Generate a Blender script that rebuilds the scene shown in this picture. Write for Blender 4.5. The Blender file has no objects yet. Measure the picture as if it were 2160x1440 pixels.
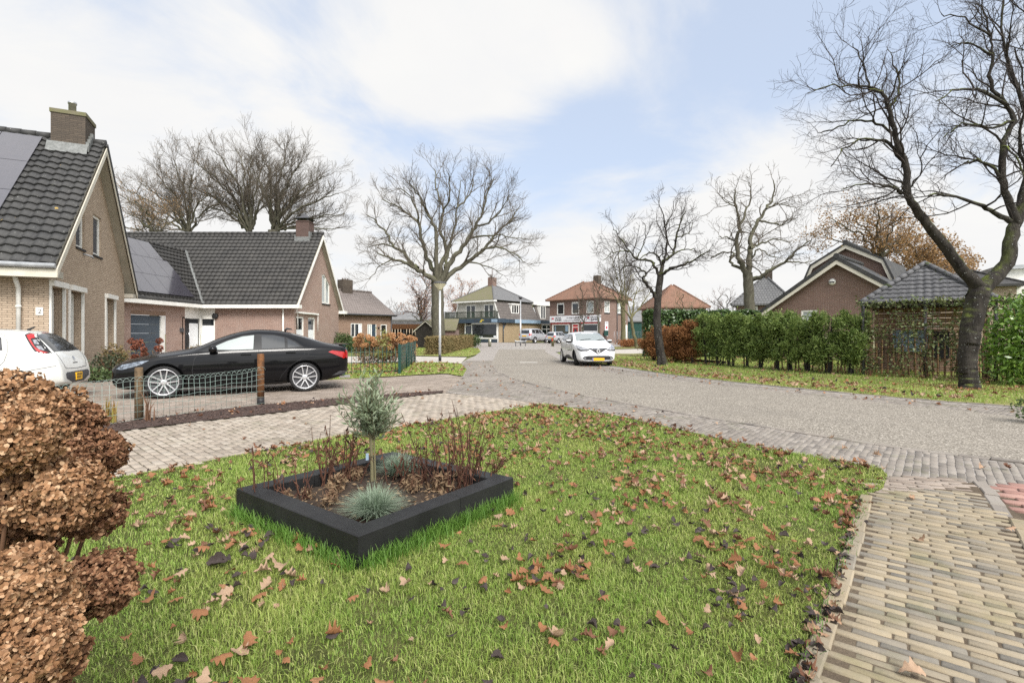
import bpy, bmesh, math, random
import numpy as np
from mathutils import Vector, Matrix, noise
from mathutils.bvhtree import BVHTree
from mathutils.geometry import tessellate_polygon

R = random.Random(11)
NR = np.random.default_rng(5)
F, HZ, CZ = 1065.0, 702.0, 1.40          # focal length and horizon in photo pixels, eye height in metres
scene = bpy.context.scene
col = scene.collection
PI = math.pi


def G(px, py, z=0.0):
    Y = F * (CZ - z) / (py - HZ)
    return Vector(((px - 1080) * Y / F, Y, z))


def P(px, py, Y):
    return Vector(((px - 1080) * Y / F, Y, CZ - (py - HZ) * Y / F))


def px_of(v):
    return (1080 + v[0] / v[1] * F, HZ + (CZ - v[2]) / v[1] * F)


# ---------------------------------------------------------------- materials
MATS = {}


class NT:
    def __init__(s, name):
        s.m = bpy.data.materials.new(name)
        s.m.use_nodes = True
        s.t = s.m.node_tree
        s.b = s.t.nodes['Principled BSDF']
        s.out = s.t.nodes['Material Output']

    def n(s, typ, **kw):
        d = s.t.nodes.new(typ)
        for k, v in kw.items():
            if k in d.inputs:
                d.inputs[k].default_value = v
            else:
                setattr(d, k, v)
        return d

    def l(s, a, b):
        s.t.links.new(a, b)

    def coord(s, kind='Object', scale=None, rot=None):
        tc = s.n('ShaderNodeTexCoord')
        if scale is None and rot is None:
            return tc.outputs[kind]
        mp = s.n('ShaderNodeMapping')
        if scale is not None:
            mp.inputs['Scale'].default_value = scale
        if rot is not None:
            mp.inputs['Rotation'].default_value = rot
        s.l(tc.outputs[kind], mp.inputs['Vector'])
        return mp.outputs['Vector']

    def noise(s, scale, detail=4, vec=None, rough=0.6):
        d = s.n('ShaderNodeTexNoise', Scale=scale, Detail=detail, Roughness=rough)
        if vec is not None:
            s.l(vec, d.inputs['Vector'])
        return d.outputs['Fac']

    def ramp(s, fac, stops):
        d = s.n('ShaderNodeValToRGB')
        el = d.color_ramp.elements
        while len(el) < len(stops):
            el.new(0.5)
        for e, (p, c) in zip(el, stops):
            e.position = p
            e.color = (c[0], c[1], c[2], 1) if not isinstance(c, (int, float)) else (c, c, c, 1)
        s.l(fac, d.inputs['Fac'])
        return d.outputs['Color']

    def mix(s, fac, a, b, mode='MIX'):
        d = s.n('ShaderNodeMix', data_type='RGBA', blend_type=mode)
        for sock, v in ((d.inputs[0], fac), (d.inputs[6], a), (d.inputs[7], b)):
            if hasattr(v, 'links'):
                s.l(v, sock)
            elif isinstance(v, (int, float)):
                sock.default_value = v if sock == d.inputs[0] else (v, v, v, 1)
            else:
                sock.default_value = (v[0], v[1], v[2], 1)
        return d.outputs[2]

    def math(s, op, a, b=0.0):
        d = s.n('ShaderNodeMath', operation=op)
        for i, v in enumerate((a, b)):
            if hasattr(v, 'links'):
                s.l(v, d.inputs[i])
            else:
                d.inputs[i].default_value = v
        return d.outputs[0]

    def island(s):
        return s.n('ShaderNodeNewGeometry').outputs['Random Per Island']

    def bump(s, h, strength=0.5, dist=0.01):
        d = s.n('ShaderNodeBump', Strength=strength, Distance=dist)
        s.l(h, d.inputs['Height'])
        s.l(d.outputs['Normal'], s.b.inputs['Normal'])

    def set(s, **kw):
        for k, v in kw.items():
            k = k.replace('_', ' ')
            if hasattr(v, 'links'):
                s.l(v, s.b.inputs[k])
            elif k == 'Base Color':
                s.b.inputs[k].default_value = (v[0], v[1], v[2], 1)
            else:
                s.b.inputs[k].default_value = v
        return s


def mk(name, c1, c2=None, scale=3.0, rough=0.6, bump=0.0, bscale=60.0, island=None, spec=0.3, metal=0.0, coat=0.0, trans=0.0, lo=0.35, hi=0.65):
    """plain weathered surface: two tones blended by noise, optional tone per loose piece"""
    t = NT(name)
    v = t.coord('Object')
    c2 = c2 or tuple(x * 0.8 for x in c1)
    c = t.mix(t.ramp(t.noise(scale, 6, v), [(lo, 0), (hi, 1)]), c1, c2)
    if island:
        c = t.mix(0.62, c, t.ramp(t.island(), [(i / max(1, len(island) - 1), q) for i, q in enumerate(island)]))
    t.set(Base_Color=c, Roughness=rough, Metallic=metal)
    t.b.inputs['Specular IOR Level'].default_value = spec
    t.b.inputs['Coat Weight'].default_value = coat
    t.b.inputs['Coat Roughness'].default_value = 0.03
    if bump:
        t.bump(t.noise(bscale, 5, v), bump)
    if trans:
        tr = t.n('ShaderNodeBsdfTranslucent')
        t.l(c, tr.inputs['Color'])
        ms = t.n('ShaderNodeMixShader')
        ms.inputs[0].default_value = trans
        t.l(t.b.outputs[0], ms.inputs[1])
        t.l(tr.outputs[0], ms.inputs[2])
        t.l(ms.outputs[0], t.out.inputs['Surface'])
    MATS[name] = t.m
    return t.m


def mk_brick(name, c1, c2, mortar, bw=0.22, bh=0.063, gap=0.011, rough=0.85, dirt=None, bias=0.0):
    t = NT(name)
    uv = t.coord('UV')
    b = t.n('ShaderNodeTexBrick', Scale=1.0)
    b.inputs['Color1'].default_value = (*c1, 1)
    b.inputs['Color2'].default_value = (*c2, 1)
    b.inputs['Mortar'].default_value = (*mortar, 1)
    b.inputs['Brick Width'].default_value = bw
    b.inputs['Row Height'].default_value = bh
    b.inputs['Mortar Size'].default_value = gap * 0.5
    b.inputs['Mortar Smooth'].default_value = 0.3
    b.inputs['Bias'].default_value = bias
    t.l(uv, b.inputs['Vector'])
    nz = t.noise(1.3, 5, uv)
    c = t.mix(t.ramp(nz, [(0.35, 0), (0.75, 0.45)]), b.outputs['Color'], dirt or tuple(x * 0.55 for x in c1))
    c = t.mix(t.ramp(t.noise(40, 3, uv), [(0.3, 0.0), (0.8, 0.35)]), c, tuple(min(1, x * 1.5) for x in c1))
    t.set(Base_Color=c, Roughness=rough)
    t.b.inputs['Specular IOR Level'].default_value = 0.2
    h = t.math('SUBTRACT', t.math('MULTIPLY', t.noise(70, 3, uv), 0.35), b.outputs['Fac'])
    t.bump(h, 0.6, 0.012)
    MATS[name] = t.m
    return t.m


# ---------------------------------------------------------------- mesh builder
def auto_uv(me):
    """metric UVs: u along the face's horizontal, v up its slope"""
    uvl = me.uv_layers.new(name='UVMap')
    n = len(me.loops)
    if n == 0:
        return
    co = np.empty(len(me.vertices) * 3, np.float32)
    me.vertices.foreach_get('co', co)
    co = co.reshape(-1, 3)
    vi = np.empty(n, np.int32)
    me.loops.foreach_get('vertex_index', vi)
    npoly = len(me.polygons)
    nor = np.empty(npoly * 3, np.float32)
    me.polygons.foreach_get('normal', nor)
    nor = nor.reshape(-1, 3)
    tot = np.empty(npoly, np.int32)
    me.polygons.foreach_get('loop_total', tot)
    ln = np.repeat(nor, tot, axis=0)
    flat = np.hypot(ln[:, 0], ln[:, 1]) < 0.12
    h = np.stack([-ln[:, 1], ln[:, 0], np.zeros(n)], 1)
    h[flat] = (1, 0, 0)
    h /= np.maximum(1e-6, np.linalg.norm(h, axis=1, keepdims=True))
    w = np.cross(ln, h)
    w[flat] = (0, 1, 0)
    p = co[vi]
    uv = np.stack([(p * h).sum(1), (p * w).sum(1)], 1).astype(np.float32)
    uvl.data.foreach_set('uv', uv.ravel())


def link(o, parent=None):
    col.objects.link(o)
    if parent is not None:
        o.parent = parent
    return o


def np_mesh(name, V, FC, mat, parent=None, smooth=False, uv=False, mi=None):
    """V (n,3) array, FC list of arrays (faces of equal vertex count)"""
    me = bpy.data.meshes.new(name)
    V = np.asarray(V, np.float32)
    me.vertices.add(len(V))
    me.vertices.foreach_set('co', V.ravel())
    FC = [np.asarray(f, np.int32) for f in FC if len(f)]
    nl = sum(f.size for f in FC)
    npoly = sum(len(f) for f in FC)
    me.loops.add(nl)
    me.loops.foreach_set('vertex_index', np.concatenate([f.ravel() for f in FC]))
    me.polygons.add(npoly)
    tot = np.concatenate([np.full(len(f), f.shape[1], np.int32) for f in FC])
    st = np.concatenate([[0], np.cumsum(tot)[:-1]]).astype(np.int32)
    me.polygons.foreach_set('loop_start', st)
    me.polygons.foreach_set('loop_total', tot)
    if smooth:
        me.polygons.foreach_set('use_smooth', np.ones(npoly, bool))
    for m in (mat if isinstance(mat, (list, tuple)) else [mat]):
        me.materials.append(m)
    if mi is not None:
        me.polygons.foreach_set('material_index', np.asarray(mi, np.int32))
    me.update(calc_edges=True)
    me.validate()
    if uv:
        auto_uv(me)
    return link(bpy.data.objects.new(name, me), parent)


class MB:
    def __init__(s):
        s.v, s.f, s.mi, s.sm = [], [], [], []
        s.M = None
        s.m = 0

    def pt(s, p):
        p = Vector(p)
        if s.M is not None:
            p = s.M @ p
        s.v.append(p)
        return len(s.v) - 1

    def face(s, idx, smooth=False):
        s.f.append(tuple(idx)); s.mi.append(s.m); s.sm.append(smooth)

    def poly(s, pts, smooth=False):
        s.face([s.pt(p) for p in pts], smooth)

    def box(s, a, b, bev=0.0):
        x0, y0, z0 = (min(a[i], b[i]) for i in range(3))
        x1, y1, z1 = (max(a[i], b[i]) for i in range(3))
        if bev <= 0:
            i = [s.pt(p) for p in ((x0, y0, z0), (x1, y0, z0), (x1, y1, z0), (x0, y1, z0), (x0, y0, z1), (x1, y0, z1), (x1, y1, z1), (x0, y1, z1))]
            for q in ((3, 2, 1, 0), (4, 5, 6, 7), (0, 1, 5, 4), (1, 2, 6, 5), (2, 3, 7, 6), (3, 0, 4, 7)):
                s.face([i[k] for k in q])
        else:
            c = bev
            lv = [(z0, 0), (z1 - c, 0), (z1, c)]
            rings = []
            for z, e in lv:
                rings.append([s.pt(p) for p in ((x0 + e, y0 + e, z), (x1 - e, y0 + e, z), (x1 - e, y1 - e, z), (x0 + e, y1 - e, z))])
            s.face(rings[0][::-1])
            for r0, r1 in zip(rings, rings[1:]):
                for k in range(4):
                    s.face((r0[k], r0[(k + 1) % 4], r1[(k + 1) % 4], r1[k]))
            s.face(rings[-1])

    def prism(s, poly, z0, z1):
        """vertical extrusion of an xy polygon (counter-clockwise)"""
        n = len(poly)
        a = [s.pt((p[0], p[1], z0)) for p in poly]
        b = [s.pt((p[0], p[1], z1)) for p in poly]
        s.face(a[::-1]); s.face(b)
        for k in range(n):
            s.face((a[k], a[(k + 1) % n], b[(k + 1) % n], b[k]))

    def extr(s, pts, d):
        """extrude a planar 3d polygon by the vector d"""
        n = len(pts); d = Vector(d)
        a = [s.pt(p) for p in pts]
        b = [s.pt(Vector(p) + d) for p in pts]
        s.face(a[::-1]); s.face(b)
        for k in range(n):
            s.face((a[k], a[(k + 1) % n], b[(k + 1) % n], b[k]))

    def tube(s, pts, rad, sides=6, caps=True, smooth=True):
        pts = [Vector(p) for p in pts]
        n = len(pts)
        rad = rad if isinstance(rad, (list, tuple)) else [rad] * n
        rings = []
        up = None
        for i in range(n):
            t = pts[min(i + 1, n - 1)] - pts[max(i - 1, 0)]
            if t.length < 1e-9:
                t = Vector((0, 0, 1))
            t.normalize()
            if up is None:
                up = Vector((0, 0, 1)) if abs(t.z) < 0.9 else Vector((1, 0, 0))
            x = t.cross(up)
            if x.length < 1e-6:
                x = t.orthogonal()
            x.normalize()
            y = t.cross(x)
            up = -y if False else up
            rings.append([s.pt(pts[i] + (x * math.cos(2 * PI * k / sides) + y * math.sin(2 * PI * k / sides)) * rad[i]) for k in range(sides)])
        for a, b in zip(rings, rings[1:]):
            for k in range(sides):
                s.face((a[k], a[(k + 1) % sides], b[(k + 1) % sides], b[k]), smooth)
        if caps:
            s.face(rings[0][::-1]); s.face(rings[-1])

    def lathe(s, prof, seg=24, axis=(0, 0, 1), origin=(0, 0, 0), smooth=True, caps=True):
        """prof: (radius, height) pairs about the axis"""
        ax = Vector(axis).normalized()
        x = ax.orthogonal().normalized(); y = ax.cross(x); o = Vector(origin)
        rings = []
        for r, h in prof:
            rings.append([s.pt(o + ax * h + (x * math.cos(2 * PI * k / seg) + y * math.sin(2 * PI * k / seg)) * r) for k in range(seg)])
        for a, b in zip(rings, rings[1:]):
            for k in range(seg):
                s.face((a[k], a[(k + 1) % seg], b[(k + 1) % seg], b[k]), smooth)
        if caps:
            s.face(rings[0][::-1]); s.face(rings[-1])

    def build(s, name, mat, parent=None, loc=None, uv=True):
        me = bpy.data.meshes.new(name)
        me.from_pydata([tuple(p) for p in s.v], [], s.f)
        for m in (mat if isinstance(mat, (list, tuple)) else [mat]):
            me.materials.append(m)
        me.polygons.foreach_set('material_index', s.mi)
        me.polygons.foreach_set('use_smooth', s.sm)
        me.update()
        if uv:
            auto_uv(me)
        o = bpy.data.objects.new(name, me)
        if loc is not None:
            o.location = loc
        return link(o, parent)


def tag(o, label=None, cat=None, group=None, kind=None):
    if label: o['label'] = label
    if cat: o['category'] = cat
    if group: o['group'] = group
    if kind: o['kind'] = kind
    return o


def root(name, label, cat, loc=(0, 0, 0), rz=0.0, group=None):
    o = bpy.data.objects.new(name, None)
    o.empty_display_size = 0.3
    o.location = loc
    o.rotation_euler = (0, 0, rz)
    link(o)
    return tag(o, label, cat, group)


def structure(o):
    o['kind'] = 'structure'
    return o


def copy_tree(o, parent=None):
    c = o.copy()
    col.objects.link(c)
    c.parent = parent
    for ch in list(o.children):
        copy_tree(ch, c)
    return c


def frame_of(o):
    return Matrix.Translation(o.location) @ o.rotation_euler.to_matrix().to_4x4()


def on_plane(Mw, axis, val, px, py):
    """local coordinates where the line of sight through (px,py) meets the local plane axis=val"""
    inv = Mw.inverted()
    a = inv @ Vector((0, 0, CZ)); b = inv @ P(px, py, 10.0)
    d = b - a
    t = (val - a[axis]) / d[axis]
    return a + d * t


def inside(poly, x, y):
    c = False
    n = len(poly)
    j = n - 1
    for i in range(n):
        xi, yi = poly[i][0], poly[i][1]; xj, yj = poly[j][0], poly[j][1]
        if (yi > y) != (yj > y) and x < (xj - xi) * (y - yi) / (yj - yi) + xi:
            c = not c
        j = i
    return c


def inside_np(poly, X, Y):
    c = np.zeros(len(X), bool)
    n = len(poly); j = n - 1
    for i in range(n):
        xi, yi = poly[i][0], poly[i][1]; xj, yj = poly[j][0], poly[j][1]
        if yi != yj:
            k = ((yi > Y) != (yj > Y)) & (X < (xj - xi) * (Y - yi) / (yj - yi) + xi)
            c ^= k
        j = i
    return c


def sheet(name, poly, z, mat, cut=0):
    mb = MB()
    pts = [Vector((p[0], p[1], z)) for p in poly]
    idx = [mb.pt(p) for p in pts]
    for t in tessellate_polygon([pts]):
        a, b, c = (pts[k] for k in t)
        if (b - a).cross(c - a).z < 0:
            t = t[::-1]
        mb.face([idx[k] for k in t])
    return structure(mb.build(name, mat))


def text_mesh(mb, s, size, M, depth=0.004, font_shear=0.0, bold=0.0, align='LEFT'):
    cu = bpy.data.curves.new('lettering', 'FONT')
    cu.body = s; cu.size = size; cu.extrude = depth; cu.shear = font_shear; cu.offset = bold; cu.align_x = align
    cu.resolution_u = 3
    o = bpy.data.objects.new('lettering', cu)
    col.objects.link(o)
    dg = bpy.context.evaluated_depsgraph_get()
    me = bpy.data.meshes.new_from_object(o.evaluated_get(dg))
    base = len(mb.v)
    for v in me.vertices:
        mb.v.append(M @ v.co)
    for p in me.polygons:
        mb.face([base + k for k in p.vertices])
    bpy.data.objects.remove(o)
    bpy.data.curves.remove(cu)
    bpy.data.meshes.remove(me)
# ---------------------------------------------------------------- the materials
mk_brick('tan_brick', (0.47, 0.375, 0.28), (0.34, 0.26, 0.19), (0.10, 0.082, 0.065), gap=0.017, dirt=(0.27, 0.21, 0.155))  # shadows in the joints put into the dark mortar colour and wide gap
mk_brick('red_brick', (0.26, 0.158, 0.122), (0.19, 0.118, 0.095), (0.48, 0.42, 0.37), gap=0.015, dirt=(0.38, 0.315, 0.275))
mk_brick('purple_brick', (0.175, 0.105, 0.085), (0.135, 0.085, 0.07), (0.36, 0.31, 0.265), gap=0.014, dirt=(0.15, 0.10, 0.085))
mk_brick('dark_red_brick', (0.105, 0.066, 0.055), (0.08, 0.052, 0.045), (0.16, 0.135, 0.12), dirt=(0.07, 0.05, 0.045))
mk_brick('yellow_brick', (0.33, 0.25, 0.155), (0.26, 0.19, 0.11), (0.26, 0.22, 0.165))
mk_brick('brown_brick', (0.26, 0.17, 0.12), (0.21, 0.135, 0.10), (0.32, 0.27, 0.22))
mk_brick('chimney_brick', (0.105, 0.083, 0.064), (0.065, 0.053, 0.044), (0.045, 0.04, 0.034), gap=0.016, dirt=(0.06, 0.052, 0.045))
mk_brick('shop_tile_grey', (0.11, 0.105, 0.1), (0.085, 0.08, 0.08), (0.03, 0.03, 0.03), bw=0.33, bh=0.36, gap=0.04)
mk_brick('orange_tile', (0.225, 0.12, 0.082), (0.165, 0.095, 0.067), (0.08, 0.055, 0.042), bw=0.22, bh=0.30, gap=0.03, dirt=(0.13, 0.10, 0.078))
mk_brick('brown_tile', (0.15, 0.125, 0.115), (0.12, 0.10, 0.092), (0.25, 0.225, 0.21), bw=0.24, bh=0.30, gap=0.05, dirt=(0.13, 0.115, 0.105))
mk_brick('grey_pan_tile', (0.17, 0.17, 0.17), (0.13, 0.13, 0.135), (0.04, 0.04, 0.04), bw=0.24, bh=0.32, gap=0.05)
mk_brick('slate_shingle', (0.13, 0.115, 0.105), (0.10, 0.09, 0.085), (0.04, 0.035, 0.03), bw=0.9, bh=0.45, gap=0.05)


def mk_tile(name, c1, c2, spot, amount=0.72):
    """concrete roof tile with small lichen spots"""
    t = NT(name)
    v = t.coord('Object')
    c = t.mix(t.ramp(t.noise(1.2, 6, v), [(0.3, 0), (0.7, 1)]), c1, c2)
    c = t.mix(t.ramp(t.noise(16, 3, v), [(0.66, 0.0), (0.72, 0.8)]), c, (0.27, 0.27, 0.25))
    c = t.mix(t.ramp(t.noise(2.3, 3, v), [(amount, 0.0), (amount + 0.015, 0.9)]), c, spot)
    t.set(Base_Color=c, Roughness=0.62)
    t.b.inputs['Specular IOR Level'].default_value = 0.3
    t.bump(t.noise(90, 4, v), 0.25)
    MATS[name] = t.m


mk_tile('dark_tile', (0.03, 0.03, 0.031), (0.055, 0.054, 0.052), (0.33, 0.22, 0.05), 0.69)
mk_tile('dark_tile_far', (0.036, 0.035, 0.034), (0.06, 0.057, 0.053), (0.2, 0.17, 0.1), 0.74)
mk_tile('glazed_tile', (0.12, 0.12, 0.125), (0.085, 0.085, 0.09), (0.06, 0.08, 0.02), 0.66)
mk('white_paint', (0.78, 0.77, 0.73), (0.66, 0.65, 0.60), 2.0, 0.45)
mk('cream_paint', (0.62, 0.58, 0.49), (0.50, 0.47, 0.39), 1.5, 0.6, 0.1)
mk('soffit_board', (0.42, 0.39, 0.33), (0.34, 0.32, 0.26), 1.2, 0.7)
mk('render_plaster', (0.47, 0.45, 0.40), (0.40, 0.385, 0.34), 1.2, 0.85, 0.2)
mk('zinc', (0.45, 0.46, 0.47), (0.32, 0.33, 0.34), 4.0, 0.5, metal=0.35)
mk('lead_flashing', (0.20, 0.205, 0.20), (0.11, 0.115, 0.11), 9.0, 0.65)
mk('steel_flue', (0.6, 0.6, 0.6), (0.4, 0.4, 0.4), 8.0, 0.3, metal=0.9)
mk('dark_slab', (0.02, 0.02, 0.022), (0.03, 0.03, 0.032), 6.0, 0.6)
mk('grey_blue_door', (0.055, 0.075, 0.095), (0.065, 0.085, 0.105), 2.0, 0.45)
mk('navy_paint', (0.028, 0.045, 0.065), (0.045, 0.065, 0.085), 3.0, 0.5)
mk('pale_blue_panel', (0.2, 0.29, 0.38), (0.25, 0.33, 0.41), 1.0, 0.4)
mk('red_paint', (0.45, 0.02, 0.025), (0.38, 0.02, 0.02), 3.0, 0.4)
mk('black_door', (0.015, 0.015, 0.017), None, 3.0, 0.4)
mk('dark_timber', (0.05, 0.042, 0.034), (0.03, 0.027, 0.023), 5.0, 0.8, 0.3)
mk('balcony_timber', (0.075, 0.085, 0.065), (0.05, 0.055, 0.045), 4.0, 0.8)
mk('brown_timber', (0.36, 0.235, 0.15), (0.27, 0.17, 0.105), 4.0, 0.75, 0.2)
mk('post_timber', (0.15, 0.10, 0.055), (0.055, 0.04, 0.025), 14.0, 0.8, 0.5, 40)
mk('brown_post_timber', (0.20, 0.085, 0.03), (0.06, 0.032, 0.018), 11.0, 0.75, 0.5, 40)
mk('stake_timber', (0.30, 0.18, 0.09), (0.16, 0.09, 0.045), 7.0, 0.8, 0.3, island=[(0.12, 0.08, 0.05), (0.36, 0.22, 0.11), (0.2, 0.13, 0.08)])
mk('curtain', (0.36, 0.385, 0.34), (0.27, 0.29, 0.255), 3.0, 0.9)
mk('white_vinyl', (0.75, 0.77, 0.78), (0.68, 0.70, 0.71), 2.0, 0.5)
mk('sign_ink', (0.05, 0.045, 0.05), None, 3.0, 0.6)
mk('sign_white', (0.72, 0.72, 0.74), (0.66, 0.66, 0.69), 2.0, 0.4)
mk('sign_red', (0.55, 0.02, 0.05), None, 2.0, 0.5)
mk('gold_ink', (0.55, 0.42, 0.06), None, 2.0, 0.5)
mk('rubber', (0.016, 0.016, 0.017), (0.024, 0.024, 0.024), 20.0, 0.8)
mk('alloy', (0.72, 0.72, 0.73), (0.6, 0.6, 0.61), 6.0, 0.28, metal=0.75)
mk('black_plastic', (0.018, 0.018, 0.019), (0.026, 0.026, 0.027), 6.0, 0.5)
mk('grey_plastic', (0.07, 0.07, 0.075), None, 6.0, 0.55)
mk('chrome', (0.8, 0.8, 0.82), None, 3.0, 0.12, metal=1.0)
mk('lamp_red', (0.42, 0.012, 0.012), (0.3, 0.01, 0.01), 8.0, 0.12, coat=1.0)
mk('lamp_clear', (0.42, 0.43, 0.45), (0.06, 0.06, 0.07), 14.0, 0.1, coat=1.0)
mk('lamp_blue_clear', (0.22, 0.26, 0.31), (0.03, 0.035, 0.045), 16.0, 0.1, coat=1.0)
mk('plate_yellow', (0.75, 0.42, 0.02), (0.72, 0.40, 0.02), 3.0, 0.4)
mk('plate_blue', (0.12, 0.18, 0.42), None, 3.0, 0.4)
mk('paint_black', (0.003, 0.003, 0.0035), (0.004, 0.004, 0.005), 1.0, 0.3, coat=0.45, spec=0.1)
mk('crossing_pale', (0.34, 0.32, 0.29), (0.24, 0.225, 0.2), 1.5, 0.8)
mk('paint_white', (0.80, 0.81, 0.82), (0.78, 0.79, 0.80), 1.0, 0.3, coat=1.0)
mk('paint_pearl', (0.66, 0.66, 0.63), (0.58, 0.58, 0.54), 1.5, 0.32, coat=0.8)
mk('paint_silver', (0.46, 0.47, 0.49), (0.42, 0.43, 0.45), 1.0, 0.3, metal=0.35, coat=0.8)
mk('green_metal', (0.012, 0.05, 0.042), (0.02, 0.06, 0.05), 5.0, 0.4)
mk('green_wire', (0.20, 0.29, 0.255), (0.30, 0.36, 0.33), 5.0, 0.4)
mk('galvanised', (0.5, 0.51, 0.52), (0.4, 0.41, 0.42), 5.0, 0.42, metal=0.4)
mk('pale_lens', (0.66, 0.62, 0.45), (0.6, 0.56, 0.4), 3.0, 0.3)
mk('rusty_mesh', (0.07, 0.045, 0.032), (0.04, 0.03, 0.025), 7.0, 0.8)
mk('concrete', (0.42, 0.40, 0.36), (0.33, 0.31, 0.28), 2.5, 0.85, 0.25)
mk('moss_concrete', (0.32, 0.30, 0.25), (0.18, 0.19, 0.11), 4.0, 0.9, 0.3)
mk('roof_felt', (0.2, 0.2, 0.2), (0.14, 0.14, 0.14), 2.0, 0.8)
mk('mossy_shed_roof', (0.13, 0.13, 0.06), (0.16, 0.14, 0.1), 3.0, 0.9, 0.3)
mk('planter_composite', (0.009, 0.009, 0.0095), (0.020, 0.020, 0.020), 3.0, 0.5, 0.25, 120)
mk('soil', (0.05, 0.035, 0.024), (0.03, 0.02, 0.015), 12.0, 0.95, 0.8, 30)
mk('mulch_base', (0.045, 0.028, 0.022), (0.075, 0.05, 0.042), 40.0, 0.95, 1.0, 60)
mk('mulch_chip', (0.075, 0.045, 0.036), (0.045, 0.03, 0.025), 10.0, 0.9, island=[(0.035, 0.022, 0.018), (0.1, 0.062, 0.05), (0.16, 0.11, 0.09)])


def mk_glass(name, tint, rough=0.03):
    t = NT(name)
    t.set(Base_Color=tint, Roughness=rough)
    t.b.inputs['Specular IOR Level'].default_value = 0.6
    t.b.inputs['Coat Weight'].default_value = 0.6
    t.b.inputs['Coat Roughness'].default_value = 0.01
    MATS[name] = t.m


mk_glass('glass_dark', (0.012, 0.014, 0.016))
mk_glass('glass_room', (0.05, 0.06, 0.06))
mk_glass('glass_smoke', (0.02, 0.022, 0.024))
mk_glass('glass_light', (0.30, 0.33, 0.32))  # on cars, sky reflection and see-through brightness are put into this pale tint
mk_glass('glass_screen', (0.22, 0.25, 0.25))  # sky reflection on the windscreens is put into this grey tint


def mk_solar():
    t = NT('solar_cells')
    uv = t.coord('UV')
    b = t.n('ShaderNodeTexBrick', Scale=1.0, offset=0.0)
    b.inputs['Color1'].default_value = (0.035, 0.033, 0.045, 1)
    b.inputs['Color2'].default_value = (0.042, 0.038, 0.05, 1)
    b.inputs['Mortar'].default_value = (0.06, 0.06, 0.068, 1)
    b.inputs['Brick Width'].default_value = 0.16
    b.inputs['Row Height'].default_value = 0.16
    b.inputs['Mortar Size'].default_value = 0.002
    t.l(uv, b.inputs['Vector'])
    t.set(Base_Color=b.outputs['Color'], Roughness=0.16)
    t.b.inputs['Specular IOR Level'].default_value = 0.9
    t.b.inputs['Coat Weight'].default_value = 1.0
    t.b.inputs['Coat Roughness'].default_value = 0.06
    MATS['solar_cells'] = t.m


mk_solar()


# bark with moss on the upper side and lichen dots
def mk_bark(name, c1, c2, moss=(0.13, 0.16, 0.03), moss_amt=0.5, dots=0.0, scale=7):
    t = NT(name)
    v = t.coord('Object')
    vs = t.coord('Object', scale=(1, 1, 0.35))
    c = t.mix(t.ramp(t.noise(scale, 7, vs), [(0.38, 0), (0.62, 1)]), c1, c2)
    if dots:
        c = t.mix(t.ramp(t.noise(24, 2, v), [(0.68, 0), (0.70, dots)]), c, (0.42, 0.44, 0.42))
    if moss_amt:
        g = t.n('ShaderNodeNewGeometry')
        sx = t.n('ShaderNodeSeparateXYZ')
        t.l(g.outputs['Normal'], sx.inputs[0])
        f = t.math('MULTIPLY', t.ramp(sx.outputs['Z'], [(0.1, 0), (0.7, moss_amt)]), t.ramp(t.noise(3.0, 4, v), [(0.42, 0), (0.6, 1)]))
        c = t.mix(f, c, moss)
    t.set(Base_Color=c, Roughness=0.9)
    t.b.inputs['Specular IOR Level'].default_value = 0.15
    t.bump(t.noise(scale * 4, 6, vs), 1.0, 0.03)
    MATS[name] = t.m


mk_bark('bark_dark', (0.022, 0.019, 0.017), (0.05, 0.044, 0.038), moss_amt=0.9, dots=0.7, scale=6)
mk_bark('bark_grey', (0.12, 0.115, 0.085), (0.08, 0.072, 0.055), moss=(0.1, 0.11, 0.04), moss_amt=0.8)
mk_bark('bark_green', (0.15, 0.14, 0.075), (0.10, 0.09, 0.055), moss=(0.2, 0.2, 0.06), moss_amt=0.9)
mk('twig_grey', (0.12, 0.10, 0.078), (0.09, 0.075, 0.058), 2.0, 0.9)
mk('twig_dark', (0.05, 0.04, 0.036), (0.035, 0.029, 0.026), 2.0, 0.9)
mk('twig_olive', (0.16, 0.15, 0.08), (0.12, 0.10, 0.06), 2.0, 0.9)
mk('twig_red', (0.10, 0.055, 0.045), (0.08, 0.05, 0.04), 2.0, 0.9)

mk('leaf_tawny', (0.31, 0.18, 0.075), (0.25, 0.145, 0.065), 1.0, 0.8, trans=0.3, island=[(0.2, 0.11, 0.045), (0.34, 0.205, 0.09), (0.42, 0.285, 0.14)])
mk('leaf_beech_brown', (0.36, 0.14, 0.05), (0.28, 0.12, 0.05), 1.0, 0.8, trans=0.3, island=[(0.22, 0.09, 0.04), (0.38, 0.17, 0.07), (0.42, 0.22, 0.1)])
mk('leaf_thuja', (0.20, 0.27, 0.075), (0.13, 0.20, 0.055), 1.5, 0.6, trans=0.35, island=[(0.07, 0.115, 0.035), (0.20, 0.28, 0.07), (0.34, 0.40, 0.13)])
mk('leaf_thuja_dead', (0.27, 0.12, 0.045), (0.18, 0.085, 0.035), 1.5, 0.85, trans=0.2, island=[(0.14, 0.065, 0.03), (0.27, 0.12, 0.045), (0.36, 0.18, 0.075)])
mk('leaf_ivy', (0.06, 0.11, 0.035), (0.04, 0.08, 0.028), 2.0, 0.4, trans=0.12, spec=0.5, island=[(0.025, 0.05, 0.018), (0.07, 0.12, 0.035), (0.13, 0.19, 0.06)])
mk('leaf_trellis', (0.11, 0.15, 0.055), (0.08, 0.10, 0.04), 2.0, 0.5, trans=0.15, spec=0.4, island=[(0.05, 0.075, 0.028), (0.12, 0.16, 0.055), (0.20, 0.22, 0.08), (0.14, 0.10, 0.05)])
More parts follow.
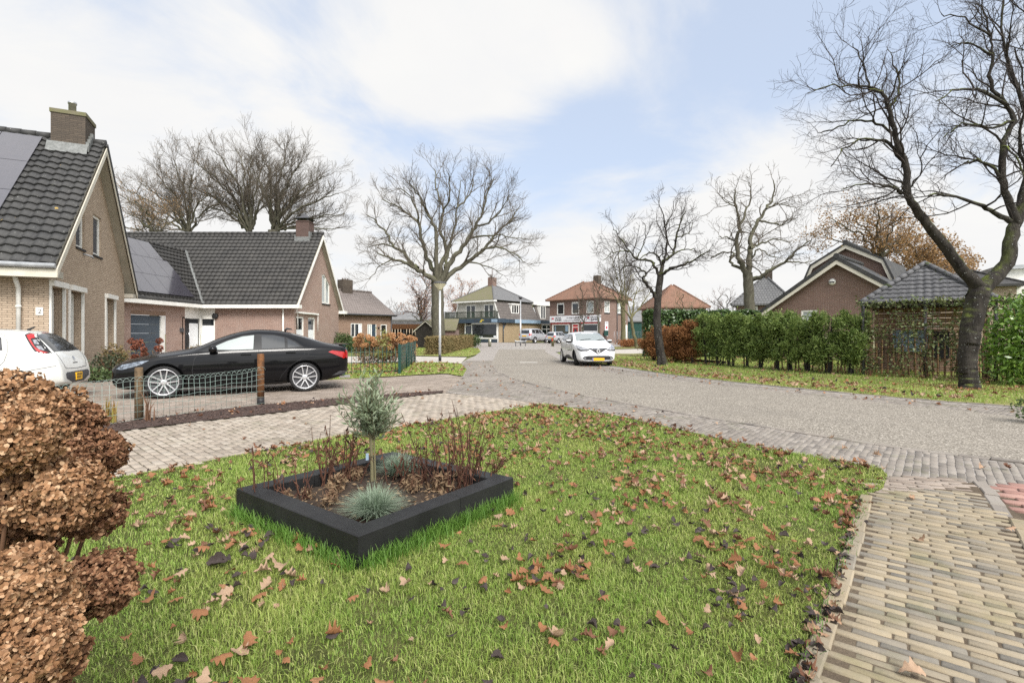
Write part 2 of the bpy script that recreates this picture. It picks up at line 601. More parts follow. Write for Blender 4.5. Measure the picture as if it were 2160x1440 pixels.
mk('leaf_laurel', (0.13, 0.24, 0.035), (0.09, 0.18, 0.03), 1.0, 0.3, trans=0.3, spec=0.5, island=[(0.06, 0.12, 0.02), (0.15, 0.26, 0.04), (0.25, 0.36, 0.07)])
mk('leaf_shrub', (0.08, 0.12, 0.045), (0.06, 0.09, 0.035), 1.5, 0.5, trans=0.2, island=[(0.035, 0.06, 0.02), (0.09, 0.13, 0.045), (0.16, 0.2, 0.09)])
mk('leaf_dark_shrub', (0.04, 0.055, 0.03), (0.03, 0.04, 0.02), 1.5, 0.5, trans=0.1, island=[(0.02, 0.03, 0.015), (0.06, 0.075, 0.035), (0.10, 0.1, 0.05)])
mk('leaf_clipped', (0.20, 0.155, 0.07), (0.14, 0.13, 0.055), 0.8, 0.8, trans=0.2, island=[(0.12, 0.10, 0.04), (0.22, 0.165, 0.075), (0.30, 0.2, 0.1)])
mk('leaf_olive', (0.21, 0.255, 0.155), (0.27, 0.32, 0.21), 3.0, 0.5, trans=0.2, island=[(0.10, 0.135, 0.07), (0.20, 0.25, 0.15), (0.36, 0.41, 0.30)])
mk('leaf_young', (0.24, 0.25, 0.07), (0.2, 0.22, 0.06), 3.0, 0.5, trans=0.25, island=[(0.14, 0.15, 0.04), (0.27, 0.27, 0.08), (0.3, 0.3, 0.12)])
mk('fescue_blade', (0.22, 0.30, 0.22), (0.17, 0.25, 0.17), 4.0, 0.6, trans=0.2, island=[(0.14, 0.19, 0.115), (0.26, 0.32, 0.22), (0.44, 0.49, 0.39)])
mk('petal_dry', (0.42, 0.25, 0.135), (0.30, 0.165, 0.085), 5.0, 0.8, trans=0.08, island=[(0.045, 0.018, 0.009), (0.18, 0.08, 0.033), (0.32, 0.165, 0.078), (0.58, 0.41, 0.26)])
mk('petal_dry_dark', (0.25, 0.12, 0.06), (0.17, 0.08, 0.042), 5.0, 0.8, trans=0.06, island=[(0.03, 0.013, 0.008), (0.13, 0.06, 0.03), (0.24, 0.12, 0.06), (0.46, 0.30, 0.18)])
mk('petal_orange', (0.50, 0.27, 0.12), (0.40, 0.21, 0.10), 5.0, 0.8, trans=0.25, island=[(0.32, 0.16, 0.075), (0.52, 0.29, 0.14), (0.62, 0.40, 0.22)])
mk('petal_rust', (0.2, 0.065, 0.04), (0.14, 0.05, 0.03), 5.0, 0.8, island=[(0.10, 0.035, 0.022), (0.2, 0.07, 0.04), (0.26, 0.1, 0.06)])
mk('stem_dry', (0.17, 0.09, 0.05), (0.10, 0.055, 0.035), 9.0, 0.85)
mk('stem_red_dry', (0.055, 0.022, 0.016), (0.09, 0.045, 0.028), 9.0, 0.85, island=[(0.03, 0.012, 0.01), (0.075, 0.03, 0.018), (0.14, 0.07, 0.04)])
mk('withered_leaf', (0.20, 0.13, 0.075), (0.12, 0.08, 0.05), 9.0, 0.9, trans=0.1, island=[(0.1, 0.05, 0.03), (0.21, 0.14, 0.08), (0.3, 0.22, 0.13)])
mk('iris_blade', (0.33, 0.2, 0.05), (0.2, 0.17, 0.04), 5.0, 0.7, trans=0.2, island=[(0.36, 0.17, 0.05), (0.2, 0.2, 0.05), (0.4, 0.28, 0.1)])
for nm, cs in (('oak_leaf_orange', [(0.19, 0.08, 0.036), (0.28, 0.125, 0.055), (0.34, 0.185, 0.095)]), ('oak_leaf_pale', [(0.33, 0.20, 0.12), (0.40, 0.28, 0.19), (0.28, 0.16, 0.09)]),
               ('oak_leaf_brown', [(0.12, 0.05, 0.028), (0.19, 0.09, 0.05), (0.16, 0.085, 0.055)]), ('leaf_black', [(0.03, 0.022, 0.02), (0.055, 0.04, 0.036), (0.09, 0.07, 0.065)])):
    mk(nm, cs[1], cs[0], 30.0, 0.6, 0.4, 80, trans=0.15, island=cs)
mk('grass_blade', (0.235, 0.37, 0.065), (0.43, 0.445, 0.125), 0.9, 0.5, trans=0.4, island=[(0.11, 0.215, 0.03), (0.24, 0.36, 0.065), (0.37, 0.45, 0.12), (0.56, 0.53, 0.26)], lo=0.4, hi=0.62)
mk('grass_blade_long', (0.09, 0.20, 0.03), (0.14, 0.26, 0.04), 1.1, 0.5, trans=0.3, island=[(0.06, 0.15, 0.02), (0.12, 0.24, 0.035), (0.2, 0.33, 0.07)])


def mk_ground(name, cs, scale, rough=0.95, fine=60, bump=0.5):
    t = NT(name)
    v = t.coord('Object')
    a = t.ramp(t.noise(scale, 6, v), [(0.3 + 0.4 * i / (len(cs) - 1), c) for i, c in enumerate(cs)])
    c = t.mix(t.ramp(t.noise(fine, 4, v), [(0.35, 0.0), (0.75, 0.5)]), a, cs[0])
    t.set(Base_Color=c, Roughness=rough)
    t.b.inputs['Specular IOR Level'].default_value = 0.15
    t.bump(t.noise(fine * 0.7, 5, v), bump, 0.03)
    MATS[name] = t.m


mk_ground('lawn_soil', [(0.07, 0.075, 0.028), (0.12, 0.135, 0.04), (0.18, 0.175, 0.065)], 5.0, fine=220, bump=1.0)
mk_ground('verge_soil', [(0.15, 0.13, 0.055), (0.20, 0.20, 0.07), (0.27, 0.26, 0.10)], 0.9)
mk_ground('far_ground', [(0.10, 0.13, 0.04), (0.15, 0.17, 0.06), (0.2, 0.18, 0.09)], 0.25)
mk_ground('bare_earth', [(0.07, 0.055, 0.04), (0.11, 0.085, 0.06), (0.15, 0.12, 0.085)], 2.0)
mk_ground('concrete_path', [(0.36, 0.33, 0.29), (0.42, 0.39, 0.35), (0.46, 0.43, 0.38)], 0.8, fine=25, bump=0.2)
mk_ground('joint_sand', [(0.07, 0.058, 0.042), (0.12, 0.10, 0.075), (0.09, 0.095, 0.045)], 3.0)


def mk_asphalt():
    t = NT('chip_asphalt')
    v = t.coord('Object')
    vo = t.n('ShaderNodeTexVoronoi', Scale=70.0)
    t.l(v, vo.inputs['Vector'])
    sp = t.n('ShaderNodeSeparateColor')
    t.l(vo.outputs['Color'], sp.inputs[0])
    c = t.ramp(sp.outputs[0], [(0.0, (0.07, 0.06, 0.048)), (0.35, (0.17, 0.15, 0.124)), (0.78, (0.265, 0.238, 0.20)), (1.0, (0.54, 0.495, 0.43))])
    c = t.mix(t.ramp(t.noise(0.9, 7, v, 0.7), [(0.35, 0), (0.7, 0.45)]), c, (0.265, 0.237, 0.198))
    c = t.mix(t.ramp(t.noise(0.35, 6, v, 0.65), [(0.5, 0), (0.68, 0.4)]), c, (0.17, 0.152, 0.13))
    c = t.mix(t.ramp(t.noise(5.0, 6, v, 0.7), [(0.55, 0), (0.75, 0.3)]), c, (0.17, 0.155, 0.13))
    t.set(Base_Color=c, Roughness=0.85)
    t.b.inputs['Specular IOR Level'].default_value = 0.2
    t.bump(t.math('ADD', vo.outputs['Distance'], t.noise(9, 5, v)), 0.5, 0.008)
    MATS['chip_asphalt'] = t.m


mk_asphalt()


def mk_paver(name, cols, rough=0.8, wear=(0.3, 0.28, 0.25), moss=0.0):
    t = NT(name)
    v = t.coord('Object')
    n = len(cols)
    c = t.ramp(t.island(), [(i / (n - 1), q) for i, q in enumerate(cols)])
    c = t.mix(t.ramp(t.noise(14, 6, v), [(0.35, 0.0), (0.75, 0.55)]), c, wear)
    c = t.mix(t.ramp(t.noise(0.55, 5, v), [(0.42, 0), (0.68, 0.45)]), c, tuple(0.55 * x for x in cols[n // 2]))
    if moss:
        c = t.mix(t.ramp(t.noise(2.2, 5, v), [(0.55, 0), (0.7, moss)]), c, (0.10, 0.11, 0.035))
    t.set(Base_Color=c, Roughness=rough)
    t.b.inputs['Specular IOR Level'].default_value = 0.3
    t.bump(t.noise(60, 5, v), 0.45, 0.006)
    MATS[name] = t.m


mk_paver('paver_yellow', [(0.13, 0.122, 0.11), (0.195, 0.172, 0.138), (0.26, 0.21, 0.14), (0.285, 0.23, 0.15), (0.31, 0.255, 0.175), (0.225, 0.19, 0.14)], wear=(0.26, 0.23, 0.18), moss=0.4)
mk_paver('paver_pale', [(0.21, 0.175, 0.14), (0.31, 0.262, 0.212), (0.35, 0.30, 0.245), (0.38, 0.335, 0.28)], wear=(0.31, 0.265, 0.215), moss=0.25)
mk_paver('paver_grey', [(0.13, 0.115, 0.102), (0.195, 0.172, 0.15), (0.235, 0.207, 0.178), (0.27, 0.243, 0.213)], wear=(0.25, 0.222, 0.192), moss=0.35)
mk_paver('paver_brown', [(0.17, 0.135, 0.11), (0.23, 0.185, 0.15), (0.28, 0.23, 0.19), (0.31, 0.26, 0.22)], wear=(0.27, 0.23, 0.19), moss=0.2)
mk_paver('paver_red', [(0.24, 0.12, 0.10), (0.30, 0.165, 0.135), (0.34, 0.2, 0.165)], wear=(0.33, 0.22, 0.18))
# ---------------------------------------------------------------- ground, street and paving
def g2(lst):
    return [(G(*p).x, G(*p).y) for p in lst]


def brick_field(name, poly, ang, bl, bw, gap, z, mat, h=0.05, bev=0.006, jit=0.002, stag=0.5, exclude=None):
    """loose pavers laid in running bond; the long side lies along angle ang"""
    xs = np.array([p[0] for p in poly]); ys = np.array([p[1] for p in poly])
    ca, sa = math.cos(ang), math.sin(ang)
    U = xs * ca + ys * sa; W = -xs * sa + ys * ca
    nu = int((U.max() - U.min()) / (bl + gap)) + 3; nw = int((W.max() - W.min()) / (bw + gap)) + 3
    i, j = np.meshgrid(np.arange(nu), np.arange(nw), indexing='ij')
    i = i.ravel(); j = j.ravel()
    rowshift = (j % 2) * stag + NR.normal(0, 0.06, nw)[j]
    u = U.min() - bl + (i + rowshift) * (bl + gap); w = W.min() - bw + j * (bw + gap)
    x = u * ca - w * sa; y = u * sa + w * ca
    ok = inside_np(poly, x, y)
    if exclude:
        for e in exclude:
            ok &= ~inside_np(e, x, y)
    u = u[ok]; w = w[ok]
    n = len(u)
    u = u + NR.normal(0, jit, n); w = w + NR.normal(0, jit, n)
    da = NR.normal(0, 0.012, n)
    L = bl * (1 + NR.normal(0, 0.02, n)); B = bw * (1 + NR.normal(0, 0.04, n))
    zt = z + NR.normal(0, 0.0018, n)
    tl = NR.normal(0, 0.008, (n, 2))
    rings = []
    for (zz, e) in ((-h, 0.0), (-bev, 0.0), (0.0, bev)):
        for su, sw in ((-1, -1), (1, -1), (1, 1), (-1, 1)):
            lu = su * (L / 2 - e); lw = sw * (B / 2 - e)
            cu = lu * np.cos(da) - lw * np.sin(da); cw = lu * np.sin(da) + lw * np.cos(da)
            rings.append(np.stack([(u + cu) * ca - (w + cw) * sa, (u + cu) * sa + (w + cw) * ca, zt + zz + (tl[:, 0] * lu + tl[:, 1] * lw if zz > -h else 0)], 1))
    V = np.stack(rings, 1).reshape(-1, 3)
    b = (np.arange(n) * 12)[:, None]
    q = []
    for r in (0, 4):
        for k in range(4):
            q.append([r + k, r + (k + 1) % 4, r + 4 + (k + 1) % 4, r + 4 + k])
    q.append([8, 9, 10, 11])
    FQ = (b[:, :, None] + np.array(q)[None]).reshape(-1, 4)
    return structure(np_mesh(name, V, [FQ], MATS[mat]))


def paver_row(name, pts, bl, bw, gap, z, mat, side=0.0, h=0.05):
    """a single file of pavers end to end along a polyline"""
    mb = MB()
    P2 = [Vector((p[0], p[1], 0)) for p in pts]
    for a, b in zip(P2, P2[1:]):
        d = b - a
        n = max(1, int(d.length / (bl + gap)))
        t = d.normalized(); s = Vector((-t.y, t.x, 0))
        for k in range(n):
            c = a + t * (k + 0.5) * d.length / n + s * (side + R.gauss(0, 0.004))
            M = Matrix.Translation((c.x, c.y, z + R.gauss(0, 0.003))) @ Matrix.Rotation(math.atan2(t.y, t.x) + R.gauss(0, 0.012), 4, 'Z') @ Matrix.Rotation(R.gauss(0, 0.01), 4, 'Y')
            mb.M = M
            l = d.length / n - gap
            mb.box((-l / 2, -bw / 2, -h), (l / 2, bw / 2, 0), 0.008)
    return structure(mb.build(name, MATS[mat]))


# one big ground sheet with everything else a few millimetres above it
gm = MB()
gm.poly([(-400, -60, -0.05), (400, -60, -0.05), (400, 500, -0.05), (-400, 500, -0.05)])
structure(gm.build('ground', MATS['far_ground']))

lawn_edge_street = [(1150, 851), (1225, 862), (1300, 876), (1400, 899), (1500, 921), (1600, 942), (1700, 961), (1800, 977), (1858, 987), (1872, 1004), (1862, 1030)]
lawn_edge_drive = [(1150, 851), (1040, 867), (900, 891), (750, 914), (600, 941), (420, 975), (250, 1006), (100, 1034)]
path_left = [(1862, 1045), (1840, 1120), (1808, 1250), (1772, 1440)]
lawn_poly = g2(lawn_edge_drive)[::-1] + g2(lawn_edge_street[1:]) + [(2.93, 4.27), (2.32, 3.5), (1.72, 2.76), (1.10, 2.0), (0.23, 0.93), (-0.3, 0.3), (-6.0, 0.3), (-6.5, 1.6)]
sheet('lawn', lawn_poly, 0.0, MATS['lawn_soil'])

# street: brick shoulders, chip asphalt in the middle
edge_right = [(1172, 742), (1200, 757), (1290, 771), (1350, 780), (1420, 790), (1510, 801), (1600, 810), (1700, 820), (1800, 829), (1900, 838), (2000, 846), (2160, 857), (2700, 893)]
verge_left_edge = [(975, 792), (982, 779), (972, 766), (985, 757), (1002, 750), (1012, 742), (1010, 735)]
street_poly = g2([(2700, 1060), (2160, 1032), (1990, 1018), (1872, 1004), (1858, 987), (1800, 977), (1700, 961), (1600, 942), (1500, 921), (1400, 899), (1300, 876), (1225, 862), (1150, 851), (1040, 838), (940, 826)]) + g2(verge_left_edge) + g2([(925, 731), (700, 729), (700, 722), (1500, 722), (1500, 733), (1255, 737)]) + g2(edge_right)
mk_brick('street_setts', (0.30, 0.275, 0.25), (0.22, 0.20, 0.185), (0.13, 0.115, 0.10), bw=0.2, bh=0.1, gap=0.012, dirt=(0.33, 0.30, 0.27))
mk_brick('drive_setts', (0.23, 0.185, 0.15), (0.18, 0.145, 0.12), (0.11, 0.09, 0.075), bw=0.2, bh=0.1, gap=0.012, dirt=(0.27, 0.23, 0.19))
sheet('street', street_poly, -0.014, MATS['street_setts'])
asph_l = [(1052, 737), (1044, 752), (1036, 768), (1048, 783), (1085, 800), (1140, 814), (1220, 832), (1320, 850), (1420, 868), (1560, 891), (1700, 914), (1900, 944), (2160, 976), (2700, 1040)]
asph_r = [(2700, 922), (2160, 880), (2000, 862), (1850, 848), (1700, 832), (1550, 816), (1400, 800), (1300, 788), (1235, 776), (1178, 757), (1150, 742), (1150, 737)]
asph = g2(asph_l) + g2(asph_r)
sheet('carriageway', asph, -0.002, MATS['chip_asphalt'])
band_near = g2([(1150, 853), (1225, 864), (1300, 878), (1400, 901), (1500, 923), (1600, 944), (1700, 963), (1800, 979), (1862, 990), (1880, 1004), (1985, 1016), (2160, 1030), (2500, 1052)]) + g2(asph_l[::-1][:-6]) + g2([(1085, 800), (1048, 783), (1036, 768), (1042, 760), (985, 760), (975, 768), (984, 780), (976, 794), (940, 824)])
brick_field('gutter_band', band_near, math.radians(50), 0.2, 0.062, 0.008, -0.008, 'paver_grey', bev=0.004, exclude=[asph])
band_far = g2([(1190, 766), (1290, 775), (1420, 793), (1600, 813), (1800, 832), (2000, 849), (2160, 860), (2600, 890)]) + g2(asph_r[:-3])
brick_field('gutter_strip', band_far, math.radians(38), 0.2, 0.062, 0.008, -0.008, 'paver_grey', bev=0.004, exclude=[asph])
paver_row('edging_course', g2(lawn_edge_street[:9]), 0.21, 0.07, 0.01, 0.008, 'paver_grey', side=0.05)
paver_row('edging_course', g2(asph_l[2:]), 0.21, 0.09, 0.01, 0.002, 'paver_grey', side=0.03)
paver_row('edging_course', g2(edge_right[2:]), 0.21, 0.07, 0.01, 0.008, 'paver_grey', side=-0.05)

# pale driveway, bark strip and the neighbour's driveway
strip_hi = [(935, 824), (860, 829), (760, 836), (660, 845), (555, 854), (430, 868), (300, 885), (225, 896), (60, 920), (-200, 970)]
strip_lo = [(935, 828), (850, 838), (740, 850), (640, 863), (560, 873), (400, 891), (245, 910), (100, 934), (-200, 995)]
drive_poly = g2(strip_lo) + [(-8.6, 1.4), (-6.4, 1.5)] + g2(lawn_edge_drive[::-1]) + g2([(1145, 850), (1040, 838)])
sheet('driveway', drive_poly, -0.006, MATS['joint_sand'])
brick_field('driveway_pavers', drive_poly, math.radians(-42), 0.2, 0.085, 0.009, 0.0, 'paver_pale', bev=0.004, jit=0.0015)
paver_row('drive_edging', g2(lawn_edge_drive), 0.3, 0.06, 0.008, 0.012, 'paver_pale', side=-0.035)
bark = structure(sheet('bark_mulch_bed', g2(strip_hi) + g2(strip_lo)[::-1], 0.01, MATS['mulch_base']))
nb_poly = g2(strip_hi)[::-1] + g2([(975, 794), (940, 788), (860, 792), (760, 798), (725, 800)]) + [(-4.3, 15.8), (-9.5, 18.5), (-12.6, 29.9), (-18.5, 29.9), (-18.5, 22), (-12.9, 14.2), (-20.5, 10.5), (-14, 3)]
sheet('neighbour_driveway', nb_poly, -0.010, MATS['drive_setts'])
brick_field('neighbour_pavers', g2([(940, 825), (860, 829), (760, 836), (660, 847), (555, 857), (430, 873), (300, 891), (225, 901), (60, 925)]) + [(-9.3, 8.5), (-9.6, 15), (-8.0, 16.4), (-4.5, 15.4)] + g2([(725, 802), (760, 799), (860, 793), (940, 789), (975, 796)]), math.radians(20), 0.205, 0.1, 0.008, -0.004, 'paver_brown', bev=0.003)

# wood chips of the bark strip
poly = g2(strip_hi) + g2(strip_lo)[::-1]
pa = np.array(poly)
n = 16000
X = NR.uniform(-7.5, pa[:, 0].max(), n); Y = NR.uniform(5.5, pa[:, 1].max(), n)
ok = inside_np(poly, X, Y)
X, Y = X[ok], Y[ok]


def cards(name, C, A, B, mat, parent=None, smooth=False):
    """four-cornered leaf-like faces: centres C, half axes A (long) and B (wide)"""
    n = len(C)
    V = np.stack([C - A, C - 0.1 * A + B, C + A, C - 0.1 * A - B], 1).reshape(-1, 3)
    FQ = (np.arange(n) * 4)[:, None] + np.arange(4)[None]
    return np_mesh(name, V, [FQ], mat, parent, smooth)


def rand_axes(n, l, w, up=0.0, spread=1.0, dirs=None):
    D = NR.normal(0, 1, (n, 3)) * spread
    if dirs is not None:
        D = D + dirs
    D[:, 2] += up
    D /= np.maximum(1e-6, np.linalg.norm(D, axis=1, keepdims=True))
    E = np.cross(D, NR.normal(0, 1, (n, 3)))
    E /= np.maximum(1e-6, np.linalg.norm(E, axis=1, keepdims=True))
    return D * np.reshape(l, (-1, 1)), E * np.reshape(w, (-1, 1))


C = np.stack([X, Y, NR.uniform(0.012, 0.035, len(X))], 1)
A, B = rand_axes(len(X), NR.uniform(0.012, 0.03, len(X)), NR.uniform(0.006, 0.012, len(X)))
A[:, 2] *= 0.35
tag(cards('bark_chips', C, A, B, MATS['mulch_chip']), kind='stuff')

# concrete footpath, verges, gardens
sheet('footpath', g2([(600, 753), (700, 751), (880, 751), (985, 753), (972, 766), (940, 765), (850, 765), (700, 768), (600, 770)]), -0.012, MATS['concrete_path'])
verge_a = g2([(984, 779), (976, 793), (940, 787), (860, 791), (760, 797), (690, 801), (640, 790), (700, 768), (850, 765), (940, 765), (972, 767)])
sheet('leafy_verge', verge_a, 0.0, MATS['verge_soil'])
verge_b = g2([(985, 752), (1004, 748), (1014, 741), (1008, 734), (955, 732), (800, 735), (800, 750), (880, 750)])
sheet('hedge_verge', verge_b, 0.002, MATS['verge_soil'])
garden_a = g2([(690, 801), (640, 790), (700, 768), (600, 770), (600, 753), (700, 751), (800, 750), (800, 735), (600, 735)])
verge_c = g2(edge_right[1:-1]) + [(22, 9.0), (22, 30), (9, 34), (6.2, 34.5), (5.5, 31.5), (4.55, 29.5), (3.6, 27.5), (3.3, 26)]
sheet('right_verge', verge_c, 0.0, MATS['verge_soil'])
sheet('side_path', g2([(1255, 743), (1260, 738), (1380, 735), (1500, 735), (1500, 741), (1380, 743), (1305, 747)]), -0.01, MATS['concrete_path'])
sheet('corner_verge', g2([(1262, 737), (1300, 731), (1390, 729), (1500, 730), (1500, 734), (1380, 734)]), 0.0, MATS['verge_soil'])
# tarred corner of the square with pale stripes across the raised crossing
for k in range(12):
    x = 1042 + k * 9.2
    q = g2([(x, 735.5), (x + 4.4, 735.5), (x + 10.5, 728.6), (x + 6.5, 728.6)])
    sheet('crossing_stripe', q, -0.009, MATS['crossing_pale'])

# clinker path at the lower right, laid on edge between kerb stones
pl = [(3.12, 4.28), (2.5, 3.5), (1.9, 2.75), (1.28, 2.0), (0.4, 0.92)]
pd = Vector((0.615, 0.788)); pn = Vector((0.788, -0.615))
pr = [(p[0] + pn.x * 0.735, p[1] + pn.y * 0.735) for p in pl]
path_poly = [(3.2, 4.45)] + [(p[0] - pn.x * .05, p[1] - pn.y * .05) for p in pl] + [(p[0] + pn.x * .04, p[1] + pn.y * .04) for p in pr[::-1]] + [(4.05, 4.52)]
sheet('garden_path', [(2.9, 4.6)] + [(p[0] - 0.16, p[1] + 0.10) for p in pl] + [(p[0] + 0.14, p[1] - 0.06) for p in pr[::-1]] + [(4.4, 4.75)], -0.004, MATS['bare_earth'])
pang = math.atan2(pn.y, pn.x)
brick_field('path_clinkers', path_poly, pang, 0.2, 0.047, 0.007, 0.003, 'paver_yellow', bev=0.007, jit=0.002)
brick_field('path_head', [(3.2, 4.47), (4.1, 4.53), (4.4, 4.9), (3.55, 4.95), (3.2, 4.75)], pang + 0.35, 0.2, 0.05, 0.009, 0.0, 'paver_brown', jit=0.004)
paver_row('path_kerb', [(p[0] - pn.x * 0.09, p[1] - pn.y * 0.09) for p in pl], 0.2, 0.085, 0.008, 0.014, 'paver_yellow')
paver_row('path_kerb', [(p[0] + pn.x * 0.09, p[1] + pn.y * 0.09) for p in pr], 0.2, 0.085, 0.008, 0.014, 'paver_yellow')
red = [(4.32, 4.5), (3.98, 4.02), (4.3, 3.6), (7.5, 3.4), (8.5, 4.4), (4.55, 4.72)]
sheet('bare_soil_bed', [(4.2, 4.5), (3.2, 3.0), (3.0, 2.6), (3.3, 2.2), (9, 2.2), (9, 4.6), (4.5, 4.8)], -0.018, MATS['bare_earth'])
brick_field('red_pavers', red, pang + 0.15, 0.205, 0.1, 0.012, 0.0, 'paver_red')
paver_row('red_edging', [(4.35, 4.78), (4.1, 4.4), (3.72, 3.9)], 0.2, 0.1, 0.012, 0.004, 'paver_grey', side=0.06)
# ---------------------------------------------------------------- buildings
def plane(o, x, z=(0, 0, 1)):
    """frame of a wall: origin o, x along it, y = z, out = x cross z"""
    x = Vector(x).normalized(); y = Vector(z).normalized(); n = x.cross(y).normalized(); o = Vector(o)
    return Matrix(((x.x, y.x, n.x, o.x), (x.y, y.y, n.y, o.y), (x.z, y.z, n.z, o.z), (0, 0, 0, 1)))


def wall(mb, M, outline, holes=(), rev=0.2, smooth=False):
    """flat wall with openings (each with reveals of depth rev)"""
    loops = [[Vector((p[0], p[1], 0)) for p in outline]] + [[Vector((p[0], p[1], 0)) for p in h] for h in holes]
    flat = [p for l in loops for p in l]
    mb.M = M
    idx = [mb.pt(p) for p in flat]
    for t in tessellate_polygon(loops):
        a, b, c = (flat[k] for k in t)
        ar = (b - a).cross(c - a).z
        if abs(ar) < 1e-9:
            continue
        mb.face([idx[k] for k in (t if ar > 0 else t[::-1])])
    for h in holes:
        n = len(h)
        ar = sum(h[k][0] * h[(k + 1) % n][1] - h[(k + 1) % n][0] * h[k][1] for k in range(n))
        hh = h if ar > 0 else h[::-1]
        f = [mb.pt((p[0], p[1], 0)) for p in hh]; b = [mb.pt((p[0], p[1], -rev)) for p in hh]
        for k in range(n):
            mb.face((f[(k + 1) % n], f[k], b[k], b[(k + 1) % n]))
    mb.M = None


def rect(x0, y0, x1, y1):
    return [(x0, y0), (x1, y0), (x1, y1), (x0, y1)]


def window(parent, M, x0, y0, x1, y1, fw=0.06, mull=(), bars=(), rec=0.14, frame='white_paint', glass='glass_room', sill='dark_slab', name='window', film=None, thick=0.06, filmmat='white_vinyl', silldrop=0.07):
    mb = MB(); mb.M = M
    z0, z1 = -rec, -rec + thick
    mb.box((x0, y0, z0), (x0 + fw, y1, z1)); mb.box((x1 - fw, y0, z0), (x1, y1, z1))
    mb.box((x0 + fw, y0, z0), (x1 - fw, y0 + fw, z1)); mb.box((x0 + fw, y1 - fw, z0), (x1 - fw, y1, z1))
    for m in mull:
        xm = x0 + (x1 - x0) * m
        mb.box((xm - fw * 0.5, y0 + fw, z0), (xm + fw * 0.5, y1 - fw, z1 - 0.004))
    for m in bars:
        ym = y0 + (y1 - y0) * m
        mb.box((x0 + fw, ym - fw * 0.4, z0), (x1 - fw, ym + fw * 0.4, z1 - 0.008))
    w = mb.build(name, MATS[frame], parent)
    g = MB(); g.M = M
    g.box((x0 + fw * 0.9, y0 + fw * 0.9, z0 - 0.012), (x1 - fw * 0.9, y1 - fw * 0.9, z0 + 0.012))
    g.build('pane', MATS[glass], w)
    if film:
        g = MB(); g.M = M
        for (a, b, c, d) in film:
            g.box((x0 + (x1 - x0) * a, y0 + (y1 - y0) * b, z0 + 0.013), (x0 + (x1 - x0) * c, y0 + (y1 - y0) * d, z0 + 0.017))
        g.build('curtain', MATS[filmmat], w)
    if sill:
        g = MB(); g.M = M
        g.box((x0 - 0.03, y0 - silldrop, -rec), (x1 + 0.03, y0 - 0.003, 0.045))
        g.build('sill', MATS[sill], w)
    return w


def tiles(mb, O, U, Vd, W, L, tw=0.30, th=0.33, amp=0.02, lift=0.035, sub=6, clip=None):
    """a slope of interlocking tiles as real relief: O lower-left, U across, Vd up the slope.
    clip(v) -> (u0,u1) trims each course for hips and valleys"""
    O = Vector(O); U = Vector(U).normalized(); Vd = Vector(Vd).normalized(); N = U.cross(Vd)
    rows = max(1, int(round(L / th))); th = L / rows
    for r in range(rows):
        v0, v1 = r * th, (r + 1) * th
        a0, a1 = (0, W) if clip is None else clip(v0)
        b0, b1 = (0, W) if clip is None else clip(v1)
        n = max(2, int(max(a1 - a0, 0.05) / tw * sub))
        lo, hi, bt = [], [], []
        j = R.uniform(-0.004, 0.004)
        for k in range(n + 1):
            ua = a0 + (a1 - a0) * k / n; ub = b0 + (b1 - b0) * k / n
            wa = amp * math.sin(2 * PI * ua / tw) + 0.35 * amp * math.sin(4 * PI * ua / tw + 0.8)
            wb = amp * math.sin(2 * PI * ub / tw) + 0.35 * amp * math.sin(4 * PI * ub / tw + 0.8)
            bt.append(mb.pt(O + U * ua + Vd * v0 + N * (wa + 0.0)))
            lo.append(mb.pt(O + U * ua + Vd * v0 + N * (wa + lift + j)))
            hi.append(mb.pt(O + U * ub + Vd * (v1 + 0.01) + N * (wb + 0.002)))
        for k in range(n):
            mb.face((bt[k], bt[k + 1], lo[k + 1], lo[k]))
            mb.face((lo[k], lo[k + 1], hi[k + 1], hi[k]), True)


def ridge_caps(mb, a, b, r=0.12, seg=0.38):
    a, b = Vector(a), Vector(b); d = b - a; n = max(1, int(d.length / seg)); t = d / n
    for k in range(n):
        mb.tube([a + t * k, a + t * (k + 1.06)], [r * 1.06, r * 0.94], 8)


def slab(mb, pts, t):
    """thick roof plane from its top outline"""
    pts = [Vector(p) for p in pts]
    n = (pts[1] - pts[0]).cross(pts[2] - pts[0]).normalized()
    if n.z < 0:
        pts = pts[::-1]; n = -n
    mb.extr([p - n * t for p in pts], n * t)


# ------------------------------------------------ tan brick house on the left
ang1 = math.atan2(0.898, -0.44)
H1 = root('gabled_house', 'tan brick house at the left edge with steep dark tiled roof and moss topped chimney', 'house', (-13.1, 14.28, 0), ang1)
M1 = frame_of(H1)
W1, XM, EZ, RZ, EX, VY, D1 = 8.55, 4.275, 3.26, 8.2, -0.62, -0.34, 12.0
sl1 = (RZ - EZ) / (XM - EX)
gw = plane((0, 0, 0), (1, 0, 0))
top = lambda x: EZ + (min(x, W1 - x) - EX) * sl1 - 0.12
wins1 = [(-0.12 + 0.18, 0.7, 1.16, 2.74), (1.62, 0.7, 2.92, 2.74), (5.6, 0.7, 6.98, 2.74)]
wins1u = [(2.28, 4.2, 3.14, 5.65), (4.1, 4.2, 5.1, 5.65)]
mb = MB()
wall(mb, gw, [(0, 0), (W1, 0), (W1, top(W1)), (XM, top(XM)), (0, top(0))], [rect(*w_) for w_ in wins1 + wins1u], 0.30)
wall(mb, plane((0, D1, 0), (0, -1, 0)), rect(0, 0, D1, top(0)))
wall(mb, plane((W1, 0, 0), (0, 1, 0)), rect(0, 0, D1, top(0)))
mb.build('wall', MATS['tan_brick'], H1)
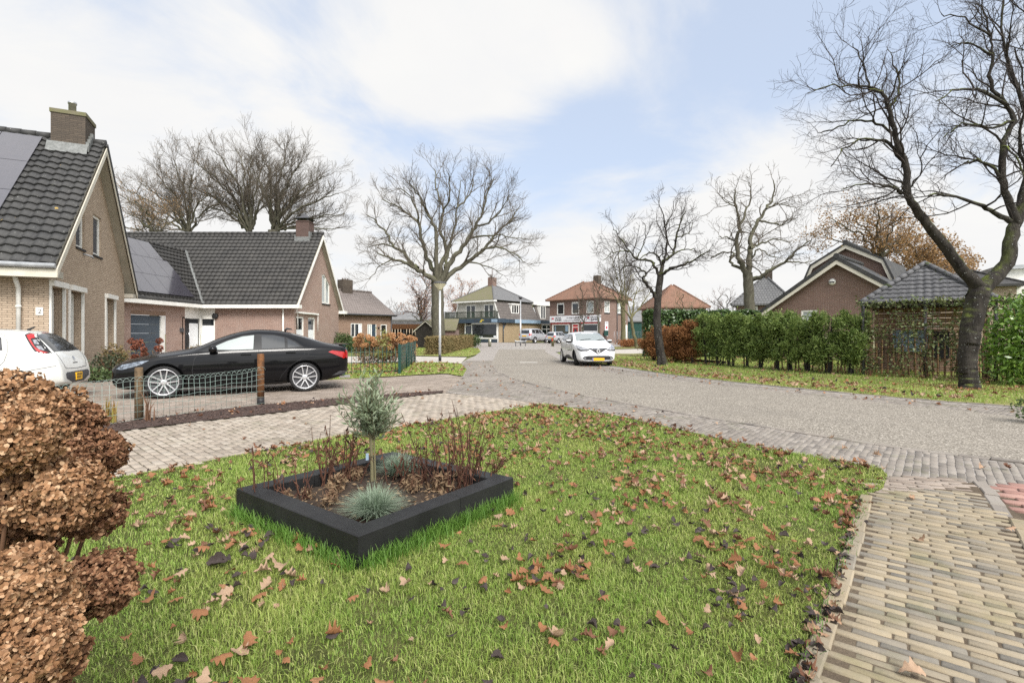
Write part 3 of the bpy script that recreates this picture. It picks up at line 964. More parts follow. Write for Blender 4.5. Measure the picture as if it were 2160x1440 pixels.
for k, w_ in enumerate(wins1):
    f = window(H1, gw, w_[0] + 0.05, w_[1], w_[2] - 0.05, w_[3] - 0.05, 0.09, rec=0.27, glass='glass_dark', film=[(0.45, 0.03, 0.92, 0.97)], filmmat='curtain')
    g = MB(); g.M = gw
    g.box((w_[0] - 0.04, w_[1], -0.02), (w_[0] + 0.03, w_[3] + 0.02, 0.05)); g.build('screen_rail', MATS['white_paint'], f); g = MB(); g.M = gw; g.box((w_[2] - 0.03, w_[1], -0.02), (w_[2] + 0.04, w_[3] + 0.02, 0.05))
    g.build('screen_rail', MATS['white_paint'], f)
    g = MB(); g.M = gw
    g.box((w_[0] - 0.06, w_[3] + 0.0, 0.003), (w_[2] + 0.06, w_[3] + 0.16, 0.12)); g.build('screen_cassette', MATS['white_paint'], f)
for w_ in wins1u:
    window(H1, gw, *w_, 0.09, rec=0.12, glass='glass_dark', film=[(0.1, 0.08, 0.85, 0.93)], filmmat='grey_plastic')
# near slope in relief, far slope plainer
mb = MB()
sv = Vector((XM - EX, 0, RZ - EZ)); L1 = sv.length
tiles(mb, (EX, D1, EZ + 0.03), (0, -1, 0), sv, D1 - VY, L1, 0.30, 0.345, 0.028, 0.058)
slab(mb, [(W1 - EX, VY, EZ), (W1 - EX, D1, EZ), (XM, D1, RZ), (XM, VY, RZ)], 0.1)
ridge_caps(mb, (XM, VY, RZ + 0.03), (XM, D1, RZ + 0.03), 0.13)
for k in range(int(L1 / 0.345)):            # verge tiles on the far rake
    q = Vector((W1 - EX, VY - 0.02, EZ + 0.06)) + Vector((-(XM - EX), 0, RZ - EZ)) * (k * 0.345 / L1)
    mb.M = Matrix.Translation(q) @ Matrix.Rotation(-(PI - math.atan2(RZ - EZ, -(XM - EX))), 4, 'Y')
    mb.M = Matrix.Translation(q) @ Matrix.Rotation(math.atan2(RZ - EZ, XM - EX), 4, 'Y')
    mb.box((-0.36, -0.03, -0.16), (0.0, 0.03, 0.0))
    mb.M = None
roof1 = mb.build('roof', MATS['dark_tile'], H1)
mb = MB()
slab(mb, [(EX, VY + 0.05, EZ - 0.03), (EX, D1, EZ - 0.03), (XM, D1, RZ - 0.03), (XM, VY + 0.05, RZ - 0.03)], 0.14)
slab(mb, [(W1 - EX, VY + 0.05, EZ - 0.11), (W1 - EX, D1, EZ - 0.11), (XM, D1, RZ - 0.11), (XM, VY + 0.05, RZ - 0.11)], 0.1)
mb.box((EX + 0.02, VY + 0.02, EZ - 0.33), (0.0, D1, EZ - 0.14)); mb.box((W1, VY + 0.02, EZ - 0.33), (W1 - EX - 0.02, D1, EZ - 0.16))
mb.build('soffit', MATS['soffit_board'], H1)
mb = MB()
for s in (0, 1):                              # white barge boards
    e, r = Vector((EX, VY, EZ - 0.1)), Vector((XM, VY, RZ - 0.1))
    if s:
        e.x, r.x = W1 - EX, XM
    mb.extr([e, r, r + Vector((0, 0, -0.24)), e + Vector((0, 0, -0.24))], (0, -0.03, 0))
mb.box((EX - 0.02, VY - 0.02, EZ - 0.34), (EX, D1, EZ - 0.11))
mb.build('barge_board', MATS['cream_paint'], H1)
mb = MB()
mb.tube([(EX - 0.07, VY, EZ - 0.03), (EX - 0.07, D1, EZ - 0.03)], 0.075, 10)
mb.build('gutter', MATS['zinc'], H1)
mb = MB()
mb.tube([(EX + 0.3, 0.62, EZ - 0.3), (-0.09, 0.62, EZ - 0.62), (-0.09, 0.62, 0)], 0.055, 12)
mb.lathe([(0.065, 0), (0.065, 0.06)], 12, (0, 0, 1), (-0.09, 0.62, 2.1))
mb.build('downpipe', MATS['white_paint'], H1)
mb = MB()
c0, c1, y0, y1 = 3.72, 4.83, 0.12, 1.05
mb.box((c0, y0, 7.3), (c1, y1, 8.92)); ch = mb.build('chimney', MATS['chimney_brick'], H1)
mb = MB(); mb.box((c0 - 0.03, y0 - 0.03, 8.92), (c1 + 0.03, y1 + 0.03, 9.05)); mb.build('coping', MATS['mossy_shed_roof'], ch)
mb = MB(); mb.lathe([(0.11, 0), (0.11, 0.42), (0.13, 0.42), (0.13, 0.48)], 16, (0, 0, 1), (XM, 0.62, 9.05)); mb.build('flue', MATS['steel_flue'], ch)
mb = MB()
zf = lambda x: EZ + (x - EX) * sl1
mb.poly([(c0 - 0.2, y0 - 0.08, zf(c0 - 0.2) + 0.115), (c0 - 0.2, y1 + 0.1, zf(c0 - 0.2) + 0.115), (c0 - 0.015, y1 + 0.1, zf(c0) + 0.3), (c0 - 0.015, y0 - 0.08, zf(c0) + 0.3)][::-1])
for k in range(4):
    xa = c0 + k * 0.15
    mb.box((xa, y0 - 0.1, zf(xa) + 0.06), (xa + 0.14, y0 - 0.008, zf(xa) + 0.4))
mb.build('flashing', MATS['lead_flashing'], ch)
for r in range(3):
    for k in range(5):
        mb = MB()
        u0 = 1.35 + k * 1.04; v0 = L1 - 0.25 - (r + 1) * 1.7
        O = Vector((EX, 0, EZ)); d = sv.normalized(); n = Vector((0, -1, 0)).cross(d)
        q = [O + d * a + Vector((0, b, 0)) + n * 0.13 for a, b in ((v0, u0), (v0 + 1.68, u0), (v0 + 1.68, u0 + 1.02), (v0, u0 + 1.02))]
        mb.extr([p - n * 0.035 for p in q][::-1], n * 0.035)
        mb.build('solar_panel', MATS['solar_cells'], H1)
mb = MB()
mb.M = gw
nb = on_plane(M1, 1, 0, 74, 654)
mb.M = plane((0, 0, 0), (0, -1, 0)) 
mb.box((-0.28, 1.9, 0.002), (-0.12, 2.12, 0.02))
pl1 = mb.build('house_number_plate', MATS['white_paint'], H1)
mb = MB()
text_mesh(mb, '2', 0.17, plane((-0.021, 0.235, 1.95), (0, -1, 0)), 0.001)
mb.build('number', MATS['sign_ink'], pl1)
mb = MB(); mb.M = gw
mb.tube([(2.98, 4.05, 0.01), (3.12, 4.0, 0.2), (3.16, 3.94, 0.24)], 0.03, 6)
mb.build('overflow_pipe', MATS['zinc'], H1)

# ------------------------------------------------ red-brown L-shaped house with the garage
XG, YF, DG = -12.95, 30.0, 7.7
H2 = root('l_shaped_house', 'red-brown brick L-shaped house with grey blue garage door behind the black car', 'house', (XG, YF, 0), 0)
M2 = frame_of(H2)
XW = -18.5 - XG                                # wing wall, local x
EZ2, RZ2, OV = 3.02, 8.02, 0.35
ym = DG / 2
sl2 = (RZ2 - EZ2) / (ym + OV)
t2 = lambda y: EZ2 + (min(y, DG - y) + OV) * sl2 - 0.1
gp = plane((0, 0, 0), (0, 1, 0))
fp = plane((XW, 0, 0), (1, 0, 0))
wp = plane((XW, -8, 0), (0, 1, 0))
hit2 = lambda ax, v, p: on_plane(M2, ax, v, *p)
mb = MB()
gl = [hit2(0, 0, p) for p in ((625, 671), (641.5, 671), (650, 672), (665, 672))]
ga, gb, gc, gd = (q.y for q in gl)
up = [(hit2(0, 0, p).y, hit2(0, 0, p).z) for p in ((679, 637), (695.6, 637), (695.6, 602), (684.5, 579), (679, 579))]
up[0] = (up[0][0], 3.42); up[1] = (up[1][0], 3.42)
wall(mb, gp, [(0, 0), (DG, 0), (DG, t2(DG)), (ym, t2(ym)), (0, t2(0))], [rect(ga, 0.5, gb, 2.4), rect(gc, 0.5, gd, 2.4), up], 0.14)
wall(mb, plane((XW + 0.85, 0, 0), (1, 0, 0)), rect(0, 0, -XW - 0.85, 2.95))
gx0, gx1 = -5.5 + 8, -3.35 + 8
dx0, dx1 = -1.42 + 8, 8.0
wall(mb, wp, [(0, 0), (gx0, 0), (gx0, 2.3), (gx1 + 0.3, 2.3), (gx1 + 0.3, 0), (6.55, 0), (6.55, 2.95), (0, 2.95)])
mb.build('wall', MATS['red_brick'], H2)
mb = MB()                                      # white infill over the porch
mb.box((XW - 0.05, -1.45, 2.3), (XW - 0.003, 0.05, 2.95)); mb.box((XW, 0.003, 2.3), (XW + 0.85, 0.05, 2.95))
mb.build('porch_panel', MATS['white_paint'], H2)
f = window(H2, wp, gx1 + 3.35 - 4.65 + 1.9 + 1.05 + 0.02, 0.0, dx1 - 0.03, 2.3, 0.07, mull=(0.0,), bars=(0.17,), rec=0.06, glass='glass_dark', sill=None, film=[(0.1, 0.19, 0.9, 0.85)])
window(H2, fp, 0.0, 0.0, 0.85, 2.3, 0.07, bars=(0.2,), rec=0.06, glass='glass_dark', sill=None, film=[(0.06, 0.22, 0.94, 0.8)])
mb = MB(); mb.M = wp; mb.box((6.56, 0.02, -0.1), (6.97, 2.28, -0.03)); dr = mb.build('front_door', MATS['black_door'], H2)
mb = MB(); mb.M = wp; mb.tube([(6.9, 0.7, 0.02), (6.9, 1.6, 0.02)], 0.014, 6); mb.build('door_handle', MATS['chrome'], dr)
mb = MB(); mb.M = wp
for k in range(5):
    mb.box((gx0 + 0.003, 0.02 + k * 0.456, -0.16), (gx1, 0.02 + k * 0.456 + 0.445, -0.10), 0.0)
gd_ = mb.build('garage_door', MATS['grey_blue_door'], H2)
mb = MB(); mb.M = wp; mb.box((gx0 + 0.1, 0.93, -0.1), (gx0 + 0.16, 1.1, -0.05)); mb.build('door_handle', MATS['black_plastic'], gd_)
mb = MB(); mb.M = wp; mb.box((gx1 + 0.003, 0, -0.2), (gx1 + 0.3, 2.29, -0.02)); mb.build('garage_side_panel', MATS['white_paint'], H2)
mb = MB(); mb.M = wp
for k in range(37):
    mb.box((gx0 + k * 0.067, 2.31, -0.003), (gx0 + k * 0.067 + 0.056, 2.52, 0.008))
mb.build('soldier_course', MATS['brown_brick'], H2)
window(H2, gp, ga, 0.5, gb, 2.4, 0.1, rec=0.1, glass='glass_dark', film=[(0.12, 0.05, 0.88, 0.58)], sill='dark_slab')
window(H2, gp, gc, 0.5, gd, 2.4, 0.1, rec=0.1, glass='glass_dark', film=[(0.12, 0.05, 0.88, 0.58)], sill='dark_slab')
# the window under the gable with one slanted corner
mb = MB(); mb.M = gp
cxu = sum(p[0] for p in up) / 5; cyu = sum(p[1] for p in up) / 5
inn = [(cxu + (p[0] - cxu) * 0.86, cyu + (p[1] - cyu) * 0.9) for p in up]
for k in range(5):
    a, b = up[k], up[(k + 1) % 5]; c, d = inn[(k + 1) % 5], inn[k]
    mb.extr([(a[0], a[1], -0.1), (b[0], b[1], -0.1), (c[0], c[1], -0.1), (d[0], d[1], -0.1)], (0, 0, 0.07))
xm_ = up[0][0] + (up[1][0] - up[0][0]) * 0.5
mb.box((xm_ - 0.05, up[0][1] + 0.06, -0.1), (xm_ + 0.05, up[2][1] + 0.45, -0.035))
f = mb.build('window', MATS['white_paint'], H2)
mb = MB(); mb.M = gp; mb.extr([(p[0], p[1], -0.085) for p in inn], (0, 0, 0.02)); mb.build('pane', MATS['glass_light'], f)
mb = MB(); mb.M = gp; mb.box((up[0][0] - 0.04, up[0][1] - 0.08, -0.1), (up[1][0] + 0.04, up[0][1] - 0.003, 0.05)); mb.build('sill', MATS['dark_slab'], f)
# roofs
mb = MB()
xl = -15.0
u2 = Vector((0, ym + OV, RZ2 - EZ2))
tiles(mb, (xl, -OV, EZ2 + 0.03), (1, 0, 0), u2, 0.3 - xl, u2.length, 0.3, 0.335, 0.025, 0.055, 5)
slab(mb, [(xl, DG + OV, EZ2), (0.3, DG + OV, EZ2), (0.3, ym, RZ2), (xl, ym, RZ2)], 0.1)
ridge_caps(mb, (xl, ym, RZ2 + 0.04), (0.3, ym, RZ2 + 0.04), 0.12)
WR, WZ = -21.1 - XG, 6.6                       # wing ridge
dw = Vector((-(XW + OV - WR), 0, WZ - EZ2))
tiles(mb, (XW + OV, -8.0, EZ2 + 0.03), (0, 1, 0), dw, 8 + 2.9, dw.length, 0.3, 0.335, 0.025, 0.055, 5, clip=lambda v: (0, 8 - OV + v * 2.95 / dw.length + 0.05))
slab(mb, [(WR, -8, WZ), (WR, 2.5, WZ), (2 * WR - XW - OV, 2.5, EZ2), (2 * WR - XW - OV, -8, EZ2)], 0.1)
ridge_caps(mb, (WR, -8, WZ + 0.04), (WR, 2.4, WZ + 0.04), 0.12)
mb.build('roof', MATS['dark_tile_far'], H2)
mb = MB()
va, vb = Vector((XW + OV, -OV, EZ2 + 0.06)), Vector((WR, (WZ - EZ2) / sl2 - OV, WZ + 0.06))
nn = Vector((0.0, -1, 1)).normalized()
sd_ = (vb - va).cross(nn).normalized() * 0.09
mb.poly([va - sd_, va + sd_, vb + sd_ + nn * 0.04, vb - sd_ + nn * 0.04]); mb.poly([va - sd_ + nn * 0.004, vb - sd_ + nn * 0.044, vb + sd_ + nn * 0.044, va + sd_ + nn * 0.004])
mb.tube([va + nn * 0.03, vb + nn * 0.05], 0.07, 6)
mb.build('valley_flashing', MATS['lead_flashing'], H2)
mb = MB()
slab(mb, [(xl, -OV, EZ2 - 0.03), (0.28, -OV, EZ2 - 0.03), (0.28, ym, RZ2 - 0.03), (xl, ym, RZ2 - 0.03)], 0.12)
slab(mb, [(xl, DG + OV, EZ2 - 0.11), (0.28, DG + OV, EZ2 - 0.11), (0.28, ym, RZ2 - 0.11), (xl, ym, RZ2 - 0.11)], 0.06)
mb.build('soffit', MATS['soffit_board'], H2)
mb = MB()
for s in (0, 1):
    e, r = Vector((0.3, -OV, EZ2 - 0.08)), Vector((0.3, ym, RZ2 - 0.08))
    if s:
        e.y = DG + OV
    mb.extr([e, r, r + Vector((0, 0, -0.26)), e + Vector((0, 0, -0.26))], (0.03, 0, 0))
mb.build('barge_board', MATS['white_paint'], H2)
mb = MB()
mb.box((XW + OV - 0.02, -OV - 0.14, EZ2 - 0.17), (0.5, -OV + 0.28, EZ2 + 0.03)); mb.build('gutter', MATS['white_paint'], H2); mb = MB(); mb.box((XW + 0.003, -8, EZ2 - 0.17), (XW + OV + 0.12, -OV - 0.15, EZ2 + 0.025)); mb.build('gutter', MATS['white_paint'], H2); mb = MB()
mb.box((-0.15, DG + 0.003, EZ2 - 0.2), (0.5, DG + OV + 0.12, EZ2 + 0.02))
mb.build('gutter', MATS['white_paint'], H2)
mb = MB(); mb.tube([(-0.62, -0.07, 2.86), (-0.62, -0.07, 0)], 0.05, 10); mb.build('downpipe', MATS['white_paint'], H2)
mb = MB(); mb.M = plane((-5.0, 0, 2.4), (1, 0, 0)); mb.lathe([(0.12, 0.0), (0.17, 0.04), (0.17, 0.12), (0.08, 0.15)], 16, (0, 0, 1), (0.35, 0, 0)); mb.build('wall_lamp', MATS['black_plastic'], H2)
mb = MB(); mb.M = wp; mb.box((6.1, 1.45, 0.002), (6.35, 1.68, 0.09)); mb.build('letter_box', MATS['grey_plastic'], H2)
mb = MB()
mb.M = gp
mb.box((ga - 0.1, 2.58, 0.002), (gd + 0.25, 2.68, 0.16)); mb.tube([(ga - 0.05, 2.6, 0.1), (ga - 0.05, 1.6, 0.12)], 0.02, 6); mb.tube([(gd + 0.2, 2.6, 0.1), (gd + 0.14, 1.5, 0.12)], 0.02, 6)
mb.build('awning', MATS['white_paint'], H2)
mb = MB()
mb.box((-1.35, ym - 0.45, 7.1), (-0.5, ym + 0.45, 8.75)); ch = mb.build('chimney', MATS['dark_red_brick'], H2)
mb = MB(); mb.box((-1.38, ym - 0.48, 8.75), (-0.47, ym + 0.48, 8.83)); mb.build('coping', MATS['dark_red_brick'], ch)
mb = MB(); mb.box((-1.42, ym - 0.52, 7.35), (-0.43, ym - 0.46, 7.75)); mb.box((-1.42, ym - 0.5, 7.35), (-1.36, ym, 7.9)); mb.box((-0.49, ym - 0.5, 7.35), (-0.42, ym, 8.1)); mb.build('flashing', MATS['lead_flashing'], ch)
mb = MB()
for sx in (-1.25, -0.6):
    for sy in (-0.35, 0.35):
        mb.box((sx - 0.04, ym + sy - 0.04, 8.83), (sx + 0.04, ym + sy + 0.04, 8.98))
b4 = [(-1.5, ym - 0.6, 8.98), (-0.35, ym - 0.6, 8.98), (-0.35, ym + 0.6, 8.98), (-1.5, ym + 0.6, 8.98)]
for k in range(4):
    a, b = Vector(b4[k]), Vector(b4[(k + 1) % 4]); t = Vector((-0.925, ym, 9.35))
    mb.poly([a, b, b + (t - b) * 0.55 + Vector((0, 0, -0.06)), a + (t - a) * 0.55 + Vector((0, 0, -0.06))])
    mb.poly([a + (t - a) * 0.55 + Vector((0, 0, -0.06)), b + (t - b) * 0.55 + Vector((0, 0, -0.06)), t + Vector((0, 0, 0.05))])
mb.poly(b4[::-1]); mb.build('chimney_cap', MATS['grey_plastic'], ch)
pn = Vector((WZ - EZ2, 0, XW + OV - WR)).normalized()
for r in range(3):
    for k in range(5):
        yr = -0.75 - k * 1.03 + (-0.2, 0.1, -0.1)[r]
        v1 = dw.length - 0.12 - r * 1.36
        O = Vector((XW + OV, 0, EZ2)); d = dw.normalized()
        q = [O + d * a + Vector((0, b, 0)) + pn * 0.15 for a, b in ((v1 - 1.34, yr - 1.01), (v1 - 1.34, yr), (v1, yr), (v1, yr - 1.01))]
        mb = MB(); mb.extr([p - pn * 0.035 for p in q], pn * 0.035); mb.build('solar_panel', MATS['solar_cells'], H2)

# ------------------------------------------------ brown bungalow behind
def hip_roof(mb, x0, y0, x1, y1, ze, zr, rx0, rx1, ry, t=0.1):
    """hipped roof: eaves rectangle and a ridge line (rx0..rx1 at y = ry)"""
    A, B, C, D = (x0, y0, ze), (x1, y0, ze), (x1, y1, ze), (x0, y1, ze)
    r0, r1 = (rx0, ry, zr), (rx1, ry, zr)
    one = abs(rx1 - rx0) < 1e-6
    for q in ([A, B, r0] if one else [A, B, r1, r0], [B, C, r1], [C, D, r0] if one else [C, D, r0, r1], [D, A, r0]):
        mb.poly(q)
    mb.poly([(p[0], p[1], ze - t) for p in (D, C, B, A)])
    for a, b in ((A, B), (B, C), (C, D), (D, A)):
        mb.poly([(a[0], a[1], ze - t), (b[0], b[1], ze - t), b, a])


L3 = 7.2
H3 = root('bungalow', 'small brown brick house with grey-brown pantile roof behind the orange hydrangeas', 'house', (-10.73 - 0.6 * L3, 45.0 - 0.8 * L3, 0), math.atan2(0.8, 0.6))
M3 = frame_of(H3)
p3 = plane((0, 0, 0), (1, 0, 0))
h3 = lambda x: on_plane(M3, 1, 0, x, 700).x
D3, e3, r3 = 6.4, 3.05, 5.15
w3 = [(h3(740), 1.05, h3(764), 2.2), (h3(775), 0.0, h3(794), 2.15), (h3(803), 0.9, h3(816), 2.15)]
mb = MB()
wall(mb, p3, rect(0, 0, L3, e3), [rect(*q) for q in w3], 0.12)
wall(mb, plane((L3, 0, 0), (0, 1, 0)), [(0, 0), (D3, 0), (D3, e3), (D3 / 2, r3 - 0.1), (0, e3)])
wall(mb, plane((0, D3, 0), (0, -1, 0)), [(0, 0), (D3, 0), (D3, e3), (D3 / 2, r3 - 0.1), (0, e3)])
mb.build('wall', MATS['brown_brick'], H3)
window(H3, p3, *w3[0], 0.07, mull=(0.36,), rec=0.08, glass='glass_dark', film=[(0.7, 0.06, 0.93, 0.94)])
window(H3, p3, *w3[2], 0.07, rec=0.08, glass='glass_dark')
f = window(H3, p3, w3[1][0], 0, w3[1][0] + (w3[1][2] - w3[1][0]) * 0.5, 2.15, 0.07, mull=(0.5,), rec=0.08, glass='glass_light', sill=None)
mb = MB(); mb.M = p3; mb.box((w3[1][0] + (w3[1][2] - w3[1][0]) * 0.5 + 0.01, 0.02, -0.1), (w3[1][2] - 0.06, 2.13, -0.04)); mb.build('front_door', MATS['navy_paint'], H3)
mb = MB(); mb.M = p3; mb.box((w3[1][2] - 0.058, 0, -0.11), (w3[1][2], 2.15, -0.02)); mb.build('door_frame', MATS['white_paint'], H3)
mb = MB()
slab(mb, [(-0.1, -0.35, e3 - 0.1), (L3 + 0.25, -0.35, e3 - 0.1), (L3 + 0.25, D3 / 2, r3), (-0.1, D3 / 2, r3)], 0.14)
slab(mb, [(-0.1, D3 + 0.35, e3 - 0.1), (L3 + 0.25, D3 + 0.35, e3 - 0.1), (L3 + 0.25, D3 / 2, r3), (-0.1, D3 / 2, r3)], 0.14)
ridge_caps(mb, (-0.1, D3 / 2, r3 + 0.03), (L3 + 0.25, D3 / 2, r3 + 0.03), 0.1)
mb.build('roof', MATS['brown_tile'], H3)
mb = MB(); mb.tube([(-0.1, -0.42, e3 - 0.12), (L3 + 0.25, -0.42, e3 - 0.12)], 0.07, 8); mb.build('gutter', MATS['grey_plastic'], H3)
mb = MB(); mb.tube([(L3 - 0.08, -0.08, e3 - 0.15), (L3 - 0.08, -0.08, 0)], 0.045, 8); mb.build('downpipe', MATS['grey_plastic'], H3)
cx = on_plane(M3, 1, D3 / 2, 728, 606).x
mb = MB(); mb.box((cx - 0.5, D3 / 2 - 0.42, r3 - 0.6), (cx + 0.5, D3 / 2 + 0.42, r3 + 0.95)); ch = mb.build('chimney', MATS['chimney_brick'], H3)
mb = MB()
for k in range(3):
    mb.lathe([(0.08, 0), (0.07, 0.16)], 8, (0, 0, 1), (cx - 0.25 + k * 0.25, D3 / 2, r3 + 0.95))
mb.build('chimney_pot', MATS['brown_tile'], ch)
mb = MB(); mb.M = p3; mb.lathe([(0.07, 0), (0.09, 0.05), (0.05, 0.12)], 10, (0, 0, 1), (h3(798), 1.85, 0.0)); mb.build('wall_lamp', MATS['black_plastic'], H3)
# low part of the house set back to the left, reaching behind the garage house
mb = MB(); wall(mb, plane((-0.9, 0.35, 0), (1, 0, 0)), rect(0, 0, 0.9, e3)); mb.build('side_wall', MATS['brown_brick'], H3)

# ------------------------------------------------ purple-brown gable house on the right
H4 = root('gable_house', 'purple-brown brick house with a wide low gable behind the thuja hedge', 'house', (16.8, 26.0, 0), math.atan2(-0.736, 0.677))
M4 = frame_of(H4)
p4 = plane((0, 0, 0), (1, 0, 0))
hw, ap, s4, D4 = 3.5, 5.28, 0.71, 4.5
t4 = lambda x: ap - abs(x) * s4
wx0, wx1 = on_plane(M4, 1, 0, 1690, 655).x, on_plane(M4, 1, 0, 1724, 655).x
w4 = rect(wx0, 0.7, wx1, 2.62)
mb = MB()
wall(mb, p4, [(-hw + 0.25, 0), (hw, 0), (hw, t4(hw) - 0.15), (0, ap - 0.15), (-hw + 0.25, t4(hw - 0.25) - 0.15)], [w4], 0.12)
wall(mb, plane((-hw + 0.25, D4, 0), (0, -1, 0)), rect(0, 0, D4, 2.6))
wall(mb, plane((hw, 0, 0), (0, 1, 0)), rect(0, 0, D4, 2.6))
mb.build('wall', MATS['purple_brick'], H4)
window(H4, p4, wx0, 0.7, wx1, 2.62, 0.09, mull=(), bars=(0.68,), rec=0.08, glass='glass_light')
mb = MB(); mb.M = p4
for k in range(16):
    mb.box((wx0 - 0.2 + k * 0.075, 2.66, -0.003), (wx0 - 0.2 + k * 0.075 + 0.063, 2.88, 0.006))
mb.build('soldier_course', MATS['purple_brick'], H4)
mb = MB()
for s in (-1, 1):
    slab(mb, [(s * (hw + 0.25), -0.3, t4(hw + 0.25) + 0.02), (s * (hw + 0.25), D4, t4(hw + 0.25) + 0.02), (0, D4, ap + 0.02), (0, -0.3, ap + 0.02)], 0.1)
    L = math.hypot(hw + 0.25, (hw + 0.25) * s4); nk = int(L / 0.36)
    for k in range(nk):                        # verge tiles seen end-on
        a = 1 - k / nk
        q = Vector((s * (hw + 0.25) * a, -0.3, t4((hw + 0.25) * a)))
        mb.M = Matrix.Translation(q) @ Matrix.Rotation(s * math.atan(s4), 4, 'Y')
        mb.box((0 if s < 0 else -0.37, -0.05, -0.13), (0.37 if s < 0 else 0, 0.25, 0.06))
        mb.M = None
ridge_caps(mb, (0, -0.36, ap + 0.06), (0, D4, ap + 0.06), 0.13)
mb.build('roof', MATS['dark_tile'], H4)
mb = MB()
for s in (-1, 1):
    e = Vector((s * (hw + 0.25), -0.3, t4(hw + 0.25) - 0.135)); r = Vector((0, -0.3, ap - 0.135))
    mb.extr([e, r, r + Vector((0, 0, -0.24)), e + Vector((0, 0, -0.2))], (0, -0.03, 0))
    mb.extr([e, r, r + Vector((0, 0, -0.02)), e + Vector((0, 0, -0.02))], (0, 0.3, 0))
mb.box((-hw - 0.4, -0.3, 2.36), (-hw + 0.23, D4, 2.5))
mb.build('barge_board', MATS['cream_paint'], H4)
mb = MB(); mb.M = p4; mb.lathe([(0.16, 0.0), (0.17, 0.04), (0.13, 0.09), (0.05, 0.12)], 18, (0, 0, 1), (-0.26, 4.04, 0.0)); lm = mb.build('wall_lamp', MATS['white_paint'], H4)
mb = MB(); mb.M = p4; mb.box((-0.38, 4.0, 0.1), (-0.14, 4.06, 0.125)); mb.build('lens', MATS['grey_plastic'], lm)
# white garden room seen through the trellis (low white wall and pale panels)
mb = MB(); mb.M = p4; mb.box((-0.7, 0.55, 0.012), (2.6, 1.25, 0.05)); mb.build('pale_panel', MATS['pale_lens'], H4)

H5 = root('gambrel_house', 'brown brick house with white edged gambrel roof rising behind the wide gable', 'house', H4.location + Vector((0.736, 0.677, 0)) * 5.2, H4.rotation_euler.z)
M5 = frame_of(H5)
q5 = [on_plane(M5, 1, 0, *p) for p in ((1695, 600), (1711, 563), (1786, 516.5), (1871, 548.6), (1889, 582))]
cx5 = q5[2].x
ap5 = q5[2].z
k5 = cx5 - q5[1].x; z5 = q5[1].z; b5 = k5 + 0.75
prof = [(cx5 - b5, 0), (cx5 + b5, 0), (cx5 + b5, z5 - 1.9), (cx5 + k5, z5), (cx5, ap5), (cx5 - k5, z5), (cx5 - b5, z5 - 1.9)]
mb = MB(); wall(mb, p4, [(a, b - (0.1 if b > 0 else 0)) for a, b in prof]); mb.build('wall', MATS['purple_brick'], H5)
mb = MB(); up5 = prof[2:]
ins = [(cx5 + b5 - 0.26, z5 - 1.9), (cx5 + k5 - 0.15, z5 - 0.16), (cx5, ap5 - 0.25), (cx5 - k5 + 0.15, z5 - 0.16), (cx5 - b5 + 0.26, z5 - 1.9)]
mb.M = p4
for k in range(4):
    mb.extr([(up5[k][0], up5[k][1], 0.25), (up5[k + 1][0], up5[k + 1][1], 0.25), (ins[k + 1][0], ins[k + 1][1], 0.25), (ins[k][0], ins[k][1], 0.25)], (0, 0, 0.04))
mb.build('barge_board', MATS['cream_paint'], H5)
mb = MB()
for k in range(4):
    a, b = up5[k], up5[k + 1]
    slab(mb, [(a[0], -0.33, a[1] + 0.1), (b[0], -0.33, b[1] + 0.1), (b[0], 5, b[1] + 0.1), (a[0], 5, a[1] + 0.1)], 0.1)
ridge_caps(mb, (cx5, -0.35, ap5 + 0.12), (cx5, 5, ap5 + 0.12), 0.14)
mb.build('roof', MATS['dark_tile'], H5)

# ------------------------------------------------ tiled garden pavilion
GW = 3.35
GZ = root('garden_pavilion', 'open garden pavilion with grey hipped tile roof behind the ivy trellis', 'pavilion', (11.73, 17.0, 0), math.atan2(-0.634, 0.773))
mb = MB()
c_ = GW / 2
oe, ez, rz_ = 0.0, 2.39, 3.72
ctr = Vector((c_, c_, rz_))
cor = [Vector((0, 0, ez)), Vector((GW, 0, ez)), Vector((GW, GW, ez)), Vector((0, GW, ez))]
for k in range(4):
    a, b = cor[k], cor[(k + 1) % 4]
    u = (b - a).normalized(); mid = (a + b) / 2; vd = ctr - mid; L = vd.length
    tiles(mb, a, u, vd, GW, L, 0.21, 0.235, 0.014, 0.03, 6, clip=lambda v, L=L: (c_ * v / L, GW - c_ * v / L))
for p in cor:
    ridge_caps(mb, p + Vector((0, 0, 0.03)), ctr + Vector((0, 0, 0.06)), 0.085, 0.26)
mb.build('roof', MATS['glazed_tile'], GZ)
mb = MB()
for a, b in zip(cor, cor[1:] + cor[:1]):
    a2 = a + (ctr - a) * 0.06; b2 = b + (ctr - b) * 0.06
    mb.tube([a2 - Vector((0, 0, 0.16)), b2 - Vector((0, 0, 0.16))], 0.07, 4)
mb.build('eaves_beam', MATS['dark_timber'], GZ)
for (x, y) in ((0.25, 0.25), (GW - 0.25, 0.25), (GW - 0.25, GW - 0.25), (0.25, GW - 0.25)):
    mb = MB(); mb.box((x - 0.06, y - 0.06, 0), (x + 0.06, y + 0.06, 2.42)); mb.build('post', MATS['brown_timber'], GZ)
mb = MB(); mb.box((0.25, GW - 0.32, 0.0), (GW - 0.25, GW - 0.26, 1.35)); mb.build('back_wall', MATS['brown_brick'], GZ)
mb = MB()
for k in range(5):
    mb.box((0.25, GW - 0.34, 1.38 + k * 0.19), (GW - 0.25, GW - 0.31, 1.38 + k * 0.19 + 0.165))
mb.build('back_boarding', MATS['brown_timber'], GZ)
mb = MB()
for k in range(3):
    mb.box((0.9, GW - 0.37, 1.62 + k * 0.21), (2.1, GW - 0.345, 1.66 + k * 0.21))
mb.build('shelf', MATS['white_paint'], GZ)
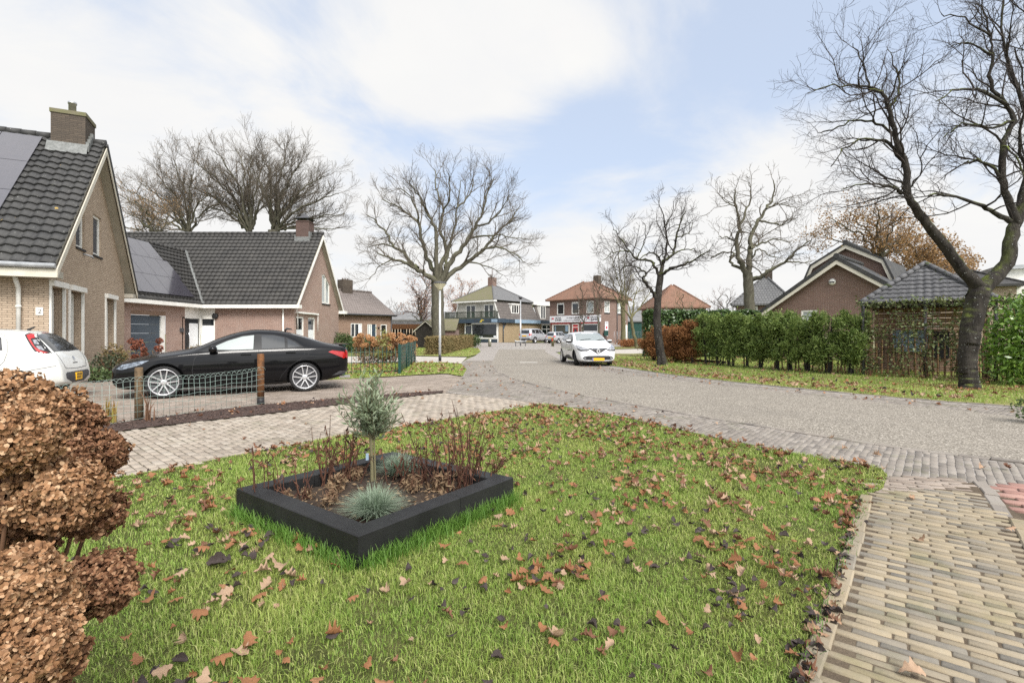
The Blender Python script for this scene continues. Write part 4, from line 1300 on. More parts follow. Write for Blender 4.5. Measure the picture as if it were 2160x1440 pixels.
mb = MB(); mb.box((0.75, GW - 0.40, 0.72), (1.75, GW - 0.345, 1.5)); mb.build('pale_panel', MATS['pale_blue_panel'], GZ)
mb = MB(); mb.box((1.9, GW - 0.40, 0.5), (2.35, GW - 0.345, 1.45)); mb.build('dark_opening_box', MATS['black_door'], GZ)  # solid black box; the darkness of the opening is put into its colour

# ------------------------------------------------ shop with mossy roof, balcony and blue fascia
S1 = root('corner_shop', 'old shop with mossy pyramid roof, timber balcony and dark blue fascia', 'shop', (-1.95, 74.0, 0), math.atan2(0.8, 0.6))
N1 = frame_of(S1)
FW, SD = 9.75, 10.2
fr = plane((0, FW, 0), (0, -1, 0))             # front, u = 0 at the left end
sdp = plane((0, 0, 0), (1, 0, 0))
fu = lambda x: FW - on_plane(N1, 0, 0, x, 700).y
sx = lambda x: on_plane(N1, 1, 0, x, 700).x
u0, u1, u2_, u3, u4 = fu(951), fu(980), fu(994.5), fu(1048), FW
mb = MB()
wall(mb, sdp, rect(0, 0, SD + 7, 2.9))
wall(mb, plane((2.2, FW, 0), (0, -1, 0)), rect(0, 0, u1, 2.9)); wall(mb, plane((0, FW - u1, 0), (1, 0, 0)), rect(0, 0, 2.2, 2.9))
mb.box((0.4, 0.3, 0), (SD + 6.6, FW - 0.1, 0.2))
mb.build('wall', MATS['yellow_brick'], S1)
mb = MB(); mb.M = fr
mb.box((-0.75, 2.9, -1.2), (FW + 0.5, 3.5, 0.75)); mb.M = sdp
mb.box((-0.2, 2.9, -0.5), (3.4, 3.45, 0.45))
fs = mb.build('fascia', MATS['navy_paint'], S1)
mb = MB(); mb.M = sdp
for k in range(7):
    mb.box((3.42 + k * 1.06, 2.9, -0.5), (3.42 + k * 1.06 + 1.03, 3.45, 0.4 - 0.004 * k))
mb.build('fascia_panel', MATS['pale_blue_panel'], S1)
mb = MB(); mb.M = fr; mb.box((FW - 0.75, 2.98, 0.755), (FW + 0.35, 3.42, 0.77)); mb.build('fascia_panel', MATS['pale_blue_panel'], S1)
mb = MB(); text_mesh(mb, 'Ver', 0.62, fr @ Matrix.Translation((u2_ + 1.15, 3.0, 0.752)), 0.004); text_mesh(mb, 'ous', 0.62, fr @ Matrix.Translation((u2_ + 3.35, 3.0, 0.752)), 0.004)
mb.build('lettering', MATS['sign_ink'], fs)
mb = MB(); mb.M = fr; mb.extr([(u2_ + 2.25, 2.98, 0.752), (u2_ + 2.7, 3.0, 0.752), (u2_ + 2.75, 3.2, 0.752), (u2_ + 3.2, 3.25, 0.752), (u2_ + 3.0, 3.36, 0.752), (u2_ + 2.6, 3.42, 0.752), (u2_ + 2.45, 3.2, 0.752)], (0, 0, 0.006)); mb.build('emblem', MATS['gold_ink'], fs)
window(S1, fr, u2_, 0.55, FW - 0.25, 2.85, 0.16, rec=0.02, glass='glass_dark', sill=None, name='shop_window', film=[(0.86, 0.08, 0.95, 0.2), (0.3, 0.1, 0.45, 0.14)])
mb = MB(); mb.M = fr; mb.box((u2_ + 0.1, 0.02, -0.2), (FW - 0.35, 0.45, -0.03)); mb.build('plinth_panel', MATS['navy_paint'], S1)
mb = MB(); mb.M = fr; mb.box((u2_ + 0.05, 0, -0.15), (u2_ + 0.0, 2.85, 0.0)); mb.box((u1 + 0.01, 0, -0.15), (u1 + 0.2, 2.85, 0.003)); mb.box((FW - 0.25, 0, -0.15), (FW - 0.08, 2.88, 0.0)); mb.box((u2_, 0.46, -0.15), (FW - 0.3, 0.56, 0.004)); mb.box((u1 + 0.2, 2.5, -0.14), (u2_, 2.6, 0.0))
mb.build('shop_frame', MATS['white_paint'], S1)
mb = MB(); mb.M = fr; mb.box((u1 + 0.24, 0.03, -0.13), (u2_ - 0.04, 2.48, -0.05)); dd = mb.build('shop_door', MATS['navy_paint'], S1)
mb = MB(); mb.M = fr; mb.box((u1 + 0.42, 0.5, -0.05), (u2_ - 0.2, 2.3, -0.04)); mb.build('pane', MATS['glass_dark'], dd)
mb = MB(); mb.M = fr; mb.box((-0.25, 0, -0.1), (-0.05, 2.9, 0.1)); mb.build('porch_post', MATS['white_paint'], S1)
mb = MB(); mb.M = plane((2.2, FW, 0), (0, -1, 0)); mb.box((0.7, 0.4, 0.003), (2.2, 2.0, 0.06)); bd = mb.build('notice_board', MATS['stake_timber'], S1)
mb = MB(); text_mesh(mb, 'STIHL', 0.5, plane((2.2, FW, 0), (0, -1, 0)) @ Matrix.Translation((0.85, 1.5, 0.062)), 0.004); mb.build('lettering', MATS['sign_ink'], bd)
# upper storey: plastered front below the hipped roof, mansard slope on the side
zt, zb = 6.05, 3.5
mb = MB()
uf = [(0.7, zb), (FW - 0.15, zb), (FW - 1.15, zt), (1.5, zt)]
ww = [rect(fu(979), 3.6, fu(1000), 5.72), rect(fu(1017), 3.6, fu(1038.5), 5.72)]
wall(mb, plane((0.35, FW, 0), (0, -1, 0)), uf, ww, 0.15)
mb.build('plaster_front', MATS['render_plaster'], S1)
fr2 = plane((0.35, FW, 0), (0, -1, 0))
for q in ww:
    window(S1, fr2, q[0][0], q[0][1], q[2][0], q[2][1], 0.16, mull=(0.5,), rec=0.1, glass='glass_dark', sill=None, film=[(0.08, 0.03, 0.92, 0.44)], filmmat='green_metal')
mb = MB()
M_ = [(0.3, -0.05, zb - 0.05), (SD + 0.3, -0.05, zb - 0.05), (SD - 0.3, 1.05, zt + 0.05), (0.3, 1.05, zt + 0.05)]
slab(mb, M_, 0.15)
slab(mb, [(0.3, FW - 0.5, zb - 0.05), (SD, FW - 0.5, zb - 0.05), (SD, FW - 1.4, zt), (0.3, FW - 1.4, zt)], 0.15)
mb.build('mansard_slope', MATS['slate_shingle'], S1)
mb = MB()
mb.M = fr2; mb.extr([(FW - 0.19, zb, 0.05), (FW + 0.03, zb, 0.05), (FW - 1.0, zt, 0.05), (FW - 1.2, zt, 0.05)], (0, 0, 0.06)); mb.extr([(0.6, zb, 0.05), (0.8, zb, 0.05), (1.6, zt, 0.05), (1.4, zt, 0.05)], (0, 0, 0.06)); mb.M = None
mb.box((-0.25, 0.75, zt), (0.5, FW - 0.55, zt + 0.26))
mb.build('white_trim', MATS['white_paint'], S1)
mb = MB()
A, B, C, D = (-0.3, 0.7, zt + 0.27), (SD - 0.1, 0.7, zt + 0.27), (SD - 0.1, FW - 0.5, zt + 0.27), (-0.3, FW - 0.5, zt + 0.27)
tp = (SD * 0.44, FW * 0.5, 9.15)
for q in ((A, B, tp), (B, C, tp), (C, D, tp)):
    mb.poly(q)
mb.poly([D, C, B, A])
for q in (A, B, C, D):
    ridge_caps(mb, Vector(q) + Vector((0, 0, 0.02)), Vector(tp) + Vector((0, 0, 0.05)), 0.09)
rf = mb.build('roof', MATS['grey_pan_tile'], S1)
mb = MB(); mb.poly([D, A, tp]); mb.build('mossy_slope', MATS['mossy_shed_roof'], rf)
mb = MB(); mb.box((tp[0] - 0.55, tp[1] - 0.45, 8.4), (tp[0] + 0.55, tp[1] + 0.45, 10.2)); ch = mb.build('chimney', MATS['purple_brick'], rf)
mb = MB(); mb.tube([(tp[0], tp[1], 10.2), (tp[0], tp[1], 11.6)], 0.07, 6); mb.lathe([(0.12, 0), (0.1, 0.5)], 8, (0, 0, 1), (tp[0] - 0.3, tp[1], 10.2)); mb.build('flue', MATS['brown_tile'], rf)
mb = MB()                                      # balcony
mb.M = fr
mb.box((-0.5, 3.505, 0.55), (FW - 0.3, 3.75, 0.62)); mb.box((-0.5, 4.5, 0.54), (FW - 0.3, 4.62, 0.66))
n = 62
for k in range(n):
    x = -0.45 + (FW + 0.1) * k / n
    mb.box((x, 3.6, 0.57), (x + 0.07, 4.5, 0.6))
mb.M = None
for yy in (0.32, FW + 0.45):
    for k in range(6):
        mb.box((-0.6 + k * 0.16, yy, 3.5), (-0.6 + k * 0.16 + 0.07, yy + 0.03, 4.5))
    mb.box((-0.66, yy - 0.02, 4.5), (0.3, yy + 0.06, 4.62))
for k in range(5):
    yy = 0.3 + k * (FW + 0.1) / 4
    mb.box((-0.67, yy, 3.5), (-0.53, yy + 0.12, 4.7))
mb.build('balcony', MATS['balcony_timber'], S1)


def dormer(par, M, x0, x1, z0, z1, depth, n=3):
    mb = MB(); mb.M = M
    mb.extr([(x0, z0, 0), (x0, z1, 0), (x0, z1, -depth)], (-0.03, 0, 0)); mb.extr([(x1, z0, 0), (x1, z1, 0), (x1, z1, -depth)], (0.03, 0, 0))
    mb.box((x0 - 0.15, z1, -depth), (x1 + 0.15, z1 + 0.15, 0.1))
    d = mb.build('dormer', MATS['white_paint'], par)
    w_ = window(d, M, x0, z0, x1, z1, 0.12, mull=[(k + 1) / n for k in range(n - 1)], rec=0.05, glass='glass_dark', sill=None, name='dormer_window')
    for c in list(w_.children):
        bpy.data.objects.remove(c)
    w_.data.materials.append(MATS['glass_dark'])
    me = w_.data
    bm = bmesh.new(); bm.from_mesh(me)
    vs = [bm.verts.new(M @ Vector(p)) for p in ((x0 + 0.1, z0 + 0.1, -0.03), (x1 - 0.1, z0 + 0.1, -0.03), (x1 - 0.1, z1 - 0.1, -0.03), (x0 + 0.1, z1 - 0.1, -0.03))]
    fc = bm.faces.new(vs); fc.material_index = 1
    bm.to_mesh(me); bm.free()
    return d


dm = plane((0, 0.35, 0), (1, 0, 0))
dormer(S1, dm, sx(1083), sx(1098), 4.35, 5.75, 1.1)
mb = MB(); slab(mb, [(SD + 0.32, -0.02, zb - 0.05), (SD + 9, -0.02, zb - 0.05), (SD + 9, 1.0, zt), (SD + 0.32, 1.0, zt)], 0.15); mb.build('mansard_slope', MATS['slate_shingle'], S1)
mb = MB(); mb.box((SD - 0.2, 0.6, zt - 0.05), (SD + 9, 6, zt + 0.4)); mb.build('flat_roof', MATS['white_paint'], S1)
dormer(S1, plane((0, 0.1, 0), (1, 0, 0)), SD + 1.0, SD + 2.5, 3.7, 5.9, 1.2, 2)
mb = MB(); mb.M = sdp; mb.box((SD + 0.3, 2.9, 0.41), (SD + 8.9, 3.45, 0.44)); mb.build('fascia_panel', MATS['navy_paint'], S1)
window(S1, sdp, SD + 1.1, 0.1, SD + 6.6, 2.8, 0.2, mull=(0.28, 0.55), bars=(0.72,), rec=-0.02, glass='glass_dark', sill=None, name='shop_window')
mb = MB(); mb.M = sdp; mb.tube([(sx(1060.5), 0, 0.1), (sx(1060.5), 3.0, 0.1)], 0.07, 8); mb.tube([(sx(1060.5), 2.0, 0.12), (sx(1068), 3.2, 0.12)], 0.07, 6); mb.build('downpipe', MATS['navy_paint'], S1)

# ------------------------------------------------ red-roofed shop
S2 = root('record_shop', 'two storey brick shop with orange tiled roof and long white sign board', 'shop', (12.6, 72.0, 0), math.atan2(0.715, 0.70))
N2 = frame_of(S2)
F2, D2 = 9.4, 7.3
fr = plane((0, F2, 0), (0, -1, 0)); sd2 = plane((0, 0, 0), (1, 0, 0))
fu = lambda x: F2 - on_plane(N2, 0, 0, x, 700).y
sx2 = lambda x: on_plane(N2, 1, 0, x, 700).x
E2_ = 6.35
up2 = [(fu(1175), 4.15, fu(1190), 5.95), (fu(1206), 4.2, fu(1221.5), 6.0), (fu(1237), 4.25, fu(1252.5), 6.05)]
gr2 = [(fu(1165), 0.5, fu(1201.5), 2.75), (fu(1207), 0.0, fu(1220.5), 2.75), (fu(1227), 0.5, fu(1262.5), 2.8)]
us = [(sx2(1275), 4.35, sx2(1286), 6.0), (sx2(1302), 4.3, sx2(1311), 6.0)]
mb = MB()
wall(mb, fr, rect(0, 0, F2, E2_), [rect(*q) for q in up2 + gr2], 0.12)
wall(mb, sd2, rect(0, 0, D2, E2_), [rect(*q) for q in us], 0.1)
wall(mb, plane((0, F2, 0), (1, 0, 0), (0, 0, 1)), rect(0, 0, D2, E2_)); wall(mb, plane((D2, 0, 0), (0, 1, 0)), rect(0, 0, F2, E2_))
mb.build('wall', MATS['purple_brick'], S2)
for k, q in enumerate(up2):
    window(S2, fr, *q, 0.14, rec=0.06, glass='glass_dark' if k < 2 else 'glass_light', sill='dark_slab', film=[(0.05, 0.86, 0.95, 0.97)])
for q in us:
    window(S2, sd2, *q, 0.12, rec=0.06, mull=(0.5,), bars=(0.5,), glass='glass_light', sill='dark_slab', silldrop=0.2)
window(S2, fr, *gr2[0], 0.2, rec=0.05, glass='glass_room', sill=None, name='shop_window', film=[(0.1, 0.08, 0.9, 0.35), (0.14, 0.5, 0.2, 0.85), (0.75, 0.5, 0.9, 0.9), (0.4, 0.4, 0.6, 0.5)], filmmat='pale_blue_panel')
window(S2, fr, *gr2[2], 0.2, rec=0.05, glass='glass_dark', sill=None, name='shop_window', film=[(0.05, 0.05, 0.95, 0.52)])
q = gr2[1]
mb = MB(); mb.M = fr; mb.box((q[0], 0, -0.08), (q[0] + 0.12, q[3], 0.0)); mb.box((q[2] - 0.12, 0, -0.08), (q[2], q[3], 0)); mb.box((q[0] + 0.12, q[3] - 0.12, -0.08), (q[2] - 0.12, q[3], 0)); mb.box((q[0] + 0.12, 2.2, -0.08), (q[2] - 0.12, 2.3, -0.003)); mb.build('door_frame', MATS['white_paint'], S2)
mb = MB(); mb.M = fr; mb.box((q[0] + 0.12, 2.3, -0.07), (q[2] - 0.12, q[3] - 0.12, -0.02)); mb.box((q[0] + 0.12, 0.02, -0.07), (q[2] - 0.12, 2.2, -0.02)); dr = mb.build('red_door', MATS['red_paint'], S2)
mb = MB(); mb.M = fr; mb.box((q[0] + 0.36, 0.5, -0.02), (q[2] - 0.34, 2.0, -0.012)); mb.build('pane', MATS['glass_dark'], dr)
mb = MB(); mb.M = fr; mb.box((fu(1162.5), 2.78, 0.003), (fu(1203), 2.9, 0.12)); mb.box((fu(1223), 2.82, 0.003), (fu(1264), 2.94, 0.12)); mb.build('red_lintel', MATS['red_paint'], S2)
s0, s1, sz0, sz1 = fu(1161), F2 + 0.12, 3.0, 3.98
mb = MB(); mb.M = fr; mb.box((s0, sz0, 0.02), (s1, sz1, 0.16)); sg = mb.build('sign_board', MATS['sign_white'], S2)
T = lambda x, y: fr @ Matrix.Translation((s0 + (s1 - s0) * x, sz0 + y, 0.163))
mb = MB()
for bx in (0.03, 0.74):
    text_mesh(mb, 'I', 0.52, T(bx, 0.38), 0.004, bold=0.008)
    text_mesh(mb, 'CD HAL', 0.34, T(bx + 0.085, 0.55), 0.004, bold=0.012); text_mesh(mb, 'RUINEN', 0.34, T(bx + 0.085, 0.22), 0.004, bold=0.012)
text_mesh(mb, 'De Enige complete', 0.30, T(0.35, 0.56), 0.004, 0.25); text_mesh(mb, 'muziekwinkel van Nederland', 0.26, T(0.285, 0.2), 0.004, 0.25)
mb.build('lettering', MATS['sign_ink'], sg)
mb = MB()
for bx in (0.05, 0.76):
    H_ = T(bx, 0.38); mb.M = H_
    pts = []
    for k in range(24):
        t = 2 * PI * k / 24
        pts.append((0.17 + 0.0125 * 16 * math.sin(t) ** 3 * 0.95, 0.2 + 0.0125 * (13 * math.cos(t) - 5 * math.cos(2 * t) - 2 * math.cos(3 * t) - math.cos(4 * t)), 0.0))
    mb.extr(pts[::-1], (0, 0, 0.006)); mb.M = None
mb.build('heart', MATS['sign_red'], sg)
mb = MB(); mb.M = sd2; a, b = sx2(1275.5), sx2(1282); mb.box((a, 0.95, 0.01), (b, 3.05, 0.08)); bn = mb.build('banner', MATS['sign_white'], S2)
mb = MB(); mb.M = sd2
for k in range(5):
    mb.box((a + 0.1, 1.4 + k * 0.07, 0.081), (b - 0.1, 1.435 + k * 0.07, 0.085)); mb.box((a + 0.1, 2.75 + k * 0.05, 0.081), (b - 0.1, 2.77 + k * 0.05, 0.085))
mb.build('lettering', MATS['sign_ink'], bn)
mb = MB(); mb.M = sd2; mb.box((a + 0.2, 2.0, 0.081), (b - 0.2, 2.35, 0.086)); mb.build('emblem', MATS['sign_red'], bn)
mb = MB(); mb.M = sd2; mb.box((sx2(1319), 0, 0.003), (sx2(1322.5), 2.6, 0.06)); mb.build('side_door', MATS['white_paint'], S2)
mb = MB(); mb.M = sd2; mb.tube([(sx2(1301), 0, 0.08), (sx2(1301), E2_, 0.08)], 0.06, 8); mb.build('downpipe', MATS['grey_plastic'], S2)
mb = MB(); mb.M = sd2; mb.lathe([(0.12, 0.0), (0.16, 0.1), (0.1, 0.24)], 10, (0, 0, 1), (sx2(1316.5), 3.1, 0.0)); mb.build('wall_lamp', MATS['white_vinyl'], S2)
mb = MB()
hip_roof(mb, -0.5, -0.5, D2 + 0.5, F2 + 0.5, E2_ + 0.1, 9.3, D2 / 2, D2 / 2 + 0.001, F2 / 2, 0.16)
mb2 = MB()
A, B, C, D = (-0.5, -0.5, E2_ + 0.1), (D2 + 0.5, -0.5, E2_ + 0.1), (D2 + 0.5, F2 + 0.5, E2_ + 0.1), (-0.5, F2 + 0.5, E2_ + 0.1)
r0, r1 = (D2 / 2, F2 / 2 - 0.9, 9.3), (D2 / 2, F2 / 2 + 0.9, 9.3)
for qd in ((A, B, r0), (B, C, r1, r0), (C, D, r1), (D, A, r0, r1)):
    mb2.poly(qd)
mb2.poly([(p[0], p[1], E2_ - 0.05) for p in (D, C, B, A)])
for p, q_ in zip((A, B, C, D), (B, C, D, A)):
    mb2.poly([(p[0], p[1], E2_ - 0.05), (q_[0], q_[1], E2_ - 0.05), q_, p])
for p, r in ((A, r0), (B, r0), (C, r1), (D, r1)):
    ridge_caps(mb2, Vector(p) + Vector((0, 0, 0.02)), Vector(r) + Vector((0, 0, 0.06)), 0.1)
rf = mb2.build('roof', MATS['orange_tile'], S2)
mb = MB(); mb.box((D2 / 2 + 0.3, F2 / 2 - 1.6, 8.3), (D2 / 2 + 1.1, F2 / 2 - 0.7, 10.2)); mb.build('chimney', MATS['chimney_brick'], rf)


# ------------------------------------------------ far houses, sheds
def far_house(name, label, px0, px1, Y, rz, w, d, wallm, roofm, eave, ridge, rl, wins=(), chim=None, cat='house'):
    c = Vector(((0.5 * (px0 + px1) - 1080) / F * Y, Y, 0))
    o = root(name, label, cat, c, rz)
    mb = MB(); mb.box((-w / 2, 0, 0), (w / 2, d, eave)); mb.build('wall', MATS[wallm], o)
    mb = MB()
    x0, x1, y0, y1 = -w / 2 - 0.4, w / 2 + 0.4, -0.4, d + 0.4
    A, B, C, D = (x0, y0, eave), (x1, y0, eave), (x1, y1, eave), (x0, y1, eave)
    r0, r1 = (-rl / 2, d / 2, ridge), (rl / 2, d / 2, ridge)
    for q in ((A, B, r1, r0), (B, C, r1), (C, D, r0, r1), (D, A, r0)):
        mb.poly(q)
    mb.poly([(p[0], p[1], eave - 0.15) for p in (D, C, B, A)])
    for p, q in zip((A, B, C, D), (B, C, D, A)):
        mb.poly([(p[0], p[1], eave - 0.15), (q[0], q[1], eave - 0.15), q, p])
    for p, r in ((A, r0), (B, r1), (C, r1), (D, r0)):
        ridge_caps(mb, Vector(p), Vector(r) + Vector((0, 0, 0.04)), 0.09)
    rf = mb.build('roof', MATS[roofm], o)
    if chim:
        mb = MB(); mb.box((chim - 0.28, d / 2 - 0.28, ridge - 0.5), (chim + 0.28, d / 2 + 0.28, ridge + 0.55)); mb.build('chimney', MATS['chimney_brick'], rf)
    for (a, b, zc0, zc1, m) in wins:
        window(o, plane((0, 0, 0), (1, 0, 0)), a, zc0, b, zc1, 0.12, mull=m, rec=-0.02, glass='glass_light', sill='dark_slab')
    return o


far_house('brick_house', 'orange-brown roofed house between the two bare trees behind the ivy hedge', 1386, 1490, 60, 0.05, 5.9, 6, 'purple_brick', 'orange_tile', 4.5, 7.35, 0.3, [(-2.2, -0.9, 3.0, 4.2, (0.5,)), (0.2, 1.8, 3.0, 4.2, (0.5,))], 0.0)
far_house('brick_house', 'house with grey tiled pyramid roof and white window above the thuja hedge', 1556, 1662, 45, -0.55, 4.4, 4.6, 'purple_brick', 'grey_pan_tile', 4.0, 6.7, 0.05, [(-1.3, -0.4, 2.6, 3.8, ()), (0.7, 2.0, 2.6, 3.8, (0.5,))], 0.3)
far_house('pale_house', 'tan gabled house peeping between the forked trunks of the big tree', 2030, 2085, 34, -0.6, 4.0, 6, 'tan_brick', 'dark_tile_far', 4.6, 5.9, 0.1, [(-0.2, 0.6, 3.7, 4.6, ())])
o = root('white_house', 'white modern house with stepped roofs at the right edge above the laurel', 'house', P(2196, 700, 33), -0.5)
o.location.z = 0
mb = MB(); mb.box((-2.6, 0, 0), (6, 6, 4.6)); mb.box((-1.6, 1.2, 4.6), (5, 6, 5.75)); mb.build('wall', MATS['white_paint'], o)
mb = MB(); mb.box((-1.9, 0.9, 5.755), (5.3, 6.3, 6.0)); mb.build('roof', MATS['zinc'], o)
for k in range(3):
    window(o, plane((0, 0, 0), (1, 0, 0)), -2.3 + k * 0.8, 3.4, -1.7 + k * 0.8, 3.95, 0.08, rec=-0.02, glass='glass_dark', sill=None)
o = root('warehouse', 'long low grey roofed building far behind the bungalow and the lamp post', 'warehouse', P(868, 702, 80), 0.05)
o.location.z = 0
mb = MB(); mb.box((-9, 0, 0), (9, 9, 3.6)); mb.build('wall', MATS['tan_brick'], o)
mb = MB(); slab(mb, [(-9.3, -0.3, 3.5), (9.3, -0.3, 3.5), (9.3, 5, 5.0), (-9.3, 5, 5.0)], 0.2); mb.build('roof', MATS['roof_felt'], o)
o = root('carport', 'flat roofed timber carport with reddish beam beside the brown bungalow', 'carport', P(848, 702, 52), 0.0)
o.location.z = 0
mb = MB(); mb.box((-1.9, 0, 2.3), (2.2, 5, 2.6)); mb.build('roof', MATS['roof_felt'], o)
mb = MB(); mb.box((-1.9, -0.1, 1.8), (2.2, 0.05, 2.3)); mb.build('beam', MATS['leaf_dark_shrub'] if False else MATS['brown_post_timber'], o)
mb = MB()
for k in range(13):
    mb.box((-1.8 + k * 0.31, 2.2, 0), (-1.8 + k * 0.31 + 0.2, 2.3, 2.3))
mb.build('slat_wall', MATS['dark_timber'], o)
for x in (-1.7, 0.1, 1.95):
    mb = MB(); mb.box((x, 0, 0), (x + 0.14, 0.14, 1.8)); mb.build('post', MATS['grey_plastic'], o)
o = root('garden_shed', 'dark timber shed with mossy gabled roof beside the big tree trunk', 'shed', P(898, 702, 48), 0.0)
o.location.z = 0
mb = MB()
mb.extr([(-0.95, 0, 0), (0.95, 0, 0), (0.95, 0, 1.75), (0, 0, 2.55), (-0.95, 0, 1.75)], (0, 2.6, 0))
for k in range(12):
    mb.box((-0.94 + k * 0.158, -0.025, 0), (-0.94 + k * 0.158 + 0.14, -0.003, 1.7))
mb.build('wall', MATS['dark_timber'], o)
mb = MB()
for s in (-1, 1):
    slab(mb, [(s * 1.15, -0.2, 1.62), (s * 1.15, 2.8, 1.62), (0, 2.8, 2.62), (0, -0.2, 2.62)], 0.08)
mb.build('roof', MATS['mossy_shed_roof'], o)
mb = MB()
for s in (-1, 1):
    mb.extr([(s * 1.15, -0.2, 1.54), (0, -0.2, 2.54), (0, -0.2, 2.44), (s * 1.15, -0.2, 1.44)], (0, -0.03, 0))
mb.build('barge_board', MATS['cream_paint'], o)
o = root('lean_to', 'low brick outbuilding with mossy roof left of the old shop', 'outbuilding', P(933, 702, 58), 0.0)
o.location.z = 0
mb = MB(); mb.box((-1.6, 0, 0), (1.5, 4, 1.75)); mb.build('wall', MATS['purple_brick'], o)
mb = MB(); slab(mb, [(-1.8, -0.25, 1.7), (1.6, -0.25, 1.7), (1.6, 3, 3.1), (-1.8, 3, 3.1)], 0.1); mb.build('roof', MATS['mossy_shed_roof'], o)
o = root('metal_barn', 'dark green clad barn with grey roof behind the red roofed shop', 'barn', P(1352, 702, 82), 0.0)
o.location.z = 0
mb = MB(); mb.box((-2.2, 0, 0), (6, 8, 3.4)); mb.build('wall', MATS['green_metal'], o)
mb = MB(); slab(mb, [(-2.6, -0.3, 3.3), (6.4, -0.3, 3.3), (6.4, 6, 6.0), (-2.6, 6, 6.0)], 0.2); mb.build('roof', MATS['roof_felt'], o)
# ---------------------------------------------------------------- cars
def curve(pts):
    xs = np.array([p[0] for p in pts], float); ys = np.array([p[1] for p in pts], float)
    d = np.diff(ys) / np.diff(xs)
    m = np.zeros(len(xs))
    m[0], m[-1] = d[0], d[-1]
    for i in range(1, len(xs) - 1):
        m[i] = 0 if d[i - 1] * d[i] <= 0 else 2 * d[i - 1] * d[i] / (d[i - 1] + d[i])

    def f(x):
        x = min(max(x, xs[0]), xs[-1])
        i = min(int(np.searchsorted(xs, x, 'right')) - 1, len(xs) - 2)
        h = xs[i + 1] - xs[i]; t = (x - xs[i]) / h
        return (ys[i] * (1 + 2 * t) * (1 - t) ** 2 + h * m[i] * t * (1 - t) ** 2 + ys[i + 1] * t * t * (3 - 2 * t) + h * m[i + 1] * t * t * (t - 1))
    return f


